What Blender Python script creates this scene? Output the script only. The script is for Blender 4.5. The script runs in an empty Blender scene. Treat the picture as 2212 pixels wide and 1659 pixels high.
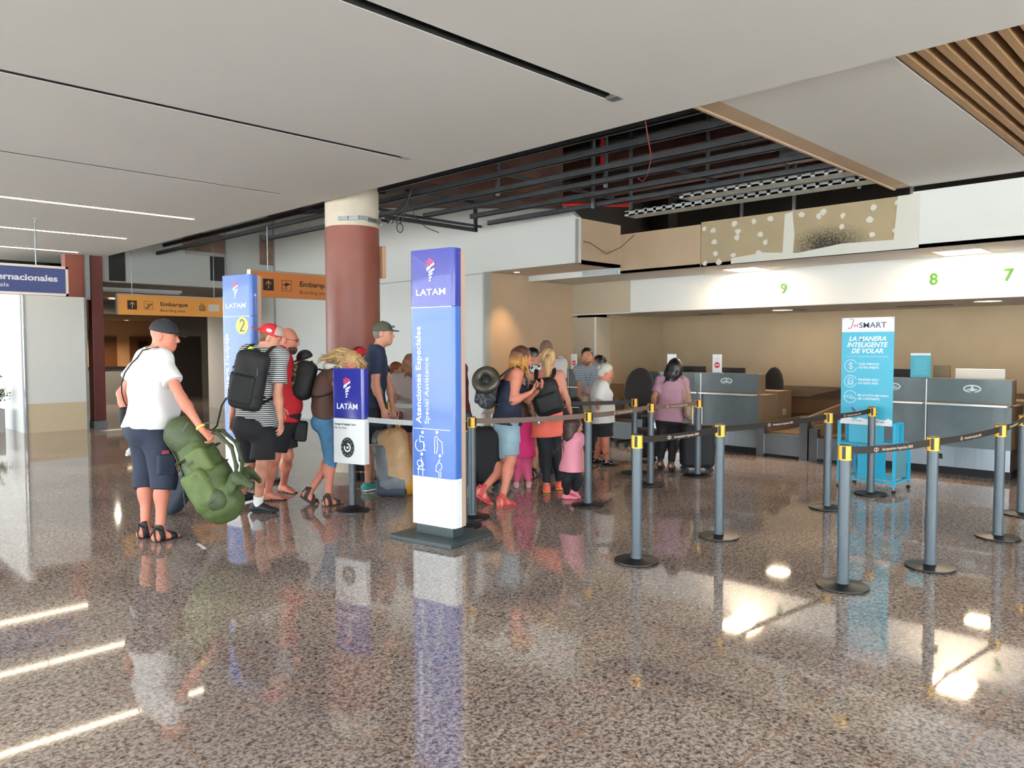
import bpy, math, random
import numpy as np
from mathutils import Vector, Matrix
random.seed(7); rng = np.random.RandomState(7)
sc = bpy.context.scene
COL = sc.collection

# ------------------------------------------------------------------ camera, sky, exposure
EYE = np.array([0.0, 0.0, 1.62])                       # hand-held at about eye level
FPX, PITCH, ROLL, YAW = 1652.2, .04735, -.00186, .78941  # focal length for a 2212 px wide frame; angles in radians
CF = np.array([math.sin(YAW)*math.cos(PITCH), math.cos(YAW)*math.cos(PITCH), -math.sin(PITCH)])
_r = np.array([math.cos(YAW), -math.sin(YAW), 0.0]); _u = np.cross(_r, CF)
CR = _r*math.cos(ROLL) + _u*math.sin(ROLL); CU = -_r*math.sin(ROLL) + _u*math.cos(ROLL)
cd = bpy.data.cameras.new('camera'); cam = bpy.data.objects.new('camera', cd); COL.objects.link(cam)
cd.sensor_width = 36; cd.lens = FPX/2212*36; cd.clip_start = .05; cd.clip_end = 400
cam.matrix_world = Matrix(((CR[0], CU[0], -CF[0], EYE[0]), (CR[1], CU[1], -CF[1], EYE[1]), (CR[2], CU[2], -CF[2], EYE[2]), (0, 0, 0, 1)))
sc.camera = cam
sc.view_settings.view_transform = 'Standard'; sc.view_settings.look = 'None'
sc.view_settings.gamma = 1; sc.view_settings.use_curve_mapping = False
sc.view_settings.exposure = 0.02
wd = bpy.data.worlds.new('world'); sc.world = wd; wd.use_nodes = True
bg = wd.node_tree.nodes['Background']; bg.inputs[0].default_value = (.86, .95, 1.0, 1); bg.inputs[1].default_value = 12.0
sc.cycles.max_bounces = 8; sc.cycles.diffuse_bounces = 5; sc.cycles.glossy_bounces = 4; sc.cycles.transmission_bounces = 6
sc.cycles.sample_clamp_indirect = 6

sl = bpy.data.lights.new('sun', 'SUN'); sl.energy = 75; sl.angle = .01; sl.color = (1, .96, .9)      # high sun beyond the roof, lighting the forecourt
so = bpy.data.objects.new('sun', sl); so.rotation_euler = (math.radians(4), math.radians(24), 0); COL.objects.link(so)
def portal(loc, size, rot):
    """daylight entering through one bay of the glazing"""
    l = bpy.data.lights.new('daylight_portal', 'AREA'); l.shape = 'RECTANGLE'; l.size, l.size_y = size
    l.cycles.is_portal = True
    o = bpy.data.objects.new('daylight_portal', l); o.location = loc; o.rotation_euler = rot; COL.objects.link(o)
# glazed front of the hall (runs along Y behind and left of the camera), and the far end on the left
for y0 in (-4, 3, 10, 17):
    portal((-6.85, y0+3.5, 1.75), (3.4, 6.6), (0, -math.pi/2, 0))
portal((-1.4, 23.9, 1.75), (10.2, 3.4), (-math.pi/2, 0, 0))
portal((2, -5.85, 1.75), (16, 3.4), (math.pi/2, 0, 0))

def at(px, py, z=0.0):
    """point of the horizontal plane at height z seen at a pixel of the 2212x1659 frame"""
    r = CF + CR*(px-1106)/FPX - CU*(py-829.5)/FPX
    return EYE + r*(z-EYE[2])/r[2]
def atd(px, py, d):
    """point at distance d (along the viewing axis) seen at a pixel"""
    return EYE + (CF + CR*(px-1106)/FPX - CU*(py-829.5)/FPX)*d
def atX(px, py, X):
    r = CF + CR*(px-1106)/FPX - CU*(py-829.5)/FPX
    return EYE + r*X/r[0]
def dist(P): return float((np.array(P, float)-EYE) @ CF)

# ------------------------------------------------------------------ materials
def srgb(c):
    return tuple(((v/255/12.92) if v/255 <= .04045 else ((v/255+.055)/1.055)**2.4) for v in c)
MATS = {}
def mat(name, col, rough=.6, metal=0., spec=.5, emit=0., noise=0., nscale=20., bump=0., bscale=60., alpha=None, trans=0., stretch=None, sub=0., coat=0.):
    if name in MATS: return MATS[name]
    m = bpy.data.materials.new(name); m.use_nodes = True; nt = m.node_tree; b = nt.nodes['Principled BSDF']
    c = srgb(col); b.inputs['Base Color'].default_value = (*c, 1)
    b.inputs['Roughness'].default_value = rough; b.inputs['Metallic'].default_value = metal
    b.inputs['Specular IOR Level'].default_value = spec
    b.inputs['Coat Weight'].default_value = coat
    if trans: b.inputs['Transmission Weight'].default_value = trans
    if alpha is not None: b.inputs['Alpha'].default_value = alpha
    if emit: b.inputs['Emission Color'].default_value = (*c, 1); b.inputs['Emission Strength'].default_value = emit
    tc = nt.nodes.new('ShaderNodeTexCoord'); mp = nt.nodes.new('ShaderNodeMapping'); nt.links.new(tc.outputs['Object'], mp.inputs[0])
    if stretch: mp.inputs['Scale'].default_value = stretch
    if noise:
        n = nt.nodes.new('ShaderNodeTexNoise'); n.inputs['Scale'].default_value = nscale; n.inputs['Detail'].default_value = 5
        nt.links.new(mp.outputs[0], n.inputs['Vector'])
        r = nt.nodes.new('ShaderNodeValToRGB')
        r.color_ramp.elements[0].position = .3; r.color_ramp.elements[1].position = .7
        r.color_ramp.elements[0].color = (*[v*(1-noise) for v in c], 1); r.color_ramp.elements[1].color = (*[min(1, v*(1+noise)) for v in c], 1)
        nt.links.new(n.outputs[0], r.inputs[0]); nt.links.new(r.outputs[0], b.inputs['Base Color'])
    if bump:
        n = nt.nodes.new('ShaderNodeTexNoise'); n.inputs['Scale'].default_value = bscale; n.inputs['Detail'].default_value = 3
        nt.links.new(mp.outputs[0], n.inputs['Vector'])
        bp = nt.nodes.new('ShaderNodeBump'); bp.inputs['Strength'].default_value = bump; bp.inputs['Distance'].default_value = .01
        nt.links.new(n.outputs[0], bp.inputs['Height']); nt.links.new(bp.outputs[0], b.inputs['Normal'])
    MATS[name] = m
    return m
def stripes_mat(name, c1, c2, freq, duty=.5, axis=2, rough=.85):
    if name in MATS: return MATS[name]
    m = mat(name, c1, rough); nt = m.node_tree; b = nt.nodes['Principled BSDF']
    tc = nt.nodes.new('ShaderNodeTexCoord'); sx = nt.nodes.new('ShaderNodeSeparateXYZ'); nt.links.new(tc.outputs['Object'], sx.inputs[0])
    mu = nt.nodes.new('ShaderNodeMath'); mu.operation = 'MULTIPLY'; mu.inputs[1].default_value = freq; nt.links.new(sx.outputs[axis], mu.inputs[0])
    fr = nt.nodes.new('ShaderNodeMath'); fr.operation = 'FRACT'; nt.links.new(mu.outputs[0], fr.inputs[0])
    gt = nt.nodes.new('ShaderNodeMath'); gt.operation = 'GREATER_THAN'; gt.inputs[1].default_value = duty; nt.links.new(fr.outputs[0], gt.inputs[0])
    mx = nt.nodes.new('ShaderNodeMix'); mx.data_type = 'RGBA'; nt.links.new(gt.outputs[0], mx.inputs[0])
    mx.inputs[6].default_value = (*srgb(c1), 1); mx.inputs[7].default_value = (*srgb(c2), 1); nt.links.new(mx.outputs[2], b.inputs['Base Color'])
    return m
def blotch_mat(name, cols, scale=12., rough=.85, thr=None):
    """cloth printed or dyed in irregular blotches of the listed colours"""
    if name in MATS: return MATS[name]
    m = mat(name, cols[0], rough); nt = m.node_tree; b = nt.nodes['Principled BSDF']
    tc = nt.nodes.new('ShaderNodeTexCoord'); n = nt.nodes.new('ShaderNodeTexNoise'); n.inputs['Scale'].default_value = scale; n.inputs['Detail'].default_value = 2
    nt.links.new(tc.outputs['Object'], n.inputs['Vector'])
    r = nt.nodes.new('ShaderNodeValToRGB'); r.color_ramp.interpolation = 'CONSTANT'
    thr = thr or [.0, .45, .53, .6][:len(cols)]
    while len(r.color_ramp.elements) < len(cols): r.color_ramp.elements.new(.5)
    for e, t, c in zip(r.color_ramp.elements, thr, cols): e.position = t; e.color = (*srgb(c), 1)
    nt.links.new(n.outputs[0], r.inputs[0]); nt.links.new(r.outputs[0], b.inputs['Base Color'])
    return m

# ------------------------------------------------------------------ object helpers
def link_mesh(name, V, F, m, parent=None, smooth=False, mats=None, fm=None):
    me = bpy.data.meshes.new(name); me.from_pydata([tuple(map(float, v)) for v in V], [], F); me.update()
    o = bpy.data.objects.new(name, me); COL.objects.link(o)
    for q in (mats or [m]): me.materials.append(q)
    if fm is not None: me.polygons.foreach_set('material_index', fm)
    if smooth: me.polygons.foreach_set('use_smooth', [True]*len(me.polygons))
    if parent: o.parent = parent
    return o
def tag(o, label=None, cat=None, group=None, kind=None):
    if label: o['label'] = label
    if cat: o['category'] = cat
    if group: o['group'] = group
    if kind: o['kind'] = kind
    return o
def thing(name, label, cat, loc=(0, 0, 0), rz=0., group=None):
    o = bpy.data.objects.new(name, None); COL.objects.link(o); o.location = tuple(map(float, loc)); o.rotation_euler = (0, 0, rz)
    o.empty_display_size = .1
    return tag(o, label, cat, group)
def copy_tree(o, parent=None):
    c = o.copy(); COL.objects.link(c)
    if parent: c.parent = parent; c.matrix_parent_inverse = o.matrix_parent_inverse.copy()
    for ch in list(o.children): copy_tree(ch, c)
    return c
class MB:
    def __init__(s): s.V = []; s.F = []; s.M = []; s.cur = 0
    def add(s, V, F):
        n = len(s.V); s.V += [tuple(map(float, v)) for v in V]; s.F += [tuple(i+n for i in f) for f in F]; s.M += [s.cur]*len(F); return s
    def box(s, lo, hi, R=None, c=None):
        x0, y0, z0 = lo; x1, y1, z1 = hi
        V = [(x0,y0,z0),(x1,y0,z0),(x1,y1,z0),(x0,y1,z0),(x0,y0,z1),(x1,y0,z1),(x1,y1,z1),(x0,y1,z1)]
        if R is not None: V = [tuple(R @ np.array(v) + np.array(c)) for v in V]
        return s.add(V, [(0,3,2,1),(4,5,6,7),(0,1,5,4),(1,2,6,5),(2,3,7,6),(3,0,4,7)])
    def rbox(s, lo, hi, r=.01, n=2):
        """box with rounded vertical edges (along z)"""
        x0, y0, z0 = lo; x1, y1, z1 = hi; P = []
        for cx, cy, a0 in ((x1-r, y1-r, 0), (x0+r, y1-r, 90), (x0+r, y0+r, 180), (x1-r, y0+r, 270)):
            for k in range(n+1):
                a = math.radians(a0+90*k/n); P.append((cx+r*math.cos(a), cy+r*math.sin(a)))
        return s.prism(P, z0, z1)
    def prism(s, P, z0, z1):
        n = len(P); V = [(x, y, z0) for x, y in P]+[(x, y, z1) for x, y in P]
        F = [tuple(range(n-1, -1, -1)), tuple(range(n, 2*n))]+[(i, (i+1) % n, n+(i+1) % n, n+i) for i in range(n)]
        return s.add(V, F)
    def plate(s, P, O, A, B, N, t):
        """outline P in the (A, B) plane at O, thickness t along N"""
        O, A, B, N = map(lambda q: np.array(q, float), (O, A, B, N)); n = len(P)
        V = [O+A*a+B*b for a, b in P]+[O+A*a+B*b+N*t for a, b in P]
        F = [tuple(range(n-1, -1, -1)), tuple(range(n, 2*n))]+[(i, (i+1) % n, n+(i+1) % n, n+i) for i in range(n)]
        return s.add(V, F)
    def tube(s, pts, r, seg=8, closed=False, flat=None):
        pts = [np.array(p, float) for p in pts]; n = len(pts)
        rr = r if isinstance(r, (list, tuple)) else [r]*n; V = []; up = None
        for i, p in enumerate(pts):
            a = pts[(i-1) % n] if (closed or i > 0) else p; b = pts[(i+1) % n] if (closed or i < n-1) else p
            t = b-a; t = t/(np.linalg.norm(t)+1e-9)
            if up is None: up = np.array([0, 0, 1.]) if abs(t[2]) < .9 else np.array([1., 0, 0])
            s1 = np.cross(t, up); s1 /= np.linalg.norm(s1)+1e-9; up = np.cross(s1, t)
            for k in range(seg):
                q = 2*math.pi*k/seg; V.append(p+(s1*math.cos(q)*(flat or 1)+up*math.sin(q))*rr[i])
        F = []
        m = n if closed else n-1
        for i in range(m):
            for k in range(seg):
                F.append((i*seg+k, i*seg+(k+1) % seg, ((i+1) % n)*seg+(k+1) % seg, ((i+1) % n)*seg+k))
        if not closed: F += [tuple(range(seg-1, -1, -1)), tuple(range((n-1)*seg, n*seg))]
        return s.add(V, F)
    def lathe(s, prof, c=(0, 0, 0), seg=24):
        V = []; F = []; n = len(prof)
        for r, z in prof:
            for k in range(seg):
                q = 2*math.pi*k/seg; V.append((c[0]+r*math.cos(q), c[1]+r*math.sin(q), c[2]+z))
        for i in range(n-1):
            for k in range(seg): F.append((i*seg+k, i*seg+(k+1) % seg, (i+1)*seg+(k+1) % seg, (i+1)*seg+k))
        F += [tuple(range(seg-1, -1, -1)), tuple(range((n-1)*seg, n*seg))]
        return s.add(V, F)
    def ribbon(s, pts, w, t, wdir=(0, 0, 1)):
        """flat strap following pts: width w along wdir, thickness t"""
        pts = [np.array(p, float) for p in pts]; wv = np.array(wdir, float); V = []; n = len(pts)
        for i, p in enumerate(pts):
            tt = pts[min(i+1, n-1)]-pts[max(i-1, 0)]; nn = np.cross(tt, wv); nn /= np.linalg.norm(nn)+1e-9
            for a, b in ((-1, -1), (1, -1), (1, 1), (-1, 1)): V.append(p+wv*a*w/2+nn*b*t/2)
        F = [(0, 1, 2, 3), tuple((n-1)*4+q for q in (3, 2, 1, 0))]
        for i in range(n-1):
            for k in range(4): F.append((i*4+k, (i+1)*4+k, (i+1)*4+(k+1) % 4, i*4+(k+1) % 4))
        return s.add(V, F)
    def build(s, name, m, parent=None, smooth=False, bevel=0, loc=None):
        o = link_mesh(name, s.V, s.F, None, parent, smooth, mats=m if isinstance(m, list) else [m], fm=s.M if isinstance(m, list) else None)
        if loc is not None: o.location = tuple(map(float, loc))
        if bevel:
            b = o.modifiers.new('bevel', 'BEVEL'); b.width = bevel; b.segments = 2; b.limit_method = 'ANGLE'; b.angle_limit = math.radians(40)
        if smooth:
            try:
                me = o.data; bm_angle = math.radians(40)
                me.set_sharp_from_angle(angle=bm_angle)
            except Exception: pass
        return o
def struct(name, mb, m, bevel=0, smooth=False, parent=None):
    o = mb.build(name, m, parent, smooth, bevel)
    o['kind'] = 'structure'
    return o
_dg = None
def text(s, h, O, A, B, m, parent, name='lettering', width=None, bold=0., italic=0., align='LEFT', depth=.002, space=1.):
    """lettering of cap height h, baseline start O, reading along A, up along B"""
    cu = bpy.data.curves.new(name, 'FONT'); cu.body = s; cu.size = h/.7; cu.offset = bold*h; cu.shear = italic; cu.space_character = space
    cu.extrude = depth/2; cu.align_x = 'LEFT'; cu.resolution_u = 3
    t = bpy.data.objects.new(name, cu); COL.objects.link(t); bpy.context.view_layer.update()
    me = bpy.data.meshes.new_from_object(t.evaluated_get(bpy.context.evaluated_depsgraph_get())); me.name = name
    bpy.data.objects.remove(t); bpy.data.curves.remove(cu)
    n = len(me.vertices); co = np.empty(n*3); me.vertices.foreach_get('co', co); co = co.reshape(-1, 3)
    w = co[:, 0].max()-co[:, 0].min(); x0 = co[:, 0].min(); k = (width/w) if width else 1.
    co[:, 0] = (co[:, 0]-x0)*k; w *= k
    if align == 'CENTER': co[:, 0] -= w/2
    O, A, B = [np.array(q, float) for q in (O, A, B)]; N = np.cross(A, B)
    P = O+co[:, :1]*A+co[:, 1:2]*B+co[:, 2:]*N
    me.vertices.foreach_set('co', P.ravel()); me.materials.clear(); me.materials.append(m); me.update()
    o = bpy.data.objects.new(name, me); COL.objects.link(o)
    if parent: o.parent = parent
    return o
def ring(mb, c, r, w, O, A, B, N, t=.002, a0=0, a1=360, n=28, ry=None):
    ry = ry or r; P = []; Q = []
    for k in range(n+1):
        a = math.radians(a0+(a1-a0)*k/n); P.append((c[0]+r*math.cos(a), c[1]+ry*math.sin(a))); Q.append((c[0]+(r-w)*math.cos(a), c[1]+(ry-w)*math.sin(a)))
    for k in range(n): mb.plate([P[k], P[k+1], Q[k+1], Q[k]], O, A, B, N, t)
def stroke(mb, pts, w, O, A, B, N, t=.002):
    for (x0, y0), (x1, y1) in zip(pts, pts[1:]):
        L = math.hypot(x1-x0, y1-y0)+1e-9; nx, ny = -(y1-y0)/L*w/2, (x1-x0)/L*w/2; ex, ey = (x1-x0)/L*w*.3, (y1-y0)/L*w*.3
        mb.plate([(x0-ex+nx, y0-ey+ny), (x0-ex-nx, y0-ey-ny), (x1+ex-nx, y1+ey-ny), (x1+ex+nx, y1+ey+ny)][::-1], O, A, B, N, t)
def disc(mb, c, r, O, A, B, N, t=.002, n=24, ry=None):
    mb.plate([(c[0]+r*math.cos(2*math.pi*k/n), c[1]+(ry or r)*math.sin(2*math.pi*k/n)) for k in range(n)], O, A, B, N, t)
PX, PY, PZ = np.array([1., 0, 0]), np.array([0, 1., 0]), np.array([0, 0, 1.])
# ------------------------------------------------------------------ smooth solid modelling: blended solids turned into one continuous surface
def nrm(v):
    v = np.array(v, float); return v/(np.linalg.norm(v)+1e-12)
def S(a, b, ra, rb=None, side=(0, 1, 0), capa=False, capb=False, op='u', k=None):
    rb = ra if rb is None else rb
    ra = (ra, ra) if np.isscalar(ra) else ra; rb = (rb, rb) if np.isscalar(rb) else rb
    return dict(t='s', a=np.array(a, float), b=np.array(b, float), ra=ra, rb=rb, side=np.array(side, float), capa=capa, capb=capb, op=op, k=k)
def EL(c, r, R=None, op='u', k=None):
    return dict(t='e', c=np.array(c, float), r=np.array(r, float)*np.ones(3), R=np.eye(3) if R is None else np.array(R, float), op=op, k=k)
def BX(c, h, R=None, rd=.02, op='u', k=None):
    return dict(t='b', c=np.array(c, float), h=np.array(h, float), R=np.eye(3) if R is None else np.array(R, float), rd=rd, op=op, k=k)
def TO(c, n, R, r, op='u', k=None, sq=1.):
    return dict(t='t', c=np.array(c, float), n=nrm(n), rr=R, r=r, op=op, k=k, sq=sq)
def CUT(p, n):     # keep the side away from n
    return dict(t='c', p=np.array(p, float), n=nrm(n), op='i', k=None)
def pb(p):
    if p['t'] == 's':
        m = max(max(p['ra']), max(p['rb'])); return np.minimum(p['a'], p['b'])-m, np.maximum(p['a'], p['b'])+m
    if p['t'] == 'e': m = p['r'].max(); return p['c']-m, p['c']+m
    if p['t'] == 'b': m = np.linalg.norm(p['h']); return p['c']-m, p['c']+m
    if p['t'] == 't': m = p['rr']+p['r']; return p['c']-m, p['c']+m
def pd(p, x, y, z):
    if p['t'] == 'c': return (x-p['p'][0])*p['n'][0]+(y-p['p'][1])*p['n'][1]+(z-p['p'][2])*p['n'][2]
    if p['t'] == 's':
        a, b = p['a'], p['b']; ax = b-a; L = np.linalg.norm(ax); ax = ax/L if L > 1e-6 else np.array([0, 0, 1.]); L = max(L, 1e-6)
        s = p['side']-ax*(p['side'] @ ax)
        if np.linalg.norm(s) < 1e-3: s = np.cross(ax, [1, 0, .01])
        s = nrm(s); t = np.cross(ax, s)
        qx, qy, qz = x-a[0], y-a[1], z-a[2]
        w = qx*ax[0]+qy*ax[1]+qz*ax[2]; u = qx*s[0]+qy*s[1]+qz*s[2]; v = qx*t[0]+qy*t[1]+qz*t[2]
        h = np.clip(w/L, 0, 1); rx = p['ra'][0]+(p['rb'][0]-p['ra'][0])*h; ry = p['ra'][1]+(p['rb'][1]-p['ra'][1])*h
        mn = np.minimum(rx, ry); e = (w-h*L)/mn
        d = (np.sqrt((u/rx)**2+(v/ry)**2+e*e)-1)*mn
        if p['capb']: d = np.maximum(d, w-L)
        if p['capa']: d = np.maximum(d, -w)
        return d
    R, c = p.get('R'), p['c']; qx, qy, qz = x-c[0], y-c[1], z-c[2]
    if p['t'] == 't':
        n = p['n']; h = qx*n[0]+qy*n[1]+qz*n[2]; l2 = qx*qx+qy*qy+qz*qz-h*h
        return np.sqrt((np.sqrt(np.maximum(l2, 0))-p['rr'])**2+(h/p['sq'])**2)-p['r']
    lx = qx*R[0, 0]+qy*R[1, 0]+qz*R[2, 0]; ly = qx*R[0, 1]+qy*R[1, 1]+qz*R[2, 1]; lz = qx*R[0, 2]+qy*R[1, 2]+qz*R[2, 2]
    if p['t'] == 'e':
        r = p['r']; k0 = np.sqrt((lx/r[0])**2+(ly/r[1])**2+(lz/r[2])**2); k1 = np.sqrt((lx/r[0]**2)**2+(ly/r[1]**2)**2+(lz/r[2]**2)**2)+1e-6
        return k0*(k0-1)/k1
    h = p['h']-p['rd']; ax, ay, az = np.abs(lx)-h[0], np.abs(ly)-h[1], np.abs(lz)-h[2]
    return np.sqrt(np.maximum(ax, 0)**2+np.maximum(ay, 0)**2+np.maximum(az, 0)**2)+np.minimum(np.maximum(ax, np.maximum(ay, az)), 0)-p['rd']
def grow(prims, t):
    out = []
    for p in prims:
        q = dict(p)
        if q['t'] == 's': q['ra'] = (q['ra'][0]+t, q['ra'][1]+t); q['rb'] = (q['rb'][0]+t, q['rb'][1]+t)
        elif q['t'] == 'e': q['r'] = q['r']+t
        elif q['t'] == 'b': q['h'] = q['h']+t; q['rd'] = q['rd']+t
        elif q['t'] == 't': q['r'] = q['r']+t
        out.append(q)
    return out
class Grid:
    def __init__(s, prims, v, pad=None, lo=None, hi=None):
        bs = [pb(p) for p in prims if p['op'] == 'u' and p['t'] != 'c']
        lo = np.min([b[0] for b in bs], 0) if lo is None else np.array(lo, float); hi = np.max([b[1] for b in bs], 0) if hi is None else np.array(hi, float)
        lo = lo-2.5*v; hi = hi+2.5*v
        s.v = v; s.lo = lo; n = np.ceil((hi-lo)/v).astype(int)+1
        s.ax = [lo[i]+v*np.arange(n[i]) for i in range(3)]; s.n = n
    def sd(s, prims, k=.03, g=0.):
        D = np.full(s.n, .3, np.float32); mg = k+2.5*s.v+max(g, 0)
        for p in prims:
            kk = p['k'] if p['k'] is not None else k
            if p['t'] == 'c': sl = [slice(0, n) for n in s.n]
            else:
                lo, hi = pb(p); lo = lo-mg; hi = hi+mg
                sl = [slice(max(0, int((lo[i]-s.lo[i])/s.v)), min(s.n[i], int((hi[i]-s.lo[i])/s.v)+2)) for i in range(3)]
                if any(q.start >= q.stop for q in sl): continue
            x = s.ax[0][sl[0]][:, None, None]; y = s.ax[1][sl[1]][None, :, None]; z = s.ax[2][sl[2]][None, None, :]
            d = pd(p, x, y, z); A = D[sl[0], sl[1], sl[2]]
            if p['op'] == 'u':
                h = np.maximum(kk-np.abs(A-d), 0)/max(kk, 1e-6); D[sl[0], sl[1], sl[2]] = np.minimum(A, d)-h*h*kk*.25
            elif p['op'] == 'd':
                kk = min(kk, .01); h = np.maximum(kk-np.abs(A+d), 0)/max(kk, 1e-6); D[sl[0], sl[1], sl[2]] = np.maximum(A, -d)+h*h*kk*.25
            else: D[sl[0], sl[1], sl[2]] = np.maximum(A, d)
        return D-g
    def wr(s, amp, f=14., seed=0):
        """soft folds"""
        x, y, z = s.ax[0][:, None, None], s.ax[1][None, :, None], s.ax[2][None, None, :]; r = np.random.RandomState(seed); W = 0
        for i in range(5):
            a, b, c = r.uniform(-1, 1, 3); c *= .8; q = f*(.6+.35*i); W = W+np.sin(q*(a*x+b*y+c*z)+r.uniform(0, 6)+1.3*np.sin(f*.5*(b*x-a*y+c*z)+i))/(1+.5*i)
        return (amp*W/2).astype(np.float32)
    def plane(s, p, n):
        n = nrm(n); return (s.ax[0][:, None, None]-p[0])*n[0]+(s.ax[1][None, :, None]-p[1])*n[1]+(s.ax[2][None, None, :]-p[2])*n[2]
def nets(G, D):
    """surface nets"""
    D = D.copy(); D[0] = D[-1] = .3; D[:, 0] = D[:, -1] = .3; D[:, :, 0] = D[:, :, -1] = .3
    I = D < 0; nx, ny, nz = D.shape
    c = I[:-1, :-1, :-1].astype(np.int8); cnt = np.zeros_like(c)
    for dx in (0, 1):
        for dy in (0, 1):
            for dz in (0, 1): cnt += I[dx:nx-1+dx, dy:ny-1+dy, dz:nz-1+dz]
    act = (cnt > 0) & (cnt < 8); ii = np.argwhere(act); idx = -np.ones(act.shape, np.int64); idx[act] = np.arange(len(ii))
    if len(ii) == 0: return np.zeros((0, 3)), np.zeros((0, 4), int)
    ps = np.zeros((len(ii), 3)); ct = np.zeros(len(ii)); cor = [(a, b, q) for a in (0, 1) for b in (0, 1) for q in (0, 1)]
    vals = {o: D[ii[:, 0]+o[0], ii[:, 1]+o[1], ii[:, 2]+o[2]] for o in cor}
    for o in cor:
        for ax in range(3):
            if o[ax]: continue
            o2 = list(o); o2[ax] = 1; o2 = tuple(o2); a, b = vals[o], vals[o2]; m = (a < 0) != (b < 0)
            t = np.where(m, a/(a-b+1e-12), 0); p = np.tile(np.array(o, float), (len(ii), 1)); p[:, ax] = t
            ps[m] += p[m]; ct += m
    V = (ps/ct[:, None]+ii)*G.v+G.lo
    Fs = []
    for ax in range(3):
        o1, o2 = [(1, 2), (2, 0), (0, 1)][ax]
        A = np.take(I, range(0, D.shape[ax]-1), ax); B = np.take(I, range(1, D.shape[ax]), ax); e = np.argwhere(A != B)
        if len(e) == 0: continue
        e = e[(e[:, o1] > 0) & (e[:, o2] > 0) & (e[:, o1] < D.shape[o1]-1) & (e[:, o2] < D.shape[o2]-1)]
        s_ = A[e[:, 0], e[:, 1], e[:, 2]]
        def cell(d1, d2):
            q = e.copy(); q[:, o1] -= d1; q[:, o2] -= d2; return idx[q[:, 0], q[:, 1], q[:, 2]]
        f = np.stack([cell(1, 1), cell(0, 1), cell(0, 0), cell(1, 0)], 1); f[~s_] = f[~s_][:, ::-1]; Fs.append(f)
    F = np.concatenate(Fs); F = F[(F >= 0).all(1)]
    return V, F
def relax(V, F, it=1, lam=.5):
    for _ in range(it):
        acc = np.zeros_like(V); n = np.zeros(len(V))
        for a, b in ((0, 1), (1, 2), (2, 3), (3, 0)):
            np.add.at(acc, F[:, a], V[F[:, b]]); np.add.at(acc, F[:, b], V[F[:, a]]); np.add.at(n, F[:, a], 1); np.add.at(n, F[:, b], 1)
        V = V+lam*(acc/np.maximum(n, 1)[:, None]-V)
    return V
def mesh_np(name, V, F, m, parent=None):
    me = bpy.data.meshes.new(name); me.vertices.add(len(V)); me.vertices.foreach_set('co', V.astype(np.float32).ravel())
    me.loops.add(F.size); me.loops.foreach_set('vertex_index', F.astype(np.int32).ravel())
    me.polygons.add(len(F)); me.polygons.foreach_set('loop_start', np.arange(0, F.size, 4, dtype=np.int32)); me.polygons.foreach_set('loop_total', np.full(len(F), 4, np.int32))
    me.update(calc_edges=True); me.validate(); me.polygons.foreach_set('use_smooth', np.ones(len(me.polygons), bool)); me.materials.append(m)
    o = bpy.data.objects.new(name, me); COL.objects.link(o)
    if parent: o.parent = parent
    return o
def solid(name, prims, v, m, parent=None, k=.02, wr=0., wf=14., it=1, off=None, seed=0, shell=None):
    G = Grid(prims, v); D = G.sd(prims, k)
    if wr: D = D+G.wr(wr, wf, seed)
    V, F = nets(G, D)
    if it: V = relax(V, F, it)
    if off is not None: V = V-np.array(off)
    return mesh_np(name, V, F, m, parent)
def rotm(yaw=0., pitch=0., roll=0.):
    """columns: forward, left, up"""
    cy, sy, cp, sp, cr, sr = math.cos(yaw), math.sin(yaw), math.cos(pitch), math.sin(pitch), math.cos(roll), math.sin(roll)
    Z = np.array([[cy, -sy, 0], [sy, cy, 0], [0, 0, 1]]); Y = np.array([[cp, 0, sp], [0, 1, 0], [-sp, 0, cp]]); X = np.array([[1, 0, 0], [0, cr, -sr], [0, sr, cr]])
    return Z @ Y @ X
# ------------------------------------------------------------------ surfaces of the room
M_ceil = mat('painted_ceiling', (200, 199, 196), .9, noise=.02, nscale=.6)
M_white = mat('white_plaster', (212, 214, 212), .85, noise=.02, nscale=1.2)
M_beige = mat('beige_wallboard', (176, 156, 128), .8, noise=.04, nscale=2.5, bump=.05, bscale=120)
M_beige2 = mat('bare_wallboard', (172, 150, 126), .85, noise=.04, nscale=2)
M_red = mat('terracotta_paint', (120, 62, 50), .45, noise=.07, nscale=3)
M_red2 = mat('dark_red_paint', (94, 38, 34), .4, noise=.08, nscale=4)
M_cream = mat('cream_plaster', (205, 194, 176), .8, noise=.06, nscale=6)
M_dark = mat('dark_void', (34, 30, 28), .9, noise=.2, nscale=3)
M_rust = mat('rusty_deck', (74, 48, 40), .9, noise=.4, nscale=1.5)
M_black = mat('black', (14, 14, 15), .6)
M_steel = mat('galvanised_steel', (150, 156, 160), .35, .8, noise=.1, nscale=10)
M_joist = mat('grey_joist', (44, 48, 54), .55, .3, noise=.25, nscale=8)
M_stain = mat('stainless_steel', (132, 138, 144), .33, 1., noise=.05, nscale=3, stretch=(1, 8, .3))
M_alu = mat('aluminium', (188, 178, 170), .4, .7)
M_glass = mat('pane_glass', (235, 245, 248), .05, 0, alpha=.12)
M_skir = mat('grey_skirting', (110, 116, 120), .5)
M_led = mat('led_strip', (255, 232, 200), .5, emit=26.)
M_lampw = mat('lamp_panel', (255, 214, 170), .5, emit=16.)
M_lampr = mat('lamp_disc', (255, 226, 190), .5, emit=11.)

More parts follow.
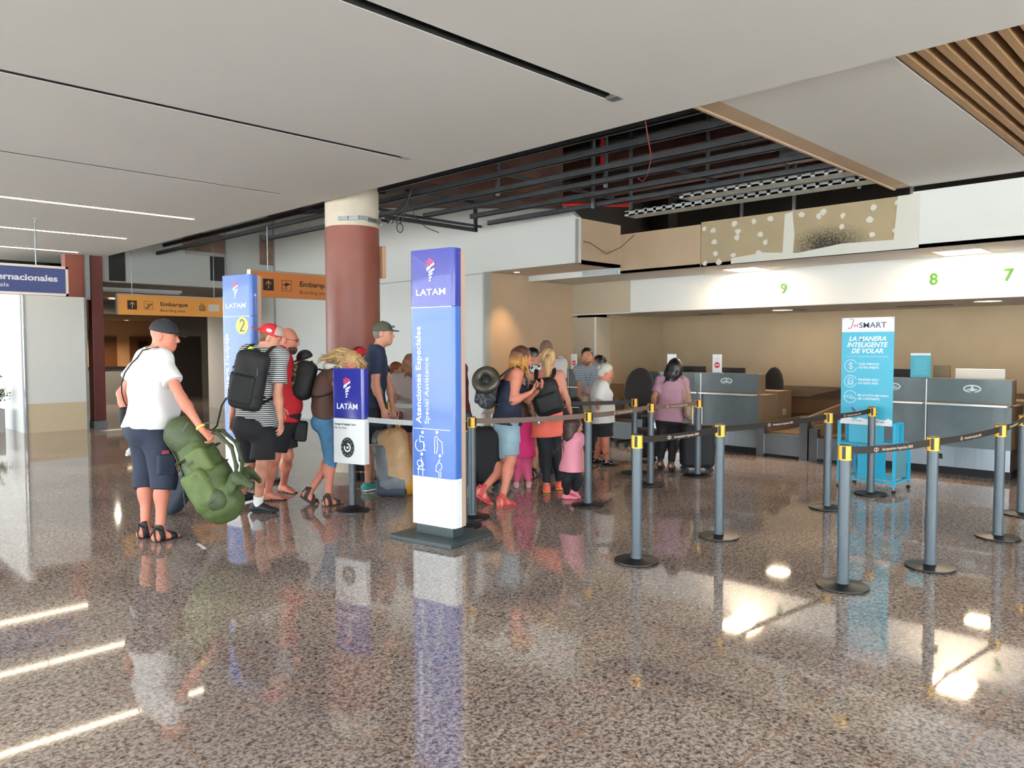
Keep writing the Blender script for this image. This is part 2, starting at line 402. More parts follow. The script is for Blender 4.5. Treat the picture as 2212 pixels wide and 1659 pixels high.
def granite():
    m = bpy.data.materials.new('polished_granite'); m.use_nodes = True; nt = m.node_tree; b = nt.nodes['Principled BSDF']; N = nt.nodes.new; L = nt.links.new
    tc = N('ShaderNodeTexCoord')
    def noise(s, d, off=0, dist=0.):
        n = N('ShaderNodeTexNoise'); n.inputs['Scale'].default_value = s; n.inputs['Detail'].default_value = d; n.inputs['Distortion'].default_value = dist
        mp = N('ShaderNodeMapping'); mp.inputs['Location'].default_value = (off, off*.7, 0); L(tc.outputs['Object'], mp.inputs[0]); L(mp.outputs[0], n.inputs['Vector']); return n.outputs[0]
    def ramp(f, stops):
        r = N('ShaderNodeValToRGB')
        while len(r.color_ramp.elements) < len(stops): r.color_ramp.elements.new(.5)
        for e, (p, c) in zip(r.color_ramp.elements, stops): e.position = p; e.color = (*(srgb(c) if len(c) == 3 else c[:3]), 1)
        L(f, r.inputs[0]); return r.outputs[0]
    grain = ramp(noise(58, 5, 3, .7), [(.37, (64, 57, 56)), (.45, (124, 111, 105)), (.51, (180, 166, 158)), (.63, (214, 201, 193))])
    pink = ramp(noise(24, 3, 9), [(.40, (110, 94, 88)), (.58, (182, 164, 154))])
    big = ramp(noise(.9, 2, 1), [(.35, (205, 200, 200)), (.65, (255, 250, 242))])
    def mix(a, b_, f, mode='MIX'):
        x = N('ShaderNodeMix'); x.data_type = 'RGBA'; x.blend_type = mode; L(a, x.inputs[6]); L(b_, x.inputs[7])
        if isinstance(f, float): x.inputs[0].default_value = f
        else: L(f, x.inputs[0])
        return x.outputs[2]
    c = mix(mix(grain, pink, .38), big, .8, 'MULTIPLY')
    br = N('ShaderNodeTexBrick'); br.offset = 0.; br.inputs['Scale'].default_value = 1.; br.inputs['Brick Width'].default_value = .6; br.inputs['Row Height'].default_value = .6
    br.inputs['Mortar Size'].default_value = .0042; br.inputs['Mortar Smooth'].default_value = .2
    br.inputs['Color1'].default_value = (0, 0, 0, 1); br.inputs['Color2'].default_value = (0, 0, 0, 1); br.inputs['Mortar'].default_value = (1, 1, 1, 1)
    mp = N('ShaderNodeMapping'); mp.inputs['Location'].default_value = (-.02, -.22, 0); L(tc.outputs['Object'], mp.inputs[0]); L(mp.outputs[0], br.inputs['Vector'])
    mo = N('ShaderNodeRGB'); mo.outputs[0].default_value = (*srgb((158, 122, 100)), 1)
    c = mix(c, mo.outputs[0], br.outputs[0]); L(c, b.inputs['Base Color'])
    b.inputs['Roughness'].default_value = .045; b.inputs['IOR'].default_value = 1.66; b.inputs['Specular IOR Level'].default_value = .6
    return m
M_floor = granite()

# ------------------------------------------------------------------ the room itself
struct('floor', MB().box((-7, -6, -.1), (15.5, 34, 0)), M_floor)
ZC, XE = 3.5, 5.34       # hall ceiling height and its open edge
mb = MB(); slots = [(.74, .1), (3.59, .105), (6.17, .07), (8.66, .05), (11.22, .065), (14.0, .065), (16.65, .065)]
y = -6.
for ys, w in slots:
    mb.box((-7, y, ZC), (XE, ys-w/2, ZC+.1)); mb.box((4.73, ys-w/2, ZC), (XE, ys+w/2, ZC+.1)); y = ys+w/2
mb.box((-7, y, ZC), (XE, 19.1, ZC+.1))
struct('ceiling', mb, M_ceil)
mb = MB(); mb.box((-7, -6, ZC+.1), (4.73, 19.1, ZC+.16))
for ys, w in slots:
    for sg in (-1, 1): mb.box((-6.9, ys+sg*w/2-.003, ZC+.004), (4.728, ys+sg*w/2+.003, ZC+.1))
struct('ceiling_backing', mb, M_black)
struct('trim_12', MB().box((XE-.12, -6, ZC+.002), (XE-.001, 3.43, 3.72)), M_ceil)
struct('ceiling_right', MB().box((XE, 1.9, 3.6), (10.28, 3.22, 3.7)), M_ceil)
struct('trim_1', MB().box((XE, 3.22, 3.6), (10.28, 3.41, 3.7)).box((XE, 3.41, 3.585), (10.28, 3.44, 3.72)), M_beige2)
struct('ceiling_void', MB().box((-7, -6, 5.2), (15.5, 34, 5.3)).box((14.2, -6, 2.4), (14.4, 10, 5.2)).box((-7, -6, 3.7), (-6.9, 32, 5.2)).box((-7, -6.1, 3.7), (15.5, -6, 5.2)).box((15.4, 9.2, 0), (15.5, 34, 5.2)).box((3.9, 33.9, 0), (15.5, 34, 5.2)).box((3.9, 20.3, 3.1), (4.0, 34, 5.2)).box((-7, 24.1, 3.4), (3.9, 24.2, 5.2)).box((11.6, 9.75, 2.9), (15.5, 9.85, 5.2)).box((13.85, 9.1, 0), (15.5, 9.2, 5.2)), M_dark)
# sloping underside seen through the opening
P = [(7.9, 3.78), (9.6, 4.0), (13., 4.45), (17.1, 4.75), (17.1, 5.2), (7.9, 5.2)]
struct('ceiling_slope', MB().plate(P, (6.25, 0, 0), PY, PZ, PX, 2.85), M_rust)
# white wall with its bulkhead and the beige return behind it
struct('wall_centre', MB().box((9.12, 9.7, 0), (9.24, 20.9, 2.93)).plate([(7.65, 2.93), (20.9, 2.93), (20.9, 5.2), (17.1, 5.2), (13, 4.6), (9.6, 4.15), (7.9, 3.85), (7.65, 3.63)], (9.12, 0, 0), PY, PZ, PX, .12), M_white)
struct('trim_2', MB().box((9.105, 9.7, 2.90), (9.12, 17.1, 2.915)).box((9.10, 9.69, 0), (9.25, 9.74, 2.93)).box((9.105, 7.64, 2.93), (9.16, 7.66, 3.6)), mat('grey_edge', (150, 152, 150), .5))
struct('wall_return', MB().box((9.24, 9.7, 0), (11.6, 9.8, 2.95)), M_beige2)
struct('wall_box', MB().box((9.24, 7.65, 2.93), (10.25, 7.75, 3.62)), M_beige2)
struct('ceiling_niche', MB().box((9.24, 7.65, 2.93), (10.25, 9.7, 2.98)), M_cream)
struct('trim_3', MB().box((10.22, 7.66, 2.83), (10.26, 9.7, 2.93)), M_white)
struct('trim_4', MB().box((10.20, 7.68, 2.84), (10.22, 8.42, 2.92)), M_steel)
struct('ceiling_soffit', MB().box((10.25, -6, 2.84), (11.5, 9.7, 2.88)), M_ceil)
# long fascia: painted white on the right, bare board with filler patches in the middle
struct('wall_fascia', MB().box((10.25, -6, 2.84), (10.33, 3.2, 3.53)), M_white)
M_bare = mat('stained_board', (158, 142, 114), .85, noise=.05, nscale=3)
def stain(m):
    nt = m.node_tree; b = nt.nodes['Principled BSDF']; N = nt.nodes.new; L = nt.links.new
    src = b.inputs['Base Color'].links[0].from_socket
    tc = N('ShaderNodeTexCoord'); n = N('ShaderNodeTexNoise'); n.inputs['Scale'].default_value = 45; n.inputs['Detail'].default_value = 4; L(tc.outputs['Object'], n.inputs[0])
    sp = N('ShaderNodeTexGradient'); sp.gradient_type = 'SPHERICAL'; mp = N('ShaderNodeMapping'); mp.inputs['Location'].default_value = (0, -4.25/.75, -2.98/.36)
    mp.inputs['Scale'].default_value = (.0001, 1/.75, 1/.36); L(tc.outputs['Object'], mp.inputs[0]); L(mp.outputs[0], sp.inputs[0])
    mu = N('ShaderNodeMath'); mu.operation = 'MULTIPLY'; L(sp.outputs[1], mu.inputs[0]); L(n.outputs[0], mu.inputs[1])
    r = N('ShaderNodeValToRGB'); r.color_ramp.elements[0].position = .1; r.color_ramp.elements[1].position = .42; L(mu.outputs[0], r.inputs[0])
    mx = N('ShaderNodeMix'); mx.data_type = 'RGBA'; L(r.outputs[0], mx.inputs[0]); L(src, mx.inputs[6]); mx.inputs[7].default_value = (*srgb((42, 38, 32)), 1); L(mx.outputs[2], b.inputs['Base Color'])
stain(M_bare)
fb = struct('wall_fascia_board', MB().box((10.25, 3.2, 2.84), (10.33, 6.15, 3.5)), M_bare)
struct('wall_fascia_end', MB().box((10.25, 6.16, 2.84), (10.33, 7.65, 3.47)), M_beige2)
mb = MB(); pr_ = random.Random(3)
for py, pz in [(6.1, 3.4), (5.95, 3.35), (5.93, 3.18), (5.6, 3.42), (5.55, 3.3), (5.56, 3.22), (5.3, 3.42), (5.05, 3.42), (5.2, 3.22), (5.12, 3.1), (5.62, 2.96), (5.22, 2.96), (6.08, 2.88), (5.85, 2.88), (5.9, 3.02), (4.36, 3.38), (4.3, 3.42), (4.05, 3.35), (4.06, 3.2), (3.66, 3.4), (3.7, 3.25), (3.68, 3.05), (3.36, 3.42), (3.35, 3.24), (3.38, 3.08), (4.6, 3.42)]:
    n = 7; mb.plate([((.028+.03*pr_.random())*math.cos(6.283*k/n), (.024+.03*pr_.random())*math.sin(6.283*k/n)) for k in range(n)], (10.249, py, pz), -PY, PZ, -PX, .002)
mb.plate([(-.09, 0), (-.06, .6), (.05, .62), (.08, .3), (.06, 0)], (10.249, 4.78, 2.86), -PY, PZ, -PX, .0035)
mb.plate([(0, -.02), (0, .06), (.5, .1), (1., .05), (1.6, .12), (2.45, .1), (2.45, -.02)], (10.249, 5.65, 2.86), -PY, PZ, -PX, .005)
mb.plate([(0, .0), (.05, .66), (.3, .66), (.3, 0)], (10.249, 3.42, 2.842), -PY, PZ, -PX, .0065)
pt = mb.build('plaster_patches', mat('filler_plaster', (204, 202, 194), .9), fb); pt['kind'] = 'structure'
# bulkhead with the counter numbers, low soffit and the check-in back wall
struct('wall_bulkhead', MB().box((11.45, -6, 2.26), (11.58, 8.32, 2.86)), M_white)
struct('wall_bulkhead_end', MB().box((11.45, 8.325, 2.26), (11.58, 9.72, 2.86)), mat('bare_board_pale', (178, 166, 146), .85, noise=.03))
struct('ceiling_counter', MB().box((11.5, -6, 2.255), (13.8, 9.2, 2.3)), M_ceil)
struct('trim_5', MB().box((11.44, 8.32, 2.245), (11.6, 9.7, 2.262)), M_white)
struct('wall_back', MB().box((13.7, -6, 0), (13.85, 9.2, 2.3)), M_beige)
struct('wall_side', MB().box((11.9, 9.12, 0), (13.8, 9.2, 2.27)), M_beige)
struct('wall_pier', MB().box((11.47, 9.12, 0), (11.9, 9.7, 2.2)), mat('bare_board_pale', (178, 166, 146)))
struct('trim_6', MB().box((11.462, 9.12, 0), (11.47, 9.16, 2.2)), M_white)
struct('wall_right', MB().box((9, -6, 0), (13.8, -5.9, 2.9)), M_beige)
mb = MB()
for y0, y1, x in ((5.6, 6.0, 12.7), (7.3, 7.8, 12.9), (3.4, 4.2, 12.8), (1.9, 2.3, 12.6)): mb.box((x, y0, 2.249), (x+.03, y1, 2.256))
struct('trim_7', mb, M_dark)
# left: corridor front, its red pillars, the panel and the glazing beyond
struct('wall_corridor_top', MB().box((5.27, 17.1, 3.0), (9.12, 17.3, 5.2)), mat('grey_board', (176, 178, 176), .85, noise=.04, nscale=1))
M_hole = M_black
mb = MB()
mb.box((5.42, 17.09, 3.02), (5.74, 17.12, 4.4)).box((7.55, 17.09, 3.15), (7.88, 17.12, 3.75))
struct('opening_plate', mb, M_hole)  # flat black plates: the dark inside of two openings put in as colour
struct('trim_9', MB().box((6.95, 17.085, 3.78), (7.9, 17.12, 4.2)).box((8.75, 17.08, 3.6), (9.1, 17.12, 4.3)), mat('bare_brown', (122, 98, 84), .9, noise=.2, nscale=5))
struct('trim_10', MB().box((7.0, 17.07, 3.7), (7.88, 17.11, 3.78)).box((7.9, 17.07, 3.0), (7.93, 17.11, 4.4)).box((9.09, 17.05, 0), (9.12, 17.1, 5)), mat('grey_edge', (150, 152, 150)))
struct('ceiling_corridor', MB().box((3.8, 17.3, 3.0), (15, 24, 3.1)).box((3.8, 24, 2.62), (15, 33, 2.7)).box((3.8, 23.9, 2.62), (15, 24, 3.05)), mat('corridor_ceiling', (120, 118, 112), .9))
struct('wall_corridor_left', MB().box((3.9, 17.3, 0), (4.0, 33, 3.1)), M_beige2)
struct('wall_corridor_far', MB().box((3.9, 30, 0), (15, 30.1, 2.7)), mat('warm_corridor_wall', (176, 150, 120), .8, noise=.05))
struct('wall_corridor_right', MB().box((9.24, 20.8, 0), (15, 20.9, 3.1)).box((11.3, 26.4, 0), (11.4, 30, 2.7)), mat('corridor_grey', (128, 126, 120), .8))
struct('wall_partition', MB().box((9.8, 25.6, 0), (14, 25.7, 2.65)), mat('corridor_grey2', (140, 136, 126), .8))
for n, (x0, x1, z1) in enumerate([(10.02, 10.35, 2.02), (8.9, 9.7, 2.05)], 1):
    yy = 30 if n == 2 else 25.6
    d = struct('door_%d' % n, MB().box((x0, yy-.05, 0), (x1 if n == 2 else 10.9, yy-.01, z1)), mat('dark_wood' if n == 2 else 'dark_door', (92, 62, 40) if n == 2 else (64, 58, 54), .5, noise=.1))
    h = MB().tube([(x0+.08, yy-.06, 1.0), (x0+.08, yy-.12, 1.0), (x0+.2, yy-.12, 1.0)], .012).build('door_handle', M_steel, d); h['kind'] = 'structure'
d = struct('door_3', MB().box((10.15, 29.95, 0), (11.1, 29.99, 2.05)), mat('dark_wood', (92, 62, 40)))
h = MB().box((10.45, 29.93, 1.2), (10.8, 29.96, 1.9)).build('door_window', M_black, d); h['kind'] = 'structure'
struct('wall_pillar', MB().box((5.05, 17.0, 0.14), (5.27, 17.3, 5.2)), M_red2, bevel=.01)
struct('baseboard_pillar', MB().box((5.03, 16.98, 0), (5.29, 17.32, .14)), M_skir)
struct('wall_pillar_left', MB().box((4.6, 17.05, 2.0), (5.0, 17.3, 5.2)), M_red)
struct('trim_11', MB().box((4.86, 16.83, 0), (4.9, 16.97, 2.64)).box((3.8, 16.83, 0), (3.83, 16.97, 2.64)).box((4.92, 16.9, 2.6), (5.0, 17.0, 3.6)), M_steel)
struct('wall_left', MB().box((3.83, 16.85, .56), (4.86, 16.95, 2.64)), M_white)
struct('wall_left_base', MB().box((3.83, 16.85, 0), (4.86, 16.95, .56)), mat('tan_board', (196, 180, 152), .8, noise=.03))
struct('wall_left_return', MB().box((3.78, 16.96, 0), (3.88, 24, 2.9)), M_white)
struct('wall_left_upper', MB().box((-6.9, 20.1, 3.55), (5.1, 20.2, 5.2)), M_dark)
# glazing: far end on the left and the long front behind the camera
def glazing(n, p0, p1, z1=3.45, step=1.6):
    p0, p1 = np.array(p0, float), np.array(p1, float); L = np.linalg.norm(p1-p0); d = (p1-p0)/L; nn = np.array([-d[1], d[0]]); k = max(1, round(L/step))
    def bar(a, b, z0, z1, w=.05):
        q = [p0+d*a-nn*w, p0+d*b-nn*w, p0+d*b+nn*w, p0+d*a+nn*w]; return q, z0, z1
    mb = MB()
    for i in range(k+1): mb.prism(*bar(L*i/k-.03, L*i/k+.03, 0, z1))
    mb.prism(*bar(0, L, 0, .12)); mb.prism(*bar(0, L, z1-.08, z1)); mb.prism(*bar(0, L, 2.3, 2.36))
    w = struct('window_%d' % n, mb, mat('white_frame', (225, 226, 226), .5))
    g = MB().prism(*bar(0, L, .12, z1-.08, .004)).build('window_pane', M_glass, w); g['kind'] = 'structure'
glazing(1, (-6.9, 24), (3.8, 24)); glazing(2, (-6.9, -6), (-6.9, 24)); glazing(3, (-6.9, -6), (9, -6))
struct('wall_header', MB().box((-7, -6.1, 3.4), (-6.85, 24.1, 3.72)).box((-7, -6.1, 3.4), (9, -5.95, 3.72)).box((-7, 20.1, 3.45), (3.9, 24.1, 3.5)), M_white)
struct('outdoor_ground', MB().box((-60, -60, -.12), (60, 80, -.1)), mat('pale_paving', (222, 220, 212), .9, noise=.05))

# light strips and ceiling lamps
for i, ((ys, w), lit) in enumerate(zip(slots, (0, 0, 0, 0, 1, 1, 1))):
    if lit:
        o = MB().box((-6.5, ys-w/2+.006, ZC-.003), (4.72, ys+w/2-.006, ZC+.03)).build('strip_light', M_led)
        tag(o, ['', '', '', '', 'lit strip in the ceiling nearest the camera of the lit ones', 'lit ceiling strip, the middle one of the three', 'lit ceiling strip farthest away, above the blue sign'][i], 'light', 'lit strips in the hall ceiling')
    elif i > 1:
        o = MB().box((-6.5, ys-w/2+.006, ZC+.03), (4.72, ys+w/2-.006, ZC+.05)).build('strip_light', mat('strip_off', (120, 122, 122), .6))
        tag(o, ['', '', 'unlit ceiling strip second from the camera', 'thin grey unlit ceiling strip beside the lit ones'][i], 'light', 'unlit strips in the hall ceiling')
    if i in (1, 2):
        e = MB().box((4.68, ys-w/2+.004, ZC-.004), (4.77, ys+w/2-.004, ZC+.02)).build('strip_end_cap', M_steel); tag(e, 'metal end cap of the %s ceiling slot' % ('nearest black' if i == 1 else 'second'), 'end cap')
def lamp_box(x, y, z, s, label, power, m=M_lampw, round_=False, col=(1, .78, .55), spot=None):
    t = thing('ceiling_lamp', label, 'lamp', (x, y, z), 0, 'recessed lamps over the check-in counters')
    if round_:
        MB().lathe([(s*.5, -.006), (s*.5, .0)], seg=24).build('lamp_diffuser', m, t)
        MB().tube([(s*.53*math.cos(6.283*k/24), s*.53*math.sin(6.283*k/24), -.004) for k in range(24)], .008, 6, closed=True).build('lamp_rim', M_alu, t)
    else:
        MB().box((-s/2, -s/2, -.006), (s/2, s/2, 0)).build('lamp_diffuser', m, t)
        mb = MB(); q = s/2
        for a, b in (((-q-.02, -q-.02), (q+.02, -q)), ((-q-.02, q), (q+.02, q+.02)), ((-q-.02, -q), (-q, q)), ((q, -q), (q+.02, q))): mb.box((*a, -.009), (*b, 0))
        mb.build('lamp_rim', M_alu, t)
    l = bpy.data.lights.new('lamp_light', 'SPOT' if spot else 'AREA'); l.energy = power; l.color = col
    if spot: l.spot_size = math.radians(spot); l.spot_blend = .7; l.shadow_soft_size = .04
    else: l.shape = 'SQUARE'; l.size = s*.9
    o = bpy.data.objects.new('lamp_light', l); COL.objects.link(o); o.parent = t; o.location = (0, 0, -.02)
    return t
lamp_box(11.13, 5.87, 2.84, .52, 'bright square ceiling lamp beside the number 9', 62)
lamp_box(11.1, 2.86, 2.84, .52, 'bright square ceiling lamp between the numbers 8 and 7', 54)
lamp_box(12.45, 5.9, 2.255, .34, 'round lamp under the low ceiling below the number 9', 12, M_lampr, True)
lamp_box(12.15, 2.8, 2.255, .34, 'round lamp under the low ceiling below the number 7', 12, M_lampr, True)
lamp_box(9.5, 9.3, 2.93, .12, 'small warm downlight at the corner of the bare brown wall', 130, M_lampr, True, (1, .62, .3), 75)
lamp_box(7.9, 29.2, 2.62, .2, 'small warm downlight at the far end of the corridor', 500, M_lampr, True, (1, .62, .32), 130)
lamp_box(9.6, 28.6, 2.62, .2, 'warm downlight in front of the corridor doors', 260, M_lampr, True, (1, .62, .32), 130)
lamp_box(7.2, 22.5, 2.98, .2, 'added fill lamp above the reception desk in the corridor', 520, M_lampr, True, (1, .86, .7), 172)  # unseen fill lamp, added to brighten the dark corridor partition
t = thing('tube_light', 'long unlit tube lamp under the corridor ceiling', 'lamp', (6.6, 18.6, 2.955))
MB().box((-.9, -.03, -.02), (.9, .03, .04)).build('lamp_body', mat('white_frame', (225, 226, 226)), t); MB().tube([(-.85, 0, -.04), (.85, 0, -.04)], .014).build('lamp_tube', mat('tube_glass', (230, 235, 235), .3), t)
# sprinkler in the hall ceiling
p = at(76, 472, ZC); t = thing('sprinkler_head', 'tiny sprinkler head in the white hall ceiling', 'sprinkler', (p[0], p[1], ZC))
MB().lathe([(.035, -.006), (.035, 0)], seg=16).build('cover_plate', M_white, t); MB().lathe([(.008, -.05), (.008, -.006)], seg=8).lathe([(.02, -.06), (.02, -.05)], seg=12).build('nozzle', M_steel, t)

# timber baffles on the right
M_wood = mat('pale_timber', (156, 124, 88), .6, noise=.12, nscale=6, stretch=(1, 30, 10))
for k in range(24):
    yb = 1.88-.118*k
    o = MB().box((XE+.02, yb-.06, 3.6), (10.2, yb, 3.69)).build('ceiling_baffle', M_wood, bevel=.004)
    tag(o, 'long pale timber baffle in the row at the top right corner', 'baffle', 'timber ceiling baffles')
struct('ceiling_baffle_back', MB().box((XE, -6, 3.72), (10.28, 1.9, 3.76)), mat('baffle_back', (122, 98, 66), .9))

# round column
t = struct('wall_column', MB().lathe([(.355, .16), (.355, 3.2)], (5.78, 8.72, 0), 48), M_red, smooth=True)
struct('wall_column_top', MB().lathe([(.35, 3.2), (.35, 5.2)], (5.78, 8.72, 0), 48), M_cream, smooth=True)
struct('baseboard_column', MB().lathe([(.362, 0), (.362, .15), (.355, .17)], (5.78, 8.72, 0), 48), M_cream, smooth=True)
mb = MB()
for a in range(-150, 30, 20):
    a0, a1 = math.radians(a), math.radians(a+20)
    mb.box((0, 0, 0), (1, 1, 1), np.column_stack([np.array([math.cos(a1)-math.cos(a0), math.sin(a1)-math.sin(a0), .02*math.sin(a)])*.365, np.array([math.cos(a0), math.sin(a0), 0])*.03, PZ*.05]), (5.78+.36*math.cos(a0), 8.72+.36*math.sin(a0), 3.26+.01*math.sin(a*.1)))
tag(mb.build('metal_strap', M_steel), 'bent galvanised strap hanging around the top of the red column', 'strap')
o = MB().rbox((-.03, -.055, 0), (.03, .055, .42), .01).build('wall_box_cover', mat('tan_plastic', (190, 150, 122), .5)); pc = at(811, 600, 2.4); o.location = (6.07, 8.46, 2.55); tag(o, 'small tan plastic box fixed to the right side of the red column', 'box')
mb = MB()
for j in range(4): mb.tube([(6.05+.03*j, 8.3-.05*j, 3.25), (6.15, 8.2-.04*j, 3.45-.04*j), (6.3-.03*j, 8.0, 3.7)], .008, 5)
mb.tube([(6.1+.05*math.cos(k*.52), 8.1, 3.18+.06*math.sin(k*.52)) for k in range(12)], .006, 5, closed=True)
mb.tube([(6.25, 8.1, 3.6), (6.3, 8.05, 3.35), (6.42, 7.95, 3.2), (6.55, 7.85, 3.14)], .006, 5)
tag(mb.build('loose_cables', M_black), 'bundle of loose black cables dangling beside the column top', 'cable')
tag(MB().tube([tuple(at(px, py, z)) for px, py, z in ((1255, 520, 3.3), (1275, 525, 3.2), (1310, 548, 3.12), (1340, 535, 3.2), (1370, 508, 3.3))], .006, 5).build('hanging_wire', M_black), 'thin dark wire drooping across the corner of the bare board', 'wire')
tag(MB().tube([tuple(at(px, py, 3.62)) for px, py in ((1394, 262), (1400, 300), (1407, 340), (1398, 380), (1388, 392), (1378, 385))], .006, 5).build('red_wire', mat('red_wire', (150, 60, 50), .6)), 'thin red wire hanging under the open joists', 'wire')

# joists, rails and pipes in the open ceiling
def joist(x, y0, y1, z=3.62, h=.07, w=.05, m=M_joist, name='steel_joist', label=None, grp='dark steel joists in the open ceiling', cat='joist'):
    mb = MB().box((x-w/2, y0, z), (x+w/2, y1, z+.008)).box((x-w/2, y0, z), (x-w/2+.008, y1, z+h)).box((x+w/2-.008, y0, z), (x+w/2, y1, z+h*.8))
    return tag(mb.build(name, m), label or 'dark steel joist crossing the open ceiling', cat, grp)
for x, y0, y1 in ((5.45, 3.35, 17), (5.85, 3.35, 8.2), (6.36, 3.35, 17), (6.98, 3.35, 13.5), (7.5, 3.35, 9.35), (8.07, 3.35, 8.9), (8.68, 3.35, 9.15)): joist(x, y0, y1)
joist(5.7, 9.2, 17, 3.75); joist(6.5, 9, 17, 3.8)
tag(MB().box((5.7, 9.0, 3.84), (6.2, 17, 3.9)).build('steel_deck_strip', mat('steel_deck', (120, 124, 128), .4, .6, noise=.3, nscale=25, stretch=(1, 8, 1))), 'corrugated steel strip above the joists left of the column', 'deck')
for i, (x, y0, y1) in enumerate(((9.62, 3.45, 7.0), (9.0, 3.4, 5.65))):
    mb = MB().box((x-.13, y0, 3.6), (x+.13, y1, 3.61)); n = int((y1-y0)/.16)
    for k in range(n): mb.box((x-.14, y0+k*.16, 3.6), (x-.13, y0+k*.16+.11, 3.68))
    mb.box((x-.14, y0, 3.6), (x-.128, y1, 3.625)).box((x-.14, y0, 3.665), (x-.128, y1, 3.68)).box((x+.128, y0, 3.6), (x+.14, y1, 3.68))
    tag(mb.build('cable_tray', mat('slotted_steel', (176, 182, 184), .45, .4)), ['slotted steel cable tray nearest the stained board', 'shorter slotted cable tray behind the first one'][i], 'cable tray')
for x0, x1, y in ((6.3, 7.5, 8.2), (6.4, 8.7, 6.6), (7.6, 9.0, 5.0), (8.7, 9.6, 5.9), (6.0, 7.2, 9.6), (6.0, 7.6, 10.4), (7.0, 9.1, 9.75)):
    tag(MB().box((x0, y, 3.69), (x1, y+.04, 3.73)).build('cross_rail', M_joist), 'short dark rail lying across the joists', 'rail', 'rails across the joists')
t = tag(MB().box((7.05, 9.7, 3.6), (8.95, 9.75, 3.66)).box((8.9, 9.7, 3.6), (8.95, 9.75, 4.0)).build('hanging_bracket', mat('black_steel', (36, 38, 42), .5, .3)), 'black steel bracket hanging in front of the white bulkhead', 'bracket')
for i, pts in enumerate([[(8.3, 6.5, 5.2), (8.3, 6.5, 4.05)], [(9.9, 7.2, 3.85), (9.0, 8.0, 3.85)], [(6.6, 4.6, 4.6), (8.2, 5.4, 4.6)]]):
    tag(MB().tube(pts, .03, 10).build('red_pipe', mat('red_pipe', (220, 20, 34), .4)), ['upright red sprinkler pipe in the ceiling void', 'short level red pipe above the corner of the bare board', 'red pipe high in the ceiling void'][i], 'pipe')
mb = MB()
for x, y in ((9.5, 6.9), (9.5, 5.6), (9.6, 4.5), (9.7, 4.0), (9.9, 3.7), (8.6, 6.9), (7.6, 5.9), (7.0, 7.2), (10.9, 5), (10.9, 3.4), (11.4, 6.1)): mb.box((x, y, 3.6), (x+.04, y+.04, 5.2))
tag(mb.build('hanger_straps', M_steel), 'thin upright steel hangers in the dark ceiling void', 'hanger', kind='stuff')
mb = MB()
for k in range(5): mb.box((7+1.3*k, -2, 4.5-.1*(k % 2)), (7.5+1.3*k, 14, 4.7)) if 7+1.3*k > 9 else mb.box((7+1.3*k, 4, 4.9), (7.5+1.3*k, 7.6, 5.15))
struct('ceiling_ducts', mb, M_rust)
joist(8.2, 3.4, 3.9, 3.66, .12, .2, M_steel, 'steel_channel', 'short bright steel channel at the edge of the right ceiling', None, 'channel')
# counter numbers
for s, y, z, w in (('9', 5.42, 2.5, .08), ('8', 3.29, 2.51, .09), ('7', 2.42, 2.51, .09)):
    o = text(s, .15, (11.445, y+w/2, z-.04), -PY, PZ, mat('lime_paint', (40, 96, 6), .7), None, 'counter_number', bold=.03, depth=.01); tag(o, {'9': 'green number 9 beside the first square lamp, left of the others', '8': 'green number 8 left of the second square lamp', '7': 'green number 7 at the far right of the white bulkhead'}[s], 'number')
def atY(px, py, Y):
    r = CF + CR*(px-1106)/FPX - CU*(py-829.5)/FPX
    return EYE + r*Y/r[1]
# ------------------------------------------------------------------ airline totems
M_blue = mat('totem_blue', (62, 102, 178), .3, coat=.2); M_navy = mat('totem_indigo', (38, 44, 142), .25, coat=.3)
M_tw = mat('gloss_white', (232, 234, 236), .3); M_txt = mat('white_lettering', (244, 246, 250), .4); M_pink = mat('coral_red_print', (232, 66, 102), .4)
M_edge = mat('tan_edge', (188, 160, 140), .5); M_base = mat('dark_base_plate', (66, 76, 78), .35, .3); M_yel = mat('yellow_print', (236, 224, 88), .4); M_blk = mat('black_print', (26, 26, 30), .5)
def airline_logo(par, O, A, B, s, m1=M_pink, m2=M_txt):
    """folded-ribbon emblem, s = height"""
    N = np.cross(A, B); mb = MB()
    def q(x0, y0, x1, y1, t): mb.plate([(x*s, y*s) for x, y in ((x0, y0), (x1, y1), (x1, y1+t), (x0, y0+t))], O, A, B, N, .0015)
    q(-.1, .94, .22, .80, .09); q(-.22, .86, .1, .72, .09); q(-.22, .73, -.02, .64, .09)
    a = mb.build('emblem_red', m1, par); mb = MB()
    q(-.22, .52, .22, .74, .1); q(-.22, .46, .0, .57, .05); q(-.1, .36, .22, .50, .1); q(-.1, .24, .12, .33, .09); q(-.08, .12, .06, .17, .08); q(-.08, .0, .01, .03, .08)
    mb.build('emblem_white', m2, par); return a
def totem_body(t, lo, hi, z0, z1, name, m, w=.24, dx=.05):
    """front shell with rounded vertical edges"""
    P = []
    for k in range(7): a = math.radians(180+90*k/6); P.append((-.0+.04*math.cos(a), -w+.04+.04*math.sin(a)))
    P = [(dx, -w)]+[(-.01+.04*math.cos(math.radians(a)), -w+.04+.04*math.sin(math.radians(a))) for a in range(270, 179, -15)]+[(-.01+.04*math.cos(math.radians(a)), w-.04+.04*math.sin(math.radians(a))) for a in range(180, 89, -15)]+[(dx, w)]
    return MB().prism(P[::-1], z0, z1).build(name, m, t, smooth=True)
FA, FB = np.array([0, -1., 0]), np.array([0, 0, 1.]); FX = -.052   # reading direction on a face that looks along -x
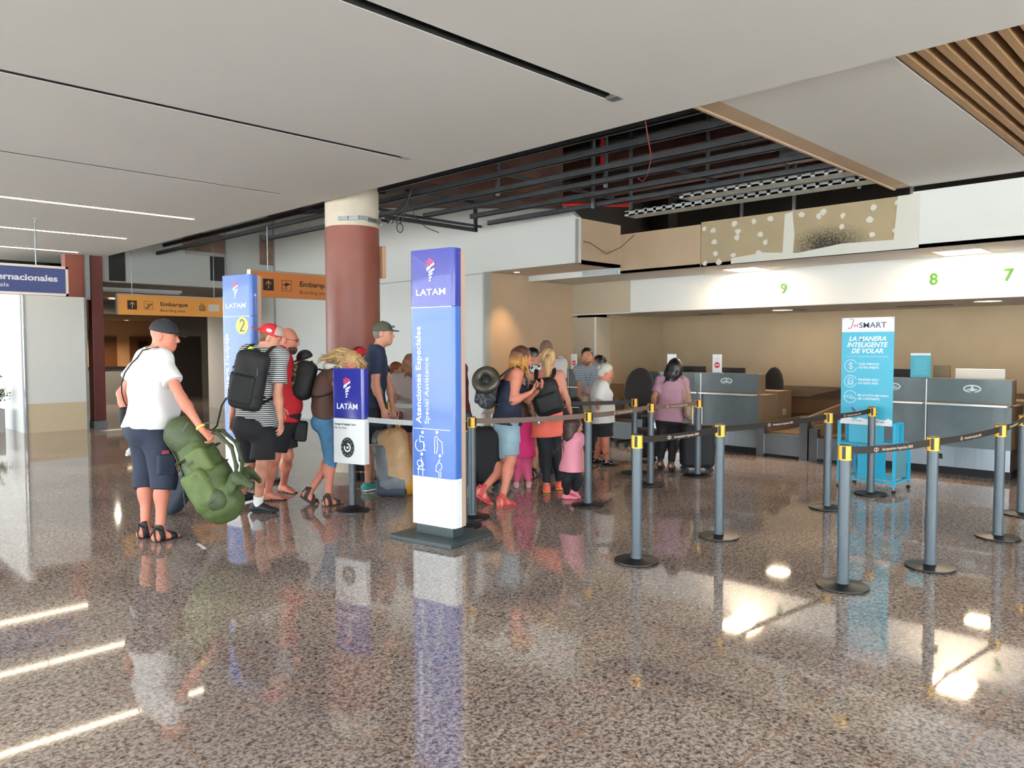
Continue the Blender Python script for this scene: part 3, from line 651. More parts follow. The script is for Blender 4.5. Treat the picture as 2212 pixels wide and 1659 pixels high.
def totem(corner, rz, label, kind):
    c, s = math.cos(rz), math.sin(rz); off = np.array([.05*c+(-.25)*s*-1*0+.0, 0, 0])
    ly = -.24; ox = corner[0]-(-.03*c-ly*s); oy = corner[1]-(-.03*s+ly*c)
    t = thing('sign_totem', label, 'sign', (ox, oy, 0), rz, 'tall airline signs')
    MB().box((-.22, -.34, 0), (.34, .34, .035)).build('base_plate', M_base, t, bevel=.004)
    MB().box((-.02, -.2, .035), (.12, .2, .12)).build('plinth', M_base, t)
    totem_body(t, 0, 0, .12, .53, 'white_foot', M_tw); totem_body(t, 0, 0, .53, 1.96, 'blue_panel', M_blue); totem_body(t, 0, 0, 1.965, 2.44, 'head_panel', M_navy if kind == 0 else M_blue)
    mb = MB().box((.052, -.238, .12), (.066, .238, 2.435)); mb.box((.066, -.236, .12), (.11, .236, 2.43)); mb.build('back_panel', M_edge, t)
    mb = MB()
    for z in (.2, .5, .56, 1.0, 1.12, 1.5, 1.9, 2.0, 2.4):
        mb.add(*_studs((.02, -.242, z))); mb.add(*_studs((.085, -.24, z)))
    mb.build('rivet_row', M_steel, t)
    L = MB().box((FX, -.22, 1.957), (FX+.01, .22, 1.963)); L.build('divider', M_txt, t)
    airline_logo(t, (FX, .0, 2.17), FA, FB, .19); text('LATAM', .052, (FX, 0, 2.06), FA, FB, M_txt, t, 'airline_name', width=.32, bold=.02, align='CENTER')
    if kind == 0:
        text('Atenciones Especiales', .056, (FX, .115, .98), FB, -FA, M_txt, t, 'sign_lettering', width=.82, bold=.025)
        text('Special Assistance', .045, (FX, .03, .98), FB, -FA, M_txt, t, 'sign_lettering', width=.56)
        MB().box((FX, -.2, .935), (FX+.004, .2, .94)).build('divider', M_txt, t)
        def ic(fn, y, z):
            mb = MB(); O = (FX, y, z); a = (O, FA, FB, -PX); fn(mb, a); mb.build('pictogram', M_txt, t)
        w_ = .007
        def wheel(mb, a): disc(mb, (.03, .17), .014, *a) or ring(mb, (.0, .06), .055, w_, *a, a0=120, a1=400); stroke(mb, [(.0, .14), (.0, .09), (.04, .09), (.045, .02), (.065, .02)], w_, *a); stroke(mb, [(.0, .14), (.045, .13)], w_, *a)
        def cane(mb, a): disc(mb, (-.01, .18), .014, *a); stroke(mb, [(-.035, .0), (-.035, .13), (-.015, .15), (.01, .12), (.045, .10), (.05, 0)], w_, *a); stroke(mb, [(-.015, .0), (.0, .07), (-.01, .12)], w_, *a)
        def baby(mb, a): disc(mb, (.01, .18), .014, *a); ring(mb, (-.015, .1), .03, w_, *a); stroke(mb, [(.0, .15), (.03, .09), (-.03, .06), (-.03, .0)], w_, *a); stroke(mb, [(.02, .08), (.02, .0)], w_, *a); stroke(mb, [(-.04, .05), (.04, .05)], w_, *a)
        def mum(mb, a): disc(mb, (.01, .18), .014, *a); stroke(mb, [(.01, .15), (-.03, .09), (-.035, .05), (.0, .04), (.0, .0)], w_, *a); ring(mb, (.0, .09), .035, w_, *a, a0=-90, a1=90); stroke(mb, [(.02, .05), (.02, .0)], w_, *a)
        ic(wheel, .13, .735); ic(cane, -.07, .735); ic(baby, .12, .54); ic(mum, -.08, .54)
    else:
        mb = MB(); disc(mb, (.1, 1.85-.0), .1, (FX, 0, 0), FA, FB, -PX); mb.build('number_disc', M_yel, t)
        mb = MB(); O = (FX-.003, -.1, 1.79); stroke(mb, [(-.03, .1), (-.02, .125), (.005, .13), (.03, .11), (.03, .08), (-.03, 0), (.035, 0)], .012, O, FA, FB, -PX); mb.build('number_two', mat('dark_olive_print', (44, 50, 40)), t)
        text('Entrega Equipaje', .06, (FX, .13, 1.02), FB, -FA, M_txt, t, 'sign_lettering', width=.74, bold=.025)
        text('Debes tener tu tarjeta', .018, (FX, .17, .94), FA, FB, M_txt, t, 'small_lettering', bold=.03); text('You must have your', .018, (FX, .17, .905), FA, FB, M_txt, t, 'small_lettering')
        for z in (.72, .6):
            mb = MB(); O = (FX, .13, z); 
            for e in ([(-.03, 0), (.03, 0), (.03, .08), (-.03, .08), (-.03, 0)],): stroke(mb, e, .006, O, FA, FB, -PX)
            if z > .7: stroke(mb, [(-.015, .02), (-.015, .06)], .006, O, FA, FB, -PX); stroke(mb, [(0, .02), (0, .06)], .006, O, FA, FB, -PX); stroke(mb, [(.02, .03), (.045, .03), (.045, .1), (-.01, .1), (-.01, .08)], .006, O, FA, FB, -PX)
            else: ring(mb, (0, .05), .015, .005, O, FA, FB, -PX); stroke(mb, [(0, .035), (0, .015), (.02, .03)], .006, O, FA, FB, -PX); stroke(mb, [(-.015, .08), (-.01, .1), (.01, .1), (.015, .08)], .006, O, FA, FB, -PX)
            mb.build('pictogram', M_txt, t)
    return t
def _studs(c, r=.005):
    x, y, z = c; V = [(x-r, y, z), (x, y, z-r), (x+r, y, z), (x, y, z+r), (x, y-.003, z)]; return V, [(0, 1, 4), (1, 2, 4), (2, 3, 4), (3, 0, 4)]
totem(at(985, 1140, .13), math.radians(10), 'tall blue sign reading Atenciones Especiales on a dark base plate', 0)
t2_ = totem(at(541, 592, 2.49), math.radians(14), 'tall blue sign with a yellow disc and the number 2 behind the men', 1); t2_.scale = (1, 1.08, 1.02)
# small white and blue sign on a post
g = at(762, 1103); t = thing('post_sign', 'small blue and white sign on a grey post with 40 in a black dial', 'sign', g, math.radians(14))
MB().lathe([(.17, 0), (.17, .012), (.10, .035), (.04, .06)], seg=40).build('base', mat('black_rubber', (24, 24, 26), .35), t, smooth=True)
MB().lathe([(.035, .05), (.035, .9)], seg=24).build('pole', mat('post_dark_grey', (70, 76, 82), .35, .3), t, smooth=True)
def panel(z0, z1, w=.205):
    P = [(.02, -w)]+[(-.03+.03*math.cos(math.radians(a)), -w+.03+.03*math.sin(math.radians(a))) for a in range(270, 179, -15)]+[(-.03+.03*math.cos(math.radians(a)), w-.03+.03*math.sin(math.radians(a))) for a in range(180, 89, -15)]+[(.02, w)]
    return MB().prism(P[::-1], z0, z1)
panel(.48, .925).build('white_panel', M_tw, t, smooth=True); panel(.93, 1.42).build('blue_panel', M_navy, t, smooth=True)
FX = -.0625
airline_logo(t, (FX, .0, 1.13), FA, FB, .2); text('LATAM', .055, (FX, 0, 1.02), FA, FB, M_txt, t, 'airline_name', width=.27, bold=.02, align='CENTER')
text('Entrega de Equipaje Cierra', .02, (FX, .17, .86), FA, FB, M_blk, t, 'small_lettering', width=.28); text('Bag Drop Closes', .018, (FX, .17, .825), FA, FB, mat('grey_print', (120, 122, 126)), t, 'small_lettering', width=.16)
mb = MB(); disc(mb, (0, .64), .085, (FX, 0, 0), FA, FB, -PX, n=36, ry=.1); mb.build('dial', M_blk, t)
mb = MB(); ring(mb, (0, .64), .045, .014, (FX-.003, 0, 0), FA, FB, -PX, a0=-200, a1=90)
for k in range(12): a = math.radians(30*k); stroke(mb, [(.066*math.cos(a), .64+.08*math.sin(a)), (.07*math.cos(a), .64+.085*math.sin(a))], .006, (FX-.003, 0, 0), FA, FB, -PX)
mb.build('dial_marks', M_txt, t); text('40', .022, (FX-.003, 0, .63), FA, FB, M_txt, t, 'dial_number', bold=.06, align='CENTER')
mb = MB()
for z in (.52, .88, .97, 1.38): mb.add(*_studs((.0, -.206, z)))
mb.build('rivet_row', M_steel, t)

# ------------------------------------------------------------------ belt posts
M_pole = mat('post_grey', (80, 90, 97), .38, .2, noise=.03); M_cap = mat('cap_yellow', (240, 178, 20), .35); M_foot = mat('foot_black', (14, 15, 17), .4, spec=.3)
M_poled = mat('post_dark', (78, 88, 98), .35, .35)
post0 = thing('belt_post', '', 'barrier post', (0, 0, 0))
MB().lathe([(.165, 0), (.17, .006), (.168, .016), (.06, .026), (.045, .03)], seg=48).build('base', M_foot, post0, smooth=True)
MB().lathe([(.0385, .025), (.0385, .87)], seg=28).lathe([(.043, .03), (.043, .05)], seg=28).build('pole', M_pole, post0, smooth=True)
cp = MB().lathe([(.042, .865), (.042, .955), (.04, .962)], seg=28).build('cap', M_cap, post0, smooth=True)
MB().box((-.046, -.011, .875), (.046, .011, .958)).box((-.011, -.046, .875), (.011, .046, .958)).build('belt_slot', M_blk, cp)
MB().lathe([(.036, .96), (.034, .968)], seg=24).build('cap_top', M_blk, cp)
posts = {}; first = [True]
def post(k, px, py, label, rz=0., h=1., dark=False, P=None):
    P = at(px, py) if P is None else np.array(P, float); o = post0 if first[0] else copy_tree(post0); first[0] = False
    o.location = (P[0], P[1], 0); o.rotation_euler = (0, 0, rz); o.scale = (1, 1, h); o['label'] = label; o['group'] = 'yellow-capped belt posts'
    posts[k] = P
    return o
post('A', 1375, 1213, 'yellow-capped grey post standing left of the others in front', .4)
post('B', 1553, 1160, 'yellow-capped grey post in front of the first baggage scale', .4)
post('C', 1820, 1268, 'yellow-capped grey post nearest the camera', .2)
post('D', 2009, 1226, 'yellow-capped grey post with its flared clip open, right of the nearest one', .2)
post('E', 2155, 1162, 'yellow-capped grey post near the right edge in front of the right counter', .2)
post('F', 1786, 1098, 'yellow-capped grey post just left of the turquoise banner', .4)
post('G', 1880, 1068, 'yellow-capped grey post directly in front of the turquoise banner', .4)
post('H', 1405, 1048, 'yellow-capped grey post left of the woman in lilac', .3)
post('I', 1507, 1028, 'yellow-capped grey post in front of the black suitcase of the woman in lilac', .3)
post('J', 1270, 1092, 'yellow-capped grey post right of the little girl in pink', .3)
post('K', 1020, 1118, 'yellow-capped grey post right of the Special Assistance sign', .3)
post('L', 2205, 1112, 'yellow-capped grey post cut by the right edge of the photo', .3)
post('M', 1370, 1022, 'yellow-capped dark post behind the old woman, before the desk', .3)
post('R', 1003, 1135, 'yellow-capped dark post half hidden behind the Special Assistance sign', .1, P=at(1001, 1136))
post('Q', 0, 0, 'yellow-capped post in front of the navy-shirted man', .3, P=atd(842, 1030, 9.35)*[1, 1, 0])
# open clip on the post D
t = bpy.data.objects
MB().box((.03, -.03, .87), (.1, .03, .885), rotm(0, .5), (0, 0, .03)).build('open_clip', M_foot, None)
bpy.data.objects['open_clip'].parent = [o for o in bpy.data.objects if o.get('label', '').find('flared') > 0][0]
M_belt = mat('black_belt', (28, 22, 22), .6); M_belt2 = mat('brown_belt', (104, 84, 74), .6); M_belt3 = mat('grey_belt', (168, 172, 170), .5)
M_bt = mat('belt_print', (196, 170, 150), .6)
def belt(a, b, label, m=M_belt, txt=True, z=.925, w=.05, sag=.012, ends=None):
    A = np.array(posts[a] if isinstance(a, str) else a, float)*[1, 1, 0]; B = np.array(posts[b] if isinstance(b, str) else b, float)*[1, 1, 0]
    L = np.linalg.norm(B-A); d = (B-A)/L; A = A+d*.04; B = B-d*.04; L -= .08
    mid = (A+B)/2; t = thing('barrier_belt', label, 'belt', (mid[0], mid[1], 0), math.atan2(d[1], d[0]), 'belts between the posts')
    n = 12; pts = [((-.5+i/n)*L, 0, z-sag*4*(i/n)*(1-i/n)) for i in range(n+1)]
    MB().ribbon(pts, w, .003).build('strap', m, t)
    # the lettering faces the camera side
    nrm_ = np.array([-d[1], d[0]]); side = -1 if nrm_ @ (mid[:2]) > 0 else 1
    if txt:
        k = max(1, int(L/.95))
        for i in range(k):
            xc = (-.5+(i+.5)/k)*L; zz = z-sag*4*(.5+xc/L)*(.5-xc/L)-.011
            Aa = PX if side < 0 else -PX; y = side*.003
            O = np.array([xc, y, zz]); text('Aeropuertos Argentina 2000', .02, O-Aa*.1, Aa, PZ, M_bt, t, 'belt_lettering', width=.34, bold=.02, depth=.001)
            mb = MB(); ring(mb, (-.16, .011), .026, .005, O, Aa, PZ, np.cross(Aa, PZ), .001, ry=.014); stroke(mb, [(-.16, -.003), (-.16, .02)], .008, O, Aa, PZ, np.cross(Aa, PZ), .001); mb.build('belt_emblem', M_bt, t)
    return t
belt('A', 'B', 'black printed belt from the left front post to the next one')
belt('B', 'F', 'black printed belt passing in front of the baggage scales')
belt('F', 'G', 'short black belt ending in front of the turquoise banner')
belt('C', 'D', 'black printed belt starting at the nearest post')
belt('D', 'E', 'black printed belt in front of the right counter')
belt('E', 'L', 'black belt running out of the right edge of the photo')
belt('K', 'J', 'brown belt in front of the woman in the coral top', M_belt2, False)
belt('J', 'H', 'brown printed belt in front of the old woman', M_belt2)
belt('H', 'I', 'brown printed belt across the back of the woman in lilac', M_belt2)
belt('M', atd(1150, 1000, 9.6), 'dark belt running behind the girl and the old woman', M_belt, False)
belt(g, 'R', 'pale grey belt from the small sign towards the tall sign', M_belt3, False)
belt('Q', atd(985, 1030, 9.2), 'pale grey belt in front of the woman in the grey blouse', M_belt3, False)

# ------------------------------------------------------------------ check-in counters
M_cnt = mat('slate_laminate', (92, 104, 108), .35, noise=.06, nscale=8, coat=.1); M_side = mat('brown_steel_side', (122, 104, 84), .45, .4)
M_ledge = mat('bright_aluminium', (222, 224, 226), .3, .6); M_emb = mat('pale_emblem', (204, 218, 218), .4)
def emblem(par, x, y, z, s=1.):
    mb = MB(); O = (x, y, z); ring(mb, (0, 0), .1*s, .017*s, O, FA, FB, -PX, .003, n=32, ry=.05*s); mb.plate([(-.03*s, -.045*s), (.03*s, -.045*s), (.008*s, .04*s), (-.008*s, .04*s)], O, FA, FB, -PX, .003)
    mb.plate([(-.075*s, -.01*s), (-.02*s, .005*s), (-.03*s, -.02*s)], O, FA, FB, -PX, .003); mb.plate([(.075*s, -.01*s), (.02*s, .005*s), (.03*s, -.02*s)][::-1], O, FA, FB, -PX, .003)
    mb.build('airport_emblem', M_emb, par)
def counter(y0, y1, label, seam, emb, ext=True, x=10.75):
    t = thing('check_in_counter', label, 'counter', (x, (y0+y1)/2, 0), 0, 'check-in counters'); h = (y1-y0)/2; s = seam-(y0+y1)/2
    MB().box((0, -h, .93), (.02, s-.006, 1.22)).box((0, s+.006, .93), (.02, h, 1.22)).build('upper_panel', M_cnt, t)
    MB().box((.03, -h, .36), (.05, s-.006, .885)).box((.03, s+.006, .36), (.05, h, .885)).build('lower_panel', M_cnt, t)
    MB().box((.02, -h, .1), (.6, h, .36)).build('steel_plinth', M_stain, t); MB().box((.06, -h, 0), (.6, h, .1)).build('toe_recess', M_black, t)
    MB().box((.02, -h, .91), (.24, h, 1.215)).box((.05, -h+.0, .36), (.62, h, .89)).build('carcass', M_side, t)
    MB().box((-.12, -h+.02, .892), (.03, s-.03, .912)).box((-.12, s+.03-.02, .892), (.03, h-.02, .912)).build('bag_ledge', M_ledge, t)
    if ext:
        e = MB().box((.62, -h-.02, .1), (1.1, -h+.5, .93)).build('side_cabinet', M_side, t)
        MB().box((.8, -h-.03, .55), (.9, -h-.02, .65)).build('power_outlet', M_alu, e)
    MB().box((-.004, s-.006, .36), (.0, s+.006, 1.21)).build('seam_strip', M_ledge, t)
    for ey in emb: emblem(t, -.003, ey-(y0+y1)/2, 1.1)
    return t
counter(5.46, 7.42, 'slate grey check-in counter facing the woman in lilac', 6.43, [5.98])
counter(2.2, 4.0, 'slate grey check-in counter right of the turquoise banner', 3.14, [2.62, 3.55])
counter(8.75, 9.62, 'check-in counter half hidden behind the clerk at the brown wall', 9.2, [])
counter(-.6, 1.95, 'check-in counter cut by the right edge of the photo', .8, [])
def conveyor(y0, y1, label, dp=1.9, ms=None):
    M_stain_ = ms or M_stain
    t = thing('baggage_scale', label, 'baggage scale', (10.7, (y0+y1)/2, 0), 0, 'baggage scales between the counters'); h = (y1-y0)/2
    MB().box((0, -h, .04), (.03, h, .32)).box((0, -h, .32), (.25, h, .335)).build('steel_front', M_stain_, t)
    MB().box((.03, -h+.03, .0), (dp, h-.03, .30)).build('frame', M_black, t)
    MB().box((.2, -h+.06, .30), (dp, h-.06, .345)).build('belt', mat('brown_belt_rubber', (86, 68, 52), .5), t)
    for y in (-h, h-.12): MB().box((-.02, y, 0), (.1, y+.12, .62 if y < 0 else .46)).build('corner_post', M_stain_, t)
    V = [(.1, 0, .3), (dp, 0, .3), (dp, 0, .62+.1*dp), (.1, 0, .62)]
    MB().add([(a, -h+.02, c) for a, b, c in V]+[(a, -h+.06, c) for a, b, c in V], [(0, 1, 2, 3), (7, 6, 5, 4), (0, 4, 5, 1), (1, 5, 6, 2), (2, 6, 7, 3), (3, 7, 4, 0)]).build('side_panel', M_side, t)
    MB().box((.1, h-.06, .3), (dp, h-.02, .5)).build('side_panel', M_side, t)
    return t
conveyor(4.66, 5.44, 'baggage scale beside the counter of the woman in lilac'); conveyor(4.02, 4.64, 'baggage scale partly hidden by the turquoise banner'); conveyor(7.5, 8.3, 'baggage scale behind the old woman', .6, mat('dulled_steel', (92, 96, 98), .5, .6))  # last scale: same steel coloured darker to cancel its reflected glare
t = thing('baggage_conveyor', 'long brown baggage conveyor along the back wall', 'conveyor', (13.1, 5, 0))
MB().box((-.4, -8, .5), (.4, 2.2, .78)).build('bed', mat('brown_metal', (120, 92, 68), .4, .5), t); MB().box((-.42, -8, .78), (-.36, 2.2, .9)).box((.36, -8, .78), (.42, 2.2, .92)).build('side_rail', M_side, t)
for y in (-7, -4, -1.5, 1.5): MB().box((-.3, y, 0), (-.2, y+.1, .5)).box((.2, y, 0), (.3, y+.1, .5)).build('leg', M_black, t)
V = [(-.45, -.9, .75), (-.45, .5, .8), (-.45, -.75, 1.12)]; V2 = [(.1, b, c) for a, b, c in V]
MB().add(V+V2, [(0, 1, 2), (5, 4, 3), (0, 3, 4, 1), (1, 4, 5, 2), (2, 5, 3, 0)]).build('chute_hood', mat('dark_brown_steel', (70, 54, 42), .5, .3), t)
# desk with drawers
t = thing('desk', 'low beige desk with drawers behind the old woman', 'desk', (11.75, 7.95, 0))
MB().box((0, -.45, .7), (.7, .6, .74)).build('desktop', mat('dark_desk', (70, 56, 46), .4), t); MB().box((.03, -.44, 0), (.65, .1, .7)).build('carcass', M_side, t)
for z in (.08, .29, .5):
    d = MB().box((.01, -.42, z), (.03, .08, z+.18)).build('drawer', mat('beige_drawer', (158, 138, 112), .5), t); MB().box((0, -.2, z+.09), (.012, -.14, z+.1)).build('handle', M_black, d)
MB().box((-.3, -.5, .885), (-.15, .1, .905)).box((-.25, -.5, .74), (-.2, -.45, .885)).build('bag_ledge', M_ledge, t)
def chair(x, y, rz, label, s=1.):
    t = thing('office_chair', label, 'chair', (x, y, 0), rz, 'black mesh office chairs'); M = mat('chair_mesh', (26, 24, 24), .7)
    solid('backrest', [EL((-.2, 0, .93), (.045, .27*s, .36), rotm(0, -.12)), EL((-.2, 0, .8), (.045, .25*s, .2), k=.05)], .016, M, t, .06)
    solid('seat', [BX((.02, 0, .5), (.24, .25, .035), None, .03)], .018, M, t)
    for q in (-1, 1):
        a = MB().tube([(-.1, .27*q, .5), (-.1, .3*q, .7), (.1, .3*q, .71)], .018, 6).build('armrest', M_black, t)
    MB().tube([(0, 0, .08), (0, 0, .48)], .025, 8).build('stem', M_black, t)
    mb = MB()
    for k in range(5): a = 1.2566*k; mb.tube([(0, 0, .1), (.28*math.cos(a), .28*math.sin(a), .06)], .018, 6)
    mb.build('star_base', M_black, t)
    for k in range(5): a = 1.2566*k; MB().tube([(.28*math.cos(a)-.02, .28*math.sin(a), .03), (.28*math.cos(a)+.02, .28*math.sin(a), .03)], .03, 8).build('caster', M_black, t)
P = atd(1370, 830, 12.6); chair(P[0], P[1], math.radians(190), 'black office chair with a tall mesh back before the brown wall')
P = atX(1650, 825, 12.25); chair(P[0], P[1], math.radians(160), 'office chair showing behind the end of the left counter', .9)
def monitor(px, py, label, w=.42, m=M_black, X=11.1, z=1.22):
    P = atX(px, py, X); t = thing('monitor', label, 'monitor', (P[0], P[1], .93), 0, 'screens behind the counters')
    MB().box((-.02, -w/2, P[2]-.93-.3), (.02, w/2, P[2]-.93)).build('screen_housing', m, t, bevel=.006); MB().box((-.03, -.1, 0), (.12, .1, .015)).box((.0, -.03, .01), (.03, .03, P[2]-1.1)).build('stand', m, t)
monitor(1500, 791, 'black monitor behind the counter, right of the lilac woman\'s head'); monitor(1583, 794, 'black monitor beside the white no entry notice')
monitor(1949, 797, 'black monitor right of the turquoise banner'); monitor(1240, 806, 'dark monitor beside the clerk'); monitor(2117, 797, 'white flat printer or screen on the right counter', .55, mat('office_white', (216, 212, 204), .5))
P = atX(2030, 797, 11.0); o = MB().box((-.02, -.1, 0), (.02, .1, .16)).build('card_holder', M_side); o.location = (11.1, P[1], 1.22); tag(o, 'small brown card holder on the right counter', 'holder')
def notice(px, py, w, h, label, X=10.85, m=M_tw, red=True):
    P = atX(px, py, X); t = thing('notice_sign', label, 'notice', (P[0], P[1], 1.22), 0, 'upright notices on the counters')
    MB().box((-.003, -w/2, 0), (.003, w/2, h)).box((-.003, -w/2, 0), (.06, w/2, .004)).build('acrylic_card', m, t)
    if red:
        mb = MB(); disc(mb, (0, h*.42), .047, (-.004, 0, 0), FA, FB, -PX, .001); mb.build('red_disc', mat('sign_red', (206, 48, 66)), t); mb = MB().box((-.007, -.032, h*.42-.008), (-.005, .032, h*.42+.008)); mb.build('white_bar', M_txt, t)
        MB().box((-.0045, -.05, h*.78), (-.003, .05, h*.785)).box((-.0045, -.03, h*.74), (-.003, .03, h*.744)).build('print_lines', mat('grey_print', (120, 122, 126)), t)
    return t
notice(1549, 803, .16, .29, 'white notice with a red no entry disc on the left counter'); notice(1451, 803, .17, .29, 'white notice behind the head of the woman in lilac')
notice(1240, 800, .14, .28, 'white notice with a red disc left of the clerk', 10.9); notice(1211, 806, .12, .24, 'white notice half hidden by the bald man\'s shoulder', 10.9, red=False)
t = notice(1988, 811, .24, .32, 'turquoise leaflet with a white header standing on the right counter', m=mat('turquoise_print', (66, 172, 196), .4), red=False)
MB().box((-.005, -.12, .29), (-.003, .12, .32)).build('header', M_txt, t)
mb = MB()
for k in range(9): mb.box((-.005, -.09+.01*(k % 3), .05+.024*k), (-.003, .08-.015*(k % 2), .055+.024*k))
mb.build('print_lines', mat('pale_print', (150, 214, 226)), t)

# ------------------------------------------------------------------ turquoise banner on its baggage sizer frame
M_tq = mat('turquoise_steel', (30, 168, 208), .4); M_tq2 = mat('turquoise_banner', (64, 176, 206), .35); M_tqd = mat('teal_side', (86, 140, 150), .4)
t = thing('banner_stand', 'turquoise banner on a blue baggage sizing frame before the right counter', 'banner', (8.9, 3.2, 0))
x0, x1, y0, y1 = -.02, .46, -.3, .3
for x, y in ((x0, y0), (x1, y0), (x0, y1), (x1, y1)):
    z1 = .78 if x == x0 else .53
    l = MB().box((x-.015, y-.015, .08), (x+.015, y+.015, z1)).build('frame_leg', M_tq, t); MB().tube([(x-.012, y, .023), (x+.012, y, .023)], .022, 10).build('caster', M_black, l); MB().box((x-.008, y-.008, .03), (x+.008, y+.008, .09)).build('caster_fork', M_steel, l)
for y in (y0, y1): MB().box((x1*.45-.015, y-.015, .5), (x1*.45+.015, y+.015, .78)).build('upper_upright', M_tq, t)
for z, xe in ((.12, x1), (.52, x1), (.77, x1*.45)):
    mb = MB(); mb.box((x0, y0-.012, z-.012), (xe, y0+.012, z+.012)).box((x0, y1-.012, z-.012), (xe, y1+.012, z+.012)).box((x0-.012, y0, z-.012), (x0+.012, y1, z+.012)).box((xe-.012, y0, z-.012), (xe+.012, y1, z+.012)); mb.build('frame_rail', M_tq, t)
MB().box((x0+.03, y0+.03, .14), (x1-.03, y1-.2, .155)).box((x0+.02, y0+.1, .15), (x0+.03, y1-.2, .5)).box((x0+.03, y0+.02, .15), (x1-.05, y0+.03, .5)).build('lower_bin', M_tq, t)
MB().box((x0+.01, y0+.12, .54), (x0+.02, y1-.1, .76)).box((x0+.02, y0+.02, .54), (x1*.45-.02, y0+.03, .76)).build('upper_bin', M_tq2, t)
MB().box((.02, y0+.012, .15), (.42, y0+.018, .5)).build('side_plate', M_tqd, t)
b = MB().box((x0-.03, -.28, .75), (x0-.02, .28, 1.95)).build('banner_board', M_tq2, t); bx = x0-.0315; O = lambda y, z: (bx, y, z)
bh = MB().box((bx, -.28, 1.79), (bx+.002, .28, 1.95)).build('white_header', M_tw, b)
mb = MB(); P = [(-.28, .75), (.28, .75), (.28, .81)]+[(.28-.04*k, .815+.012*math.sin(k*1.7)+.008*(k % 2)) for k in range(1, 14)]+[(-.28, .79)]
mb.plate(P, (bx+.001, 0, 0), FA, FB, -PX, .001); mb.build('cloud_footer', M_tw, b)
MB().tube([tuple(np.array(O(y, z))-PX*.002) for y, z in ((.215, 1.84), (.2, 1.83), (.175, 1.835), (.165, 1.87), (.15, 1.93), (.19, 1.935))], .004, 5).build('script_letter', mat('crimson_print', (200, 60, 90)), b)
text('et', .045, O(.15, 1.845), FA, FB, mat('crimson_print', (200, 60, 90)), b, 'brand_lettering', width=.055, italic=.3)
text('SMART', .06, O(.09, 1.835), FA, FB, mat('slate_print', (70, 78, 96)), b, 'brand_lettering', width=.29, bold=.01)
for s, z, w in (('LA MANERA', 1.69, .4), ('INTELIGENTE', 1.622, .44), ('DE VOLAR', 1.554, .34)): text(s, .05, O(0, z), FA, FB, M_txt, b, 'slogan_lettering', width=w, bold=.035, italic=.25, align='CENTER')
MB().box((bx, -.23, 1.515), (bx+.001, .23, 1.518)).build('divider', M_txt, b)
for z, a, c in ((1.41, 'CON PRECIOS', 'ULTRA BAJOS.'), (1.235, 'PAGANDO SÓLO', 'LO QUE USÁS.'), (1.06, 'EN LA FLOTA MÁS NUEVA', 'DEL CONTINENTE.')):
    wd_ = .33 if z < 1.1 else .22
    text(a, .023, O(.09, z+.01), FA, FB, M_txt, b, 'banner_lettering', width=wd_, bold=.02); text(c, .023, O(.09, z-.028), FA, FB, M_txt, b, 'banner_lettering', width=wd_*.72 if z < 1.1 else wd_, bold=.02)
    mb = MB(); R0 = O(.175, z); ring(mb, (0, 0), .07, .005, R0, FA, FB, -PX, .001, 20, 345, 40)
    if z > 1.3: stroke(mb, [(.022, .02), (.0, .032), (-.022, .02), (-.018, .004), (.018, -.006), (.022, -.024), (0, -.034), (-.022, -.022)], .006, R0, FA, FB, -PX); stroke(mb, [(0, -.048), (0, .048)], .005, R0, FA, FB, -PX)
    elif z > 1.2: stroke(mb, [(-.026, -.035), (.026, -.035), (.026, .03), (.012, .042), (-.012, .042), (-.026, .03), (-.026, -.035)], .005, R0, FA, FB, -PX); ring(mb, (0, -.005), .018, .004, R0, FA, FB, -PX, .001, 0, 180, 12); stroke(mb, [(-.02, -.02), (.02, -.02)], .005, R0, FA, FB, -PX)
    else: stroke(mb, [(-.055, .005), (-.03, .012), (0, .02), (.02, .005), (.055, -.012), (.04, -.022), (0, -.012), (-.035, -.004), (-.055, .005)], .005, R0, FA, FB, -PX); stroke(mb, [(0, 0), (.02, -.018)], .006, R0, FA, FB, -PX)
    mb.build('round_pictogram', M_txt, b)
mb = MB(); mb.plate([(-.14, .0), (.1, .015), (.13, .0), (.1, -.012), (-.1, -.02)], O(.0, .9), FA, FB, -PX, .001); mb.build('aircraft_print', M_tw, b)
mb = MB(); mb.plate([(-.17, .045), (-.14, .04), (-.1, .0), (-.13, -.01)], np.array(O(.0, .9))-PX*.001, FA, FB, -PX, .001); mb.build('aircraft_tail_print', mat('tail_print', (90, 96, 150)), b)
text('VOLÁ SMART', .014, O(.16, .785), FA, FB, mat('slate_print', (70, 78, 96)), b, 'small_lettering'); text('JetSMART.com', .02, O(-.02, .785), FA, FB, mat('slate_print', (70, 78, 96)), b, 'small_lettering', width=.18, bold=.03)
mb = MB()
for y, z in ((.265, 1.935), (-.265, 1.935), (-.265, .765), (-.262, 1.35)): mb.box((bx-.002, y-.004, z-.004), (bx, y+.004, z+.004))
mb.build('screw_heads', M_blk, b)

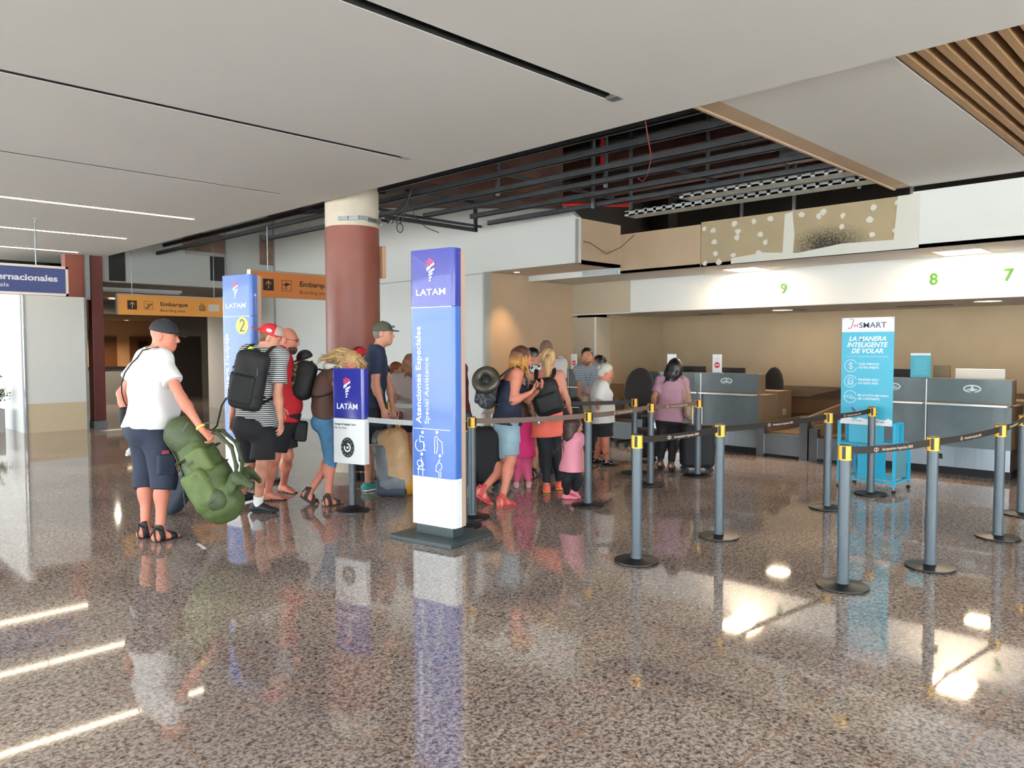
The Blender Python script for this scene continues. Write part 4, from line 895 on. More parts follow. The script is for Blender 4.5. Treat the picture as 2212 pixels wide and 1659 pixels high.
# ------------------------------------------------------------------ hanging direction signs
M_or = mat('orange_sign', (222, 152, 72), .5); M_or2 = mat('deep_orange_sign', (198, 120, 60), .5); M_navy2 = mat('navy_sign', (34, 50, 104), .5)
SA, SB = PX, PZ
def arrow(mb, O, s):
    stroke(mb, [(0, -s*.35), (0, s*.33)], s*.1, O, SA, SB, -PY); stroke(mb, [(-s*.26, s*.08), (0, s*.34), (s*.26, s*.08)], s*.1, O, SA, SB, -PY)
def orange_sign(px0, py0, px1, ytop, Y, m, label, w, icon2):
    a = atY(px0, py0, Y); top = atY(px0, ytop, Y)[2]; h = top-a[2]; t = thing('direction_sign', label, 'sign', (a[0], Y, a[2]))
    MB().box((0, 0, 0), (w, .1, h)).build('sign_panel', m, t); MB().box((-.01, -.01, h), (w+.01, .11, h+.025)).box((-.012, -.01, 0), (0, .11, h)).build('sign_frame', M_alu, t)
    for x in (.3, w-.3): MB().tube([(x, .05, h), (x, .05, (3.5 if Y < 16 else 4.4)-a[2])], .008, 6).build('hanger_rod', M_steel, t)
    s = h*.42; y = -.003; mb = MB().box((.28-s/2*1.1, y, h/2-s*.55), (.28+s/2*1.1, 0, h/2+s*.55)); mb.build('arrow_square', M_blk, t); mb = MB(); arrow(mb, (.28, y-.003, h/2), s); mb.build('arrow', m, t)
    mb = MB(); O = (.28+h*.8, y, h/2); q = s*.5; stroke(mb, [(-q, -q), (q, -q), (q, q), (-q, q), (-q, -q)], .006, O, SA, SB, -PY)
    if icon2: stroke(mb, [(-q*.7, -q*.55), (-q*.3, -q*.5), (q*.3, q*.35), (q*.7, q*.4), (q*.7, q*.15), (q*.4, q*.1), (-q*.15, -q*.7), (-q*.7, -q*.75)], .012, O, SA, SB, -PY); stroke(mb, [(-q*.2, q*.4), (-q*.15, q*.0)], .014, O, SA, SB, -PY)
    else: stroke(mb, [(-q*.6, q*.15), (q*.6, q*.3)], .022, O, SA, SB, -PY); stroke(mb, [(q*.1, q*.22), (-q*.2, -q*.25)], .02, O, SA, SB, -PY); stroke(mb, [(q*.1, q*.22), (-q*.1, q*.6)], .016, O, SA, SB, -PY); stroke(mb, [(-q*.4, -q*.6), (q*.1, -q*.6)], .01, O, SA, SB, -PY)
    mb.build('pictogram', M_blk, t)
    text('Embarque', h*.21, (.28+h*1.4, y, h*.5), SA, SB, M_blk, t, 'sign_lettering', width=h*1.42, bold=.02); text('Boarding area', h*.15, (.28+h*1.4, y, h*.2), SA, SB, mat('brown_print', (96, 64, 30)), t, 'sign_lettering', width=h*1.28)
    if icon2:
        mb = MB(); O = (.28+h*3.6, y, h/2); stroke(mb, [(-q*.7, -q*.8), (q*.7, -q*.8), (q*.7, q*.3), (-q*.7, q*.3), (-q*.7, -q*.8)], .012, O, SA, SB, -PY); stroke(mb, [(-q*.25, -q*.6), (-q*.25, q*.0)], .016, O, SA, SB, -PY); stroke(mb, [(q*.25, -q*.6), (q*.25, q*.0)], .016, O, SA, SB, -PY); stroke(mb, [(-q*.3, q*.5), (-q*.3, q*.95)], .012, O, SA, SB, -PY); stroke(mb, [(q*.3, q*.5), (q*.3, q*.95)], .012, O, SA, SB, -PY); mb.build('pictogram', M_blk, t)
        MB().box((.28+h*3.95, y, h*.3), (.28+h*4.55, 0, h*.68)).build('white_patch', mat('patch_white', (206, 200, 190)), t)
    return t
orange_sign(255, 679, 475, 636, 16.9, M_or, 'far orange sign reading Embarque in front of the dark corridor', 2.35, True)
orange_sign(543, 640, 700, 585, 11.0, M_or2, 'deeper orange sign reading Embarque half behind the red column', 1.95, False)
a = atY(148, 640, 12.8); tp = atY(148, 577, 12.8)[2]; h = tp-a[2]; W_ = 2.6
t = thing('direction_sign', 'navy blue sign reading Internacionales at the left edge', 'sign', (a[0]-W_, 12.8, a[2]))
MB().box((.03, 0, .03), (W_-.03, .1, h-.03)).build('sign_panel', M_navy2, t); MB().box((0, -.015, 0), (W_, .11, .035)).box((0, -.015, h-.035), (W_, .11, h)).box((W_-.035, -.015, 0), (W_, .11, h)).box((0, -.015, 0), (.035, .11, h)).build('sign_frame', M_alu, t)
for x in (.4, W_-.4): MB().tube([(x, .05, h), (x, .05, 3.5-a[2])], .01, 6).build('hanger_rod', M_steel, t)
text('Internacionales', h*.2, (W_-.14-.92, -.004, h*.48), SA, SB, mat('pale_lettering', (206, 208, 218), .5), t, 'sign_lettering', width=.92, bold=.04); text('Arrivals', h*.13, (W_-.14-.98, -.004, h*.24), SA, SB, mat('pale_lettering', (206, 208, 218)), t, 'sign_lettering', width=.36)

# ------------------------------------------------------------------ planter, reception desk
P = at(4, 932); t = thing('potted_plant', 'leafy shrub in a grey planter at the left edge', 'plant', (P[0]-.2, P[1], 0))
MB().rbox((-.22, -.22, 0), (.22, .22, .45), .02).build('planter', mat('concrete_planter', (150, 152, 150), .8), t)
M_leaf = mat('leaf', (70, 92, 52), .6, noise=.3, nscale=10); mb = MB(); ms = MB()
for k in range(26):
    a = rng.uniform(0, 6.28); r = rng.uniform(.1, .34); tip = np.array([r*math.cos(a), r*math.sin(a), .6+rng.uniform(0, .5)]); pts = [np.array([.05*math.cos(a), .05*math.sin(a), .4]), np.array([r*.4*math.cos(a), r*.4*math.sin(a), .62]), tip]
    ms.tube(pts, .006, 5)
    for j in range(16):
        f = rng.uniform(.3, 1); p = pts[1]*(1-f)+tip*f+rng.normal(0, .035, 3); d = nrm(rng.normal(0, 1, 3)); e = nrm(np.cross(d, rng.normal(0, 1, 3))); n = np.cross(d, e); L = .05
        mb.add([p, p+d*L*.5+e*L*.28, p+d*L, p+d*L*.5-e*L*.28, p+d*L*.5+n*.006], [(0, 1, 4), (1, 2, 4), (2, 3, 4), (3, 0, 4)])
mb.build('foliage', M_leaf, t); ms.build('stems', mat('stem_brown', (88, 70, 50), .8), t)
t = thing('reception_desk', 'grey reception desk with a dark top inside the corridor', 'desk', (7.4, 24, 0))
MB().box((-1.6, 0, 0), (1.6, .5, 1.02)).build('desk_front', mat('corridor_grey', (128, 126, 120)), t); MB().box((-1.65, -.05, 1.02), (1.65, .55, 1.08)).build('desk_top', M_black, t)
tag(MB().box((4.95, 16.2, .001), (7.6, 16.45, .0025)).build('floor_tape', mat('pale_floor_strip', (190, 182, 168), .3)), 'pale strip inlaid in the floor before the corridor', 'strip')
P = at(435, 1180); o = MB().box((-.1, -.013, .001), (.1, .013, .003)).build('paper_strip', M_tw); o.location = (P[0], P[1], 0); o.rotation_euler = (0, 0, math.radians(-98)); tag(o, 'small white paper strip lying on the floor by the sandals', 'paper')
# ------------------------------------------------------------------ people
def skin(name, col): return mat(name, col, .5, spec=.4, noise=.05, nscale=9)
SK1 = skin('skin_sunburnt', (198, 124, 102)); SK2 = skin('skin_fair', (194, 136, 112)); SK3 = skin('skin_tan', (184, 128, 102)); SK4 = skin('skin_olive', (170, 118, 92))
M_zip = mat('zip_grey', (88, 90, 94), .4); M_eye = mat('eye_white', (196, 188, 182), .3); M_iris = mat('eye_dark', (40, 30, 24), .3)
class Fig: pass
def lerp(a, b, t): return a+(b-a)*t
def person(label, foot, yaw, J, skinm, S_=1., bulk=1., belly=0., hyaw=0., hpitch=0., hroll=0., bust=0., group=None, shw=1., limb=1., feet='toes', ftoe=None, curl=(.5, .5), palm=None, handdir=None, v=.011, hands=True, eyes=True, hs=None, fpitch=(0, 0), legs=True, thumb=(1, 1)):
    """joints J are world points; yaw is the facing of the chest; returns the figure with its local joints"""
    f = Fig(); root = thing('person', label, 'person', (foot[0], foot[1], 0), yaw, group); f.root = root
    R = rotm(yaw); f.R = R; o = np.array([foot[0], foot[1], 0.]); f.o = o
    Lc = lambda p: R.T @ (np.array(p, float)-o)
    f.W = lambda p: R @ np.array(p, float)+o
    j = {k: Lc(p) for k, p in J.items()}; f.j = j; f.S = S_; s = S_
    P0, N = j['pelvis'], j['neck']; up = nrm(N-P0); f.up = up; sl, sr = j['shl'], j['shr']; lat = nrm(sl-sr); lat = nrm(lat-up*(lat @ up)); fw = np.cross(lat, up); f.lat = lat; f.fw = fw
    hipl_dir = nrm(j['hipl']-j['hipr']) if 'hipl' in j else lat
    if 'hipl' not in j: j['hipl'] = P0+lat*.088*s*bulk-up*.03*s; j['hipr'] = P0-lat*.088*s*bulk-up*.03*s
    L = np.linalg.norm(N-P0); f.L = L; b = bulk; mid = j.get('spine', (P0+N)/2-fw*.01*s)
    C = lambda t: (1-t)**2*P0+2*t*(1-t)*(2*mid-(P0+N)/2)+t*t*N
    f.C = C; f.bulk = bulk; f.limb = limb; f.belly = belly
    rad = [(0, .158, .112), (.22, .145+.015*(b-1), .105), (.45, .148, .108), (.68, .162, .112), (.84, .152*shw, .095), (.95, .085, .068)]
    def chain(g=0., t0=0., t1=.95):
        pr = []; ts = [(t, rx*s*b+g, ry*s*b+g) for t, rx, ry in rad]
        for (a, ax, ay), (c, cx, cy) in zip(ts, ts[1:]): pr.append(S(C(a), C(c), (ax, ay), (cx, cy), lat, k=.04))
        if belly: pr.append(EL(C(.2)+fw*.06*s*b, np.array([.10+belly*.5, .135*b, .15])*s+g, np.column_stack([fw, lat, up]), k=.08))
        if bust: 
            for q in (-1, 1): pr.append(EL(C(.66)+fw*(.085)*s+lat*q*.07*s, np.array([.055+bust, .06, .06])*s+g, k=.05))
        return pr
    f.chain = chain
    def yoke(g=0.):
        pr = []
        for sh in (sl, sr): pr += [S(C(.97), sh+up*.015*s, .045*s+g, .045*s+g, k=.05), EL(sh, .056*s*b**.5+g, k=.04), S(C(.72)+(.45*(sh-C(.84))), sh, (.06*s+g, .06*s+g), (.05*s+g, .05*s+g), k=.04)]
        return pr
    f.yoke = yoke
    lb = limb
    def arm(q, g=0.): 
        a, e, w = j['sh'+q], j['el'+q], j['wr'+q]; m = lerp(a, e, .35); m2 = lerp(e, w, .25)
        return [S(a, m, .05*s*lb+g, .049*s*lb+g), S(m, e, .049*s*lb+g, .038*s*lb+g), S(e, m2, .038*s*lb+g, .041*s*lb+g), S(m2, w, .041*s*lb+g, (.027*s*lb+g, .022*s*lb+g))]
    f.arm = arm
    def leg(q, g=0.):
        h, k, a = j['hip'+q], j['kn'+q], j['an'+q]; m = lerp(k, a, .3)
        back = nrm(np.cross(nrm(j['hipl']-j['hipr']), nrm(h-k)))  # points backwards or forwards
        if back @ fw > 0: back = -back
        return [S(h, lerp(h, k, .3), .088*s*b*lb**.5+g, .082*s*b*lb**.5+g), S(lerp(h, k, .3), k, .082*s*b*lb**.5+g, .054*s*lb+g), S(k, m, .052*s*lb+g, .05*s*lb+g), EL(m+back*.018*s, np.array([.05, .05, .1])*s*lb+g, k=.04), S(m, a, .05*s*lb+g, .034*s*lb+g)]
    f.leg = leg
    body = chain()+yoke()
    for q, si in (('l', 1), ('r', -1)): body.append(EL(P0-fw*.055*s+lat*si*.07*s-up*.05*s, np.array([.085, .085, .095])*s*b, k=.05))
    H = j['head']; hsz = hs or s; f.hs = hsz; HR = rotm(hyaw, hpitch, hroll); f.HR = HR; f.H = H
    hp = lambda x, y, z: H+HR @ (np.array([x, y, z])*hsz)
    f.hp = hp
    nk = [S(C(.93), hp(-.02, 0, -.05), .056*s*b**.4, .054*hsz*b**.3, k=.04)]
    head = [EL(hp(-.012, 0, .035), np.array([.097, .077, .09])*hsz, HR), EL(hp(.022, 0, -.03), np.array([.07, .062, .085])*hsz, HR, k=.05), EL(hp(.055, 0, -.088), np.array([.03, .034, .024])*hsz, HR, k=.035),
            EL(hp(.0, 0, -.07), np.array([.06, .056, .04])*hsz, HR, k=.04), S(hp(.088, 0, .012), hp(.108, 0, -.024), .008*hsz, .0125*hsz, HR[:, 1], k=.014), EL(hp(.098, 0, -.032), np.array([.011, .018, .009])*hsz, HR, k=.008),
            EL(hp(.08, 0, .028), np.array([.018, .055, .012])*hsz, HR, k=.02), EL(hp(.088, .03, .008), np.array([.014, .02, .014])*hsz, HR, op='d'), EL(hp(.088, -.03, .008), np.array([.014, .02, .014])*hsz, HR, op='d'),
            EL(hp(.086, 0, -.056), np.array([.012, .024, .006])*hsz, HR, k=.006), EL(hp(.084, 0, -.067), np.array([.012, .021, .007])*hsz, HR, k=.006), EL(hp(.045, .04, -.03), np.array([.03, .022, .03])*hsz, HR, k=.03), EL(hp(.045, -.04, -.03), np.array([.03, .022, .03])*hsz, HR, k=.03)]
    for q in (-1, 1): head += [EL(hp(-.008, .08*q, .0), np.array([.021, .013, .033])*hsz, HR @ rotm(.35*q, 0), k=.008), EL(hp(-.002, .093*q, .004), np.array([.01, .007, .018])*hsz, HR, op='d')]
    limbs = []
    for q in 'lr':
        if 'wr'+q in j: limbs += arm(q)
        if legs: limbs += leg(q)
    parts = []
    G = Grid(body+nk+limbs, v*max(s, .75)); D = G.sd(body+limbs+nk+head[:4], .03*s); parts.append(nets(G, D))
    hv = .0058*max(hsz, .8); G = Grid(head, hv, lo=H-.16*hsz, hi=H+.16*hsz); D = G.sd(head+nk, .025*hsz); parts.append(nets(G, D))
    # hands: palm, four fingers of different length, thumb from the side of the palm
    f.hand = {}
    if hands:
        for i, (q, si) in enumerate((('l', 1), ('r', -1))):
            if 'wr'+q not in j: continue
            w, e = j['wr'+q], j['el'+q]; d = nrm(w-e); d = nrm(handdir[q]) if handdir and q in handdir else nrm(d+np.array([0, 0, -.15]))
            n = (palm or {}).get(q); n = nrm(np.array(n, float)) if n is not None else nrm(-si*np.array([0, 1., 0])); n = nrm(n-d*(n @ d)); sd = np.cross(d, n)*1.; 
            if (sd @ np.array([1., 0, 0])) < 0: sd = -sd      # thumb side looks forward
            sd = sd*thumb[i]
            hz = s*1.0; c = curl[i]; p0 = w; k1 = w+d*.085*hz; hd = [S(p0, k1, (.024*hz, .017*hz), (.038*hz, .013*hz), sd, k=.01)]
            for fi, (off, ln, st) in enumerate(((.029, .068, .0), (.0098, .078, .005), (-.0098, .072, .002), (-.028, .056, -.006))):
                b0 = w+d*(.085+st)*hz+sd*off*hz; a = c*.55; p = b0; dd = d
                for sg, (fr, rr) in enumerate(((.45, .0088), (.32, .008), (.25, .0072))):
                    ang = a*(1+sg*.9)+.05*fi; dd = nrm(d*math.cos(ang)+n*math.sin(ang)); p2 = p+dd*ln*fr*hz; hd.append(S(p, p2, rr*hz, (rr-.0008)*hz, k=.004)); p = p2
            tb = w+d*.028*hz+sd*.026*hz; t1 = tb+nrm(d*.75+sd*.75+n*.35)*.04*hz; t2 = t1+nrm(d*.9+sd*.2+n*(.3+.4*c))*.034*hz
            hd += [S(tb-d*.01*hz-sd*.008*hz, t1, .014*hz, .0105*hz, k=.01), S(t1, t2, .0105*hz, .008*hz, k=.005)]
            f.hand[q] = w+d*.095*hz+n*.02*hz; f.hand[q+'n'] = n; f.hand[q+'d'] = d; f.hand[q+'s'] = sd
            ar = [S(lerp(e, w, .8), w, (.03*s*lb, .026*s*lb), (.027*s*lb, .021*s*lb), sd)]
            G = Grid(hd, .0045*max(hz, .8)); D = G.sd(hd+ar, .006); parts.append(nets(G, D))
    f.foot = {}
    if legs:
        for i, q in enumerate('lr'):
            a = j['an'+q]; toe = Lc(ftoe[i]) if ftoe is not None else a+np.array([.15, 0, 0]); d = toe-a; d[2] = 0; d = nrm(d); pt = fpitch[i]
            u = np.array([0, 0, 1.]); dd = d*math.cos(pt)-u*math.sin(pt); uu = u*math.cos(pt)+d*math.sin(pt); sdv = np.cross(uu, dd); O = a-uu*.078*s
            f.foot[q] = (O, dd, uu, sdv); p = lambda x, y, z: O+(dd*x+sdv*y+uu*z)*s
            Fo = np.column_stack([dd, sdv, uu]); ft = [EL(p(-.035, 0, .032), np.array([.034, .03, .032])*s, Fo), S(a+uu*.03*s, p(-.01, 0, .045), .034*s, .034*s, k=.03), S(p(-.02, 0, .035), p(.12, 0, .022), (.031*s, .033*s), (.042*s, .02*s), sdv, k=.03), S(p(.0, 0, .06), p(.09, 0, .035), (.028*s, .03*s), (.03*s, .018*s), sdv, k=.04)]
            inn = -1 if q == 'l' else 1
            for k, (y, r, x) in enumerate(((.028, .0145, .175), (.009, .0105, .178), (-.007, .0095, .17), (-.021, .009, .16), (-.033, .009, .148))): ft.append(S(p(.12, inn*y, .016), p(x, inn*y*1.05, .012), r*s*.9, r*s, k=.008))
            f.foot[q+'p'] = ft
            if feet == 'toes':
                G = Grid(ft, .0065); D = G.sd(ft+[S(lerp(j['kn'+q], a, .8), a, .036*s*lb, .034*s*lb)], .015); D = np.maximum(D, -((G.ax[0][:, None, None]-O[0])*uu[0]+(G.ax[1][None, :, None]-O[1])*uu[1]+(G.ax[2][None, None, :]-O[2])*uu[2]))
                parts.append(nets(G, D))
    V = []; F = []; n = 0
    for a, b_ in parts:
        if len(a) == 0: continue
        V.append(relax(a, b_, 1)); F.append(b_+n); n += len(a)
    f.body = mesh_np('body', np.concatenate(V), np.concatenate(F), skinm, root)
    if eyes:
        for q in (-1, 1):
            mb = MB(); c = hp(.0755, .03*q, .008); e = solid('eye', [EL(c, .0115*hsz)], .004, M_eye, f.body, 0, it=0)
            solid('iris', [EL(hp(.0853, .03*q, .008), np.array([.0035, .006, .006])*hsz, HR)], .0018, M_iris, e, 0, it=0)
            solid('eyebrow', [S(hp(.089, .014*q, .03), hp(.078, .048*q, .031), (.004*hsz, .003*hsz), None, k=0)], .003, mat('brow_brown', (70, 50, 38), .9), f.body, 0, it=0)
    return f
def shirt(f, m, name='shirt', hem=.06, g=.014, sleeve=.62, neck=.955, wr=.006, v=.011, seed=1, flare=.022, k=.04, sl_r=.064, top=None, straps=False, nd=.0, wf=18):
    s = f.S; j = f.j; pr = f.chain(g)
    bb = f.bulk; b = f.C(0)-f.up*hem*s; pr.append(S(b, f.C(.12), ((.166*s*bb+g+flare), (.122*s*bb+g+flare)), ((.15*s*bb+g), (.11*s*bb+g)), f.lat, capa=True, k=.05))
    if hem > .03:
        for si in (-1, 1): pr.append(EL(f.C(0)-f.fw*.055*s+f.lat*si*.07*s-f.up*.05*s, np.array([.087, .087, .097])*s*bb+g+.012, k=.05))
    if top is None:
        pr += f.yoke(g)
    for q in 'lr':
        if top is not None or 'wr'+q not in j or sleeve <= 0: continue
        a, e = j['sh'+q], j['el'+q]; en = lerp(a, e, min(sleeve, 1)); pr.append(S(a, en, .056*s+g*.6, sl_r*s+g*.3, capb=sleeve < 1, k=.035))
        if sleeve > 1: pr.append(S(e, lerp(e, j['wr'+q], sleeve-1), sl_r*.9*s, .04*s, capb=True, k=.02))
    G = Grid(pr, v*max(s, .75)); D = G.sd(pr, k*s)
    D = np.maximum(D, -G.plane(b, f.up))
    if wr: D = D+G.wr(wr*s, wf, seed)
    if top is None:
        nk = f.C(.97)+f.up*.01*s; D = np.maximum(D, -G.sd([S(nk+f.up*nd*s, nk+f.up*.2*s+f.fw*.06*s, .062*s+.01, .075*s)], .0))
    else:
        D = np.maximum(D, G.plane(f.C(top), nrm(f.up+f.fw*.1)))
        if straps:
            st = []
            for q in (-1, 1): st += [S(f.C(top)+f.lat*q*.085*s-f.fw*.08*s, f.C(.97)+f.lat*q*.075*s+f.up*.02*s, (.02*s, .016*s)), S(f.C(top)+f.lat*q*.085*s+f.fw*.09*s, f.C(.97)+f.lat*q*.075*s+f.up*.02*s, (.02*s, .016*s))]
            D = np.minimum(D, G.sd(st, .01))
    V, F = nets(G, D); V = relax(V, F, 1)
    return mesh_np(name, V, F, m, f.root)
def trousers(f, m, name='shorts', ln=.9, g=.016, end=.10, wr=.005, v=.011, seed=5, rise=.05, knee=None, tight=False):
    """ln 0..1 ends above the knee, 1..2 on the shin"""
    s = f.S; j = f.j; pr = []
    b = f.bulk; lb = f.limb; pr.append(S(f.C(.0)+f.up*rise*s, f.C(0)-f.up*.04*s, (.156*s*b+g, .114*s*b+g), (.168*s*b+g, .12*s*b+g), f.lat, capa=True, k=.04))
    if f.belly: pr.append(EL(f.C(.1)+f.fw*.05*s*b, np.array([.10+f.belly*.35, .13*b, .12])*s+g, k=.06))
    for q, si in (('l', 1), ('r', -1)):
        pr.append(EL(f.C(0)-f.fw*.055*s+f.lat*si*.07*s-f.up*.05*s, np.array([.087, .087, .097])*s*b+g, k=.05))
        h, k_, a = j['hip'+q], j['kn'+q], j['an'+q]; r0 = .088*s*b*lb**.5+g; r1 = .082*s*b*lb**.5+g; r2 = .054*s*lb+g; h3 = lerp(h, k_, .3); pr.append(S(h, h3, r0, r1, k=.03))
        if ln <= 1: e_ = max(end*s, lerp(r1, r2, (ln-.3)/.7)+.004); pr.append(S(h3, lerp(h, k_, ln), r1+.002, e_, capb=True, k=.03))
        else:
            kr = max((knee or end)*s, r2); pr.append(S(h3, k_, r1, kr, k=.03)); m_ = lerp(k_, a, .3); fr = ln-1; rm = .05*s*lb+g; ra_ = .034*s*lb+g
            need = lerp(kr, rm, fr/.3) if fr < .3 else lerp(rm, ra_, (fr-.3)/.7); pr.append(S(k_, lerp(k_, a, fr), kr, max(end*s, need), capb=True, k=.02))
            if fr > .5: pr += f.leg(q, g+.003)[:4]
    G = Grid(pr, v*max(s, .75)); D = G.sd(pr, .03*s); D = np.maximum(D, G.plane(f.C(0)+f.up*rise*s, f.up))
    if wr: D = D+G.wr(wr*s, 15, seed)
    V, F = nets(G, D); V = relax(V, F, 1); return mesh_np(name, V, F, m, f.root)
def skirt(f, m, z, name='skirt', g=.016, r=(.16, .13), wr=.004):
    s = f.S; b = f.C(0)*1.; b = b-f.up*(f.C(0)[2]-z); pr = [S(f.C(.05), f.C(0)-f.up*.1*s, (.15*s+g, .11*s+g), (.17*s+g, .13*s+g), f.lat, capa=True), S(f.C(0)-f.up*.1*s, b, (.17*s+g, .13*s+g), r, f.lat, capb=True)]
    G = Grid(pr, .011); D = G.sd(pr, .03)+G.wr(wr, 12, 3); V, F = nets(G, D); V = relax(V, F, 1); return mesh_np(name, V, F, m, f.root)
def fp(f, q): O, d, u, s_ = f.foot[q]; return lambda x, y, z: O+(d*x+s_*y+u*z)*f.S
def shoe(f, q, m, msole, name='shoe', high=0., ms=None):
    p = fp(f, q); O, d, u, s_ = f.foot[q]; s = f.S; R = np.column_stack([d, s_, u])
    pr = [EL(p(-.035, 0, .035), np.array([.047, .038, .042])*s, R), S(p(-.02, 0, .045), p(.13, 0, .028), (.037*s, .04*s), (.047*s, .027*s), s_, k=.03), EL(p(.165, 0, .022), np.array([.045, .042, .024])*s, R, k=.02), S(p(-.012, 0, .055), p(-.012, 0, .085+high), .041*s, .043*s, capb=True, k=.02), S(p(.02, 0, .07), p(.09, 0, .045), (.03*s, .03*s), (.03*s, .018*s), s_, k=.03), CUT(p(0, 0, .012), -u)]
    o = solid(name, pr, .007, m, f.root, .02)
    pr = [S(p(-.04, 0, .008), p(.16, 0, .008), (.042*s, .024*s), (.05*s, .024*s), s_, k=.02), CUT(p(0, 0, .0), -u), CUT(p(0, 0, .02), u)]
    solid('sole', pr, .0065, msole, o, .01)
    mb = MB()
    for k in range(4): mb.tube([p(.045+.02*k, -.022, .075-.007*k), p(.05+.02*k, 0, .083-.008*k), p(.045+.02*k, .022, .075-.007*k)], .003*s, 5)
    mb.build('laces', ms or msole, o)
    return o
def sandal(f, q, m, name='sandal', bands=((.0, .05, 0.0), (.07, .03, .3), (.125, .03, -.25)), thong=False, ankle=True, heel=0.):
    p = fp(f, q); O, d, u, s_ = f.foot[q]; s = f.S
    pr = [S(p(-.042, 0, -.004), p(.165, 0, -.004), (.038*s, .02*s), (.047*s, .02*s), s_), CUT(p(0, 0, -.02), -u), CUT(p(0, 0, .006), u)]
    o = solid(name, pr, .006, m, f.root, .01)
    ft = f.foot[q+'p']; G = Grid(ft, .0055); D0 = G.sd(ft, .015, .0045); D1 = G.sd(ft, .015, -.003); sh = np.maximum(D0, -D1)
    if thong:
        mb = MB(); mb.tube([p(.13, .01, .0), p(.125, .008, .028), p(.08, .03, .04), p(.03, .036, .008)], .006*s, 6); mb.tube([p(.125, .008, .028), p(.08, -.02, .045), p(.03, -.034, .008)], .006*s, 6); mb.build('strap', m, o)
    else:
        for x, w, sk in bands:
            n = nrm(d+s_*sk+u*.15); D = np.maximum(sh, np.abs(G.plane(p(x, 0, .03), n))-w*.5*s); V, F = nets(G, D)
            if len(F): mesh_np('strap', relax(V, F, 1), F, m, o)
        if ankle:
            a = f.j['an'+q]; mb = MB(); pts = [p(-.012+.042*math.cos(t), .036*math.sin(t), .088-.02*math.cos(t)) for t in np.linspace(0, 2*math.pi, 17)[:-1]]; mb.tube(pts, .009*s, 6, closed=True); mb.build('ankle_strap', m, o)
            mb = MB(); mb.tube([p(-.05, .028, .0), p(-.06, .02, .06), p(-.05, 0, .1)], .008*s, 6); mb.tube([p(-.05, -.028, .0), p(-.06, -.02, .06), p(-.05, 0, .1)], .008*s, 6); mb.build('heel_strap', m, o)
    return o
def cap(f, m, mb_=None, back=False, name='cap', brim_m=None, tilt=0., mesh_back=None):
    h = f.hs; HR = f.HR @ rotm(math.pi if back else 0, tilt); hp = lambda x, y, z: f.H+f.HR @ (np.array([-.012, 0, .035])*h)+HR @ (np.array([x, y, z])*h)
    pr = [EL(hp(0, 0, .005), np.array([.109, .089, .1])*h, HR), CUT(hp(0, 0, -.005), -HR[:, 2]), EL(hp(0, 0, .0), np.array([.1, .08, .088])*h, HR, op='d')]
    o = solid(name, pr, .006, m, f.root, .006)
    pr = [EL(hp(.105, 0, .005), np.array([.078, .075, .009])*h, HR @ rotm(0, .12)), EL(hp(0, 0, .0), np.array([.1, .08, .088])*h, HR, op='d'), CUT(hp(.06, 0, 0), -HR[:, 0])]
    solid('brim', pr, .005, brim_m or m, o, .004)
    if mesh_back: pr = [EL(hp(0, 0, .005), np.array([.111, .091, .102])*h, HR), CUT(hp(0, 0, -.003), -HR[:, 2]), CUT(hp(-.01, 0, 0), HR[:, 0]), EL(hp(0, 0, .0), np.array([.104, .084, .09])*h, HR, op='d')]; solid('mesh_panel', pr, .006, mesh_back, o, .004)
    solid('cap_button', [EL(hp(0, 0, .106), np.array([.009, .009, .005])*h)], .004, m, o, 0)
    return o
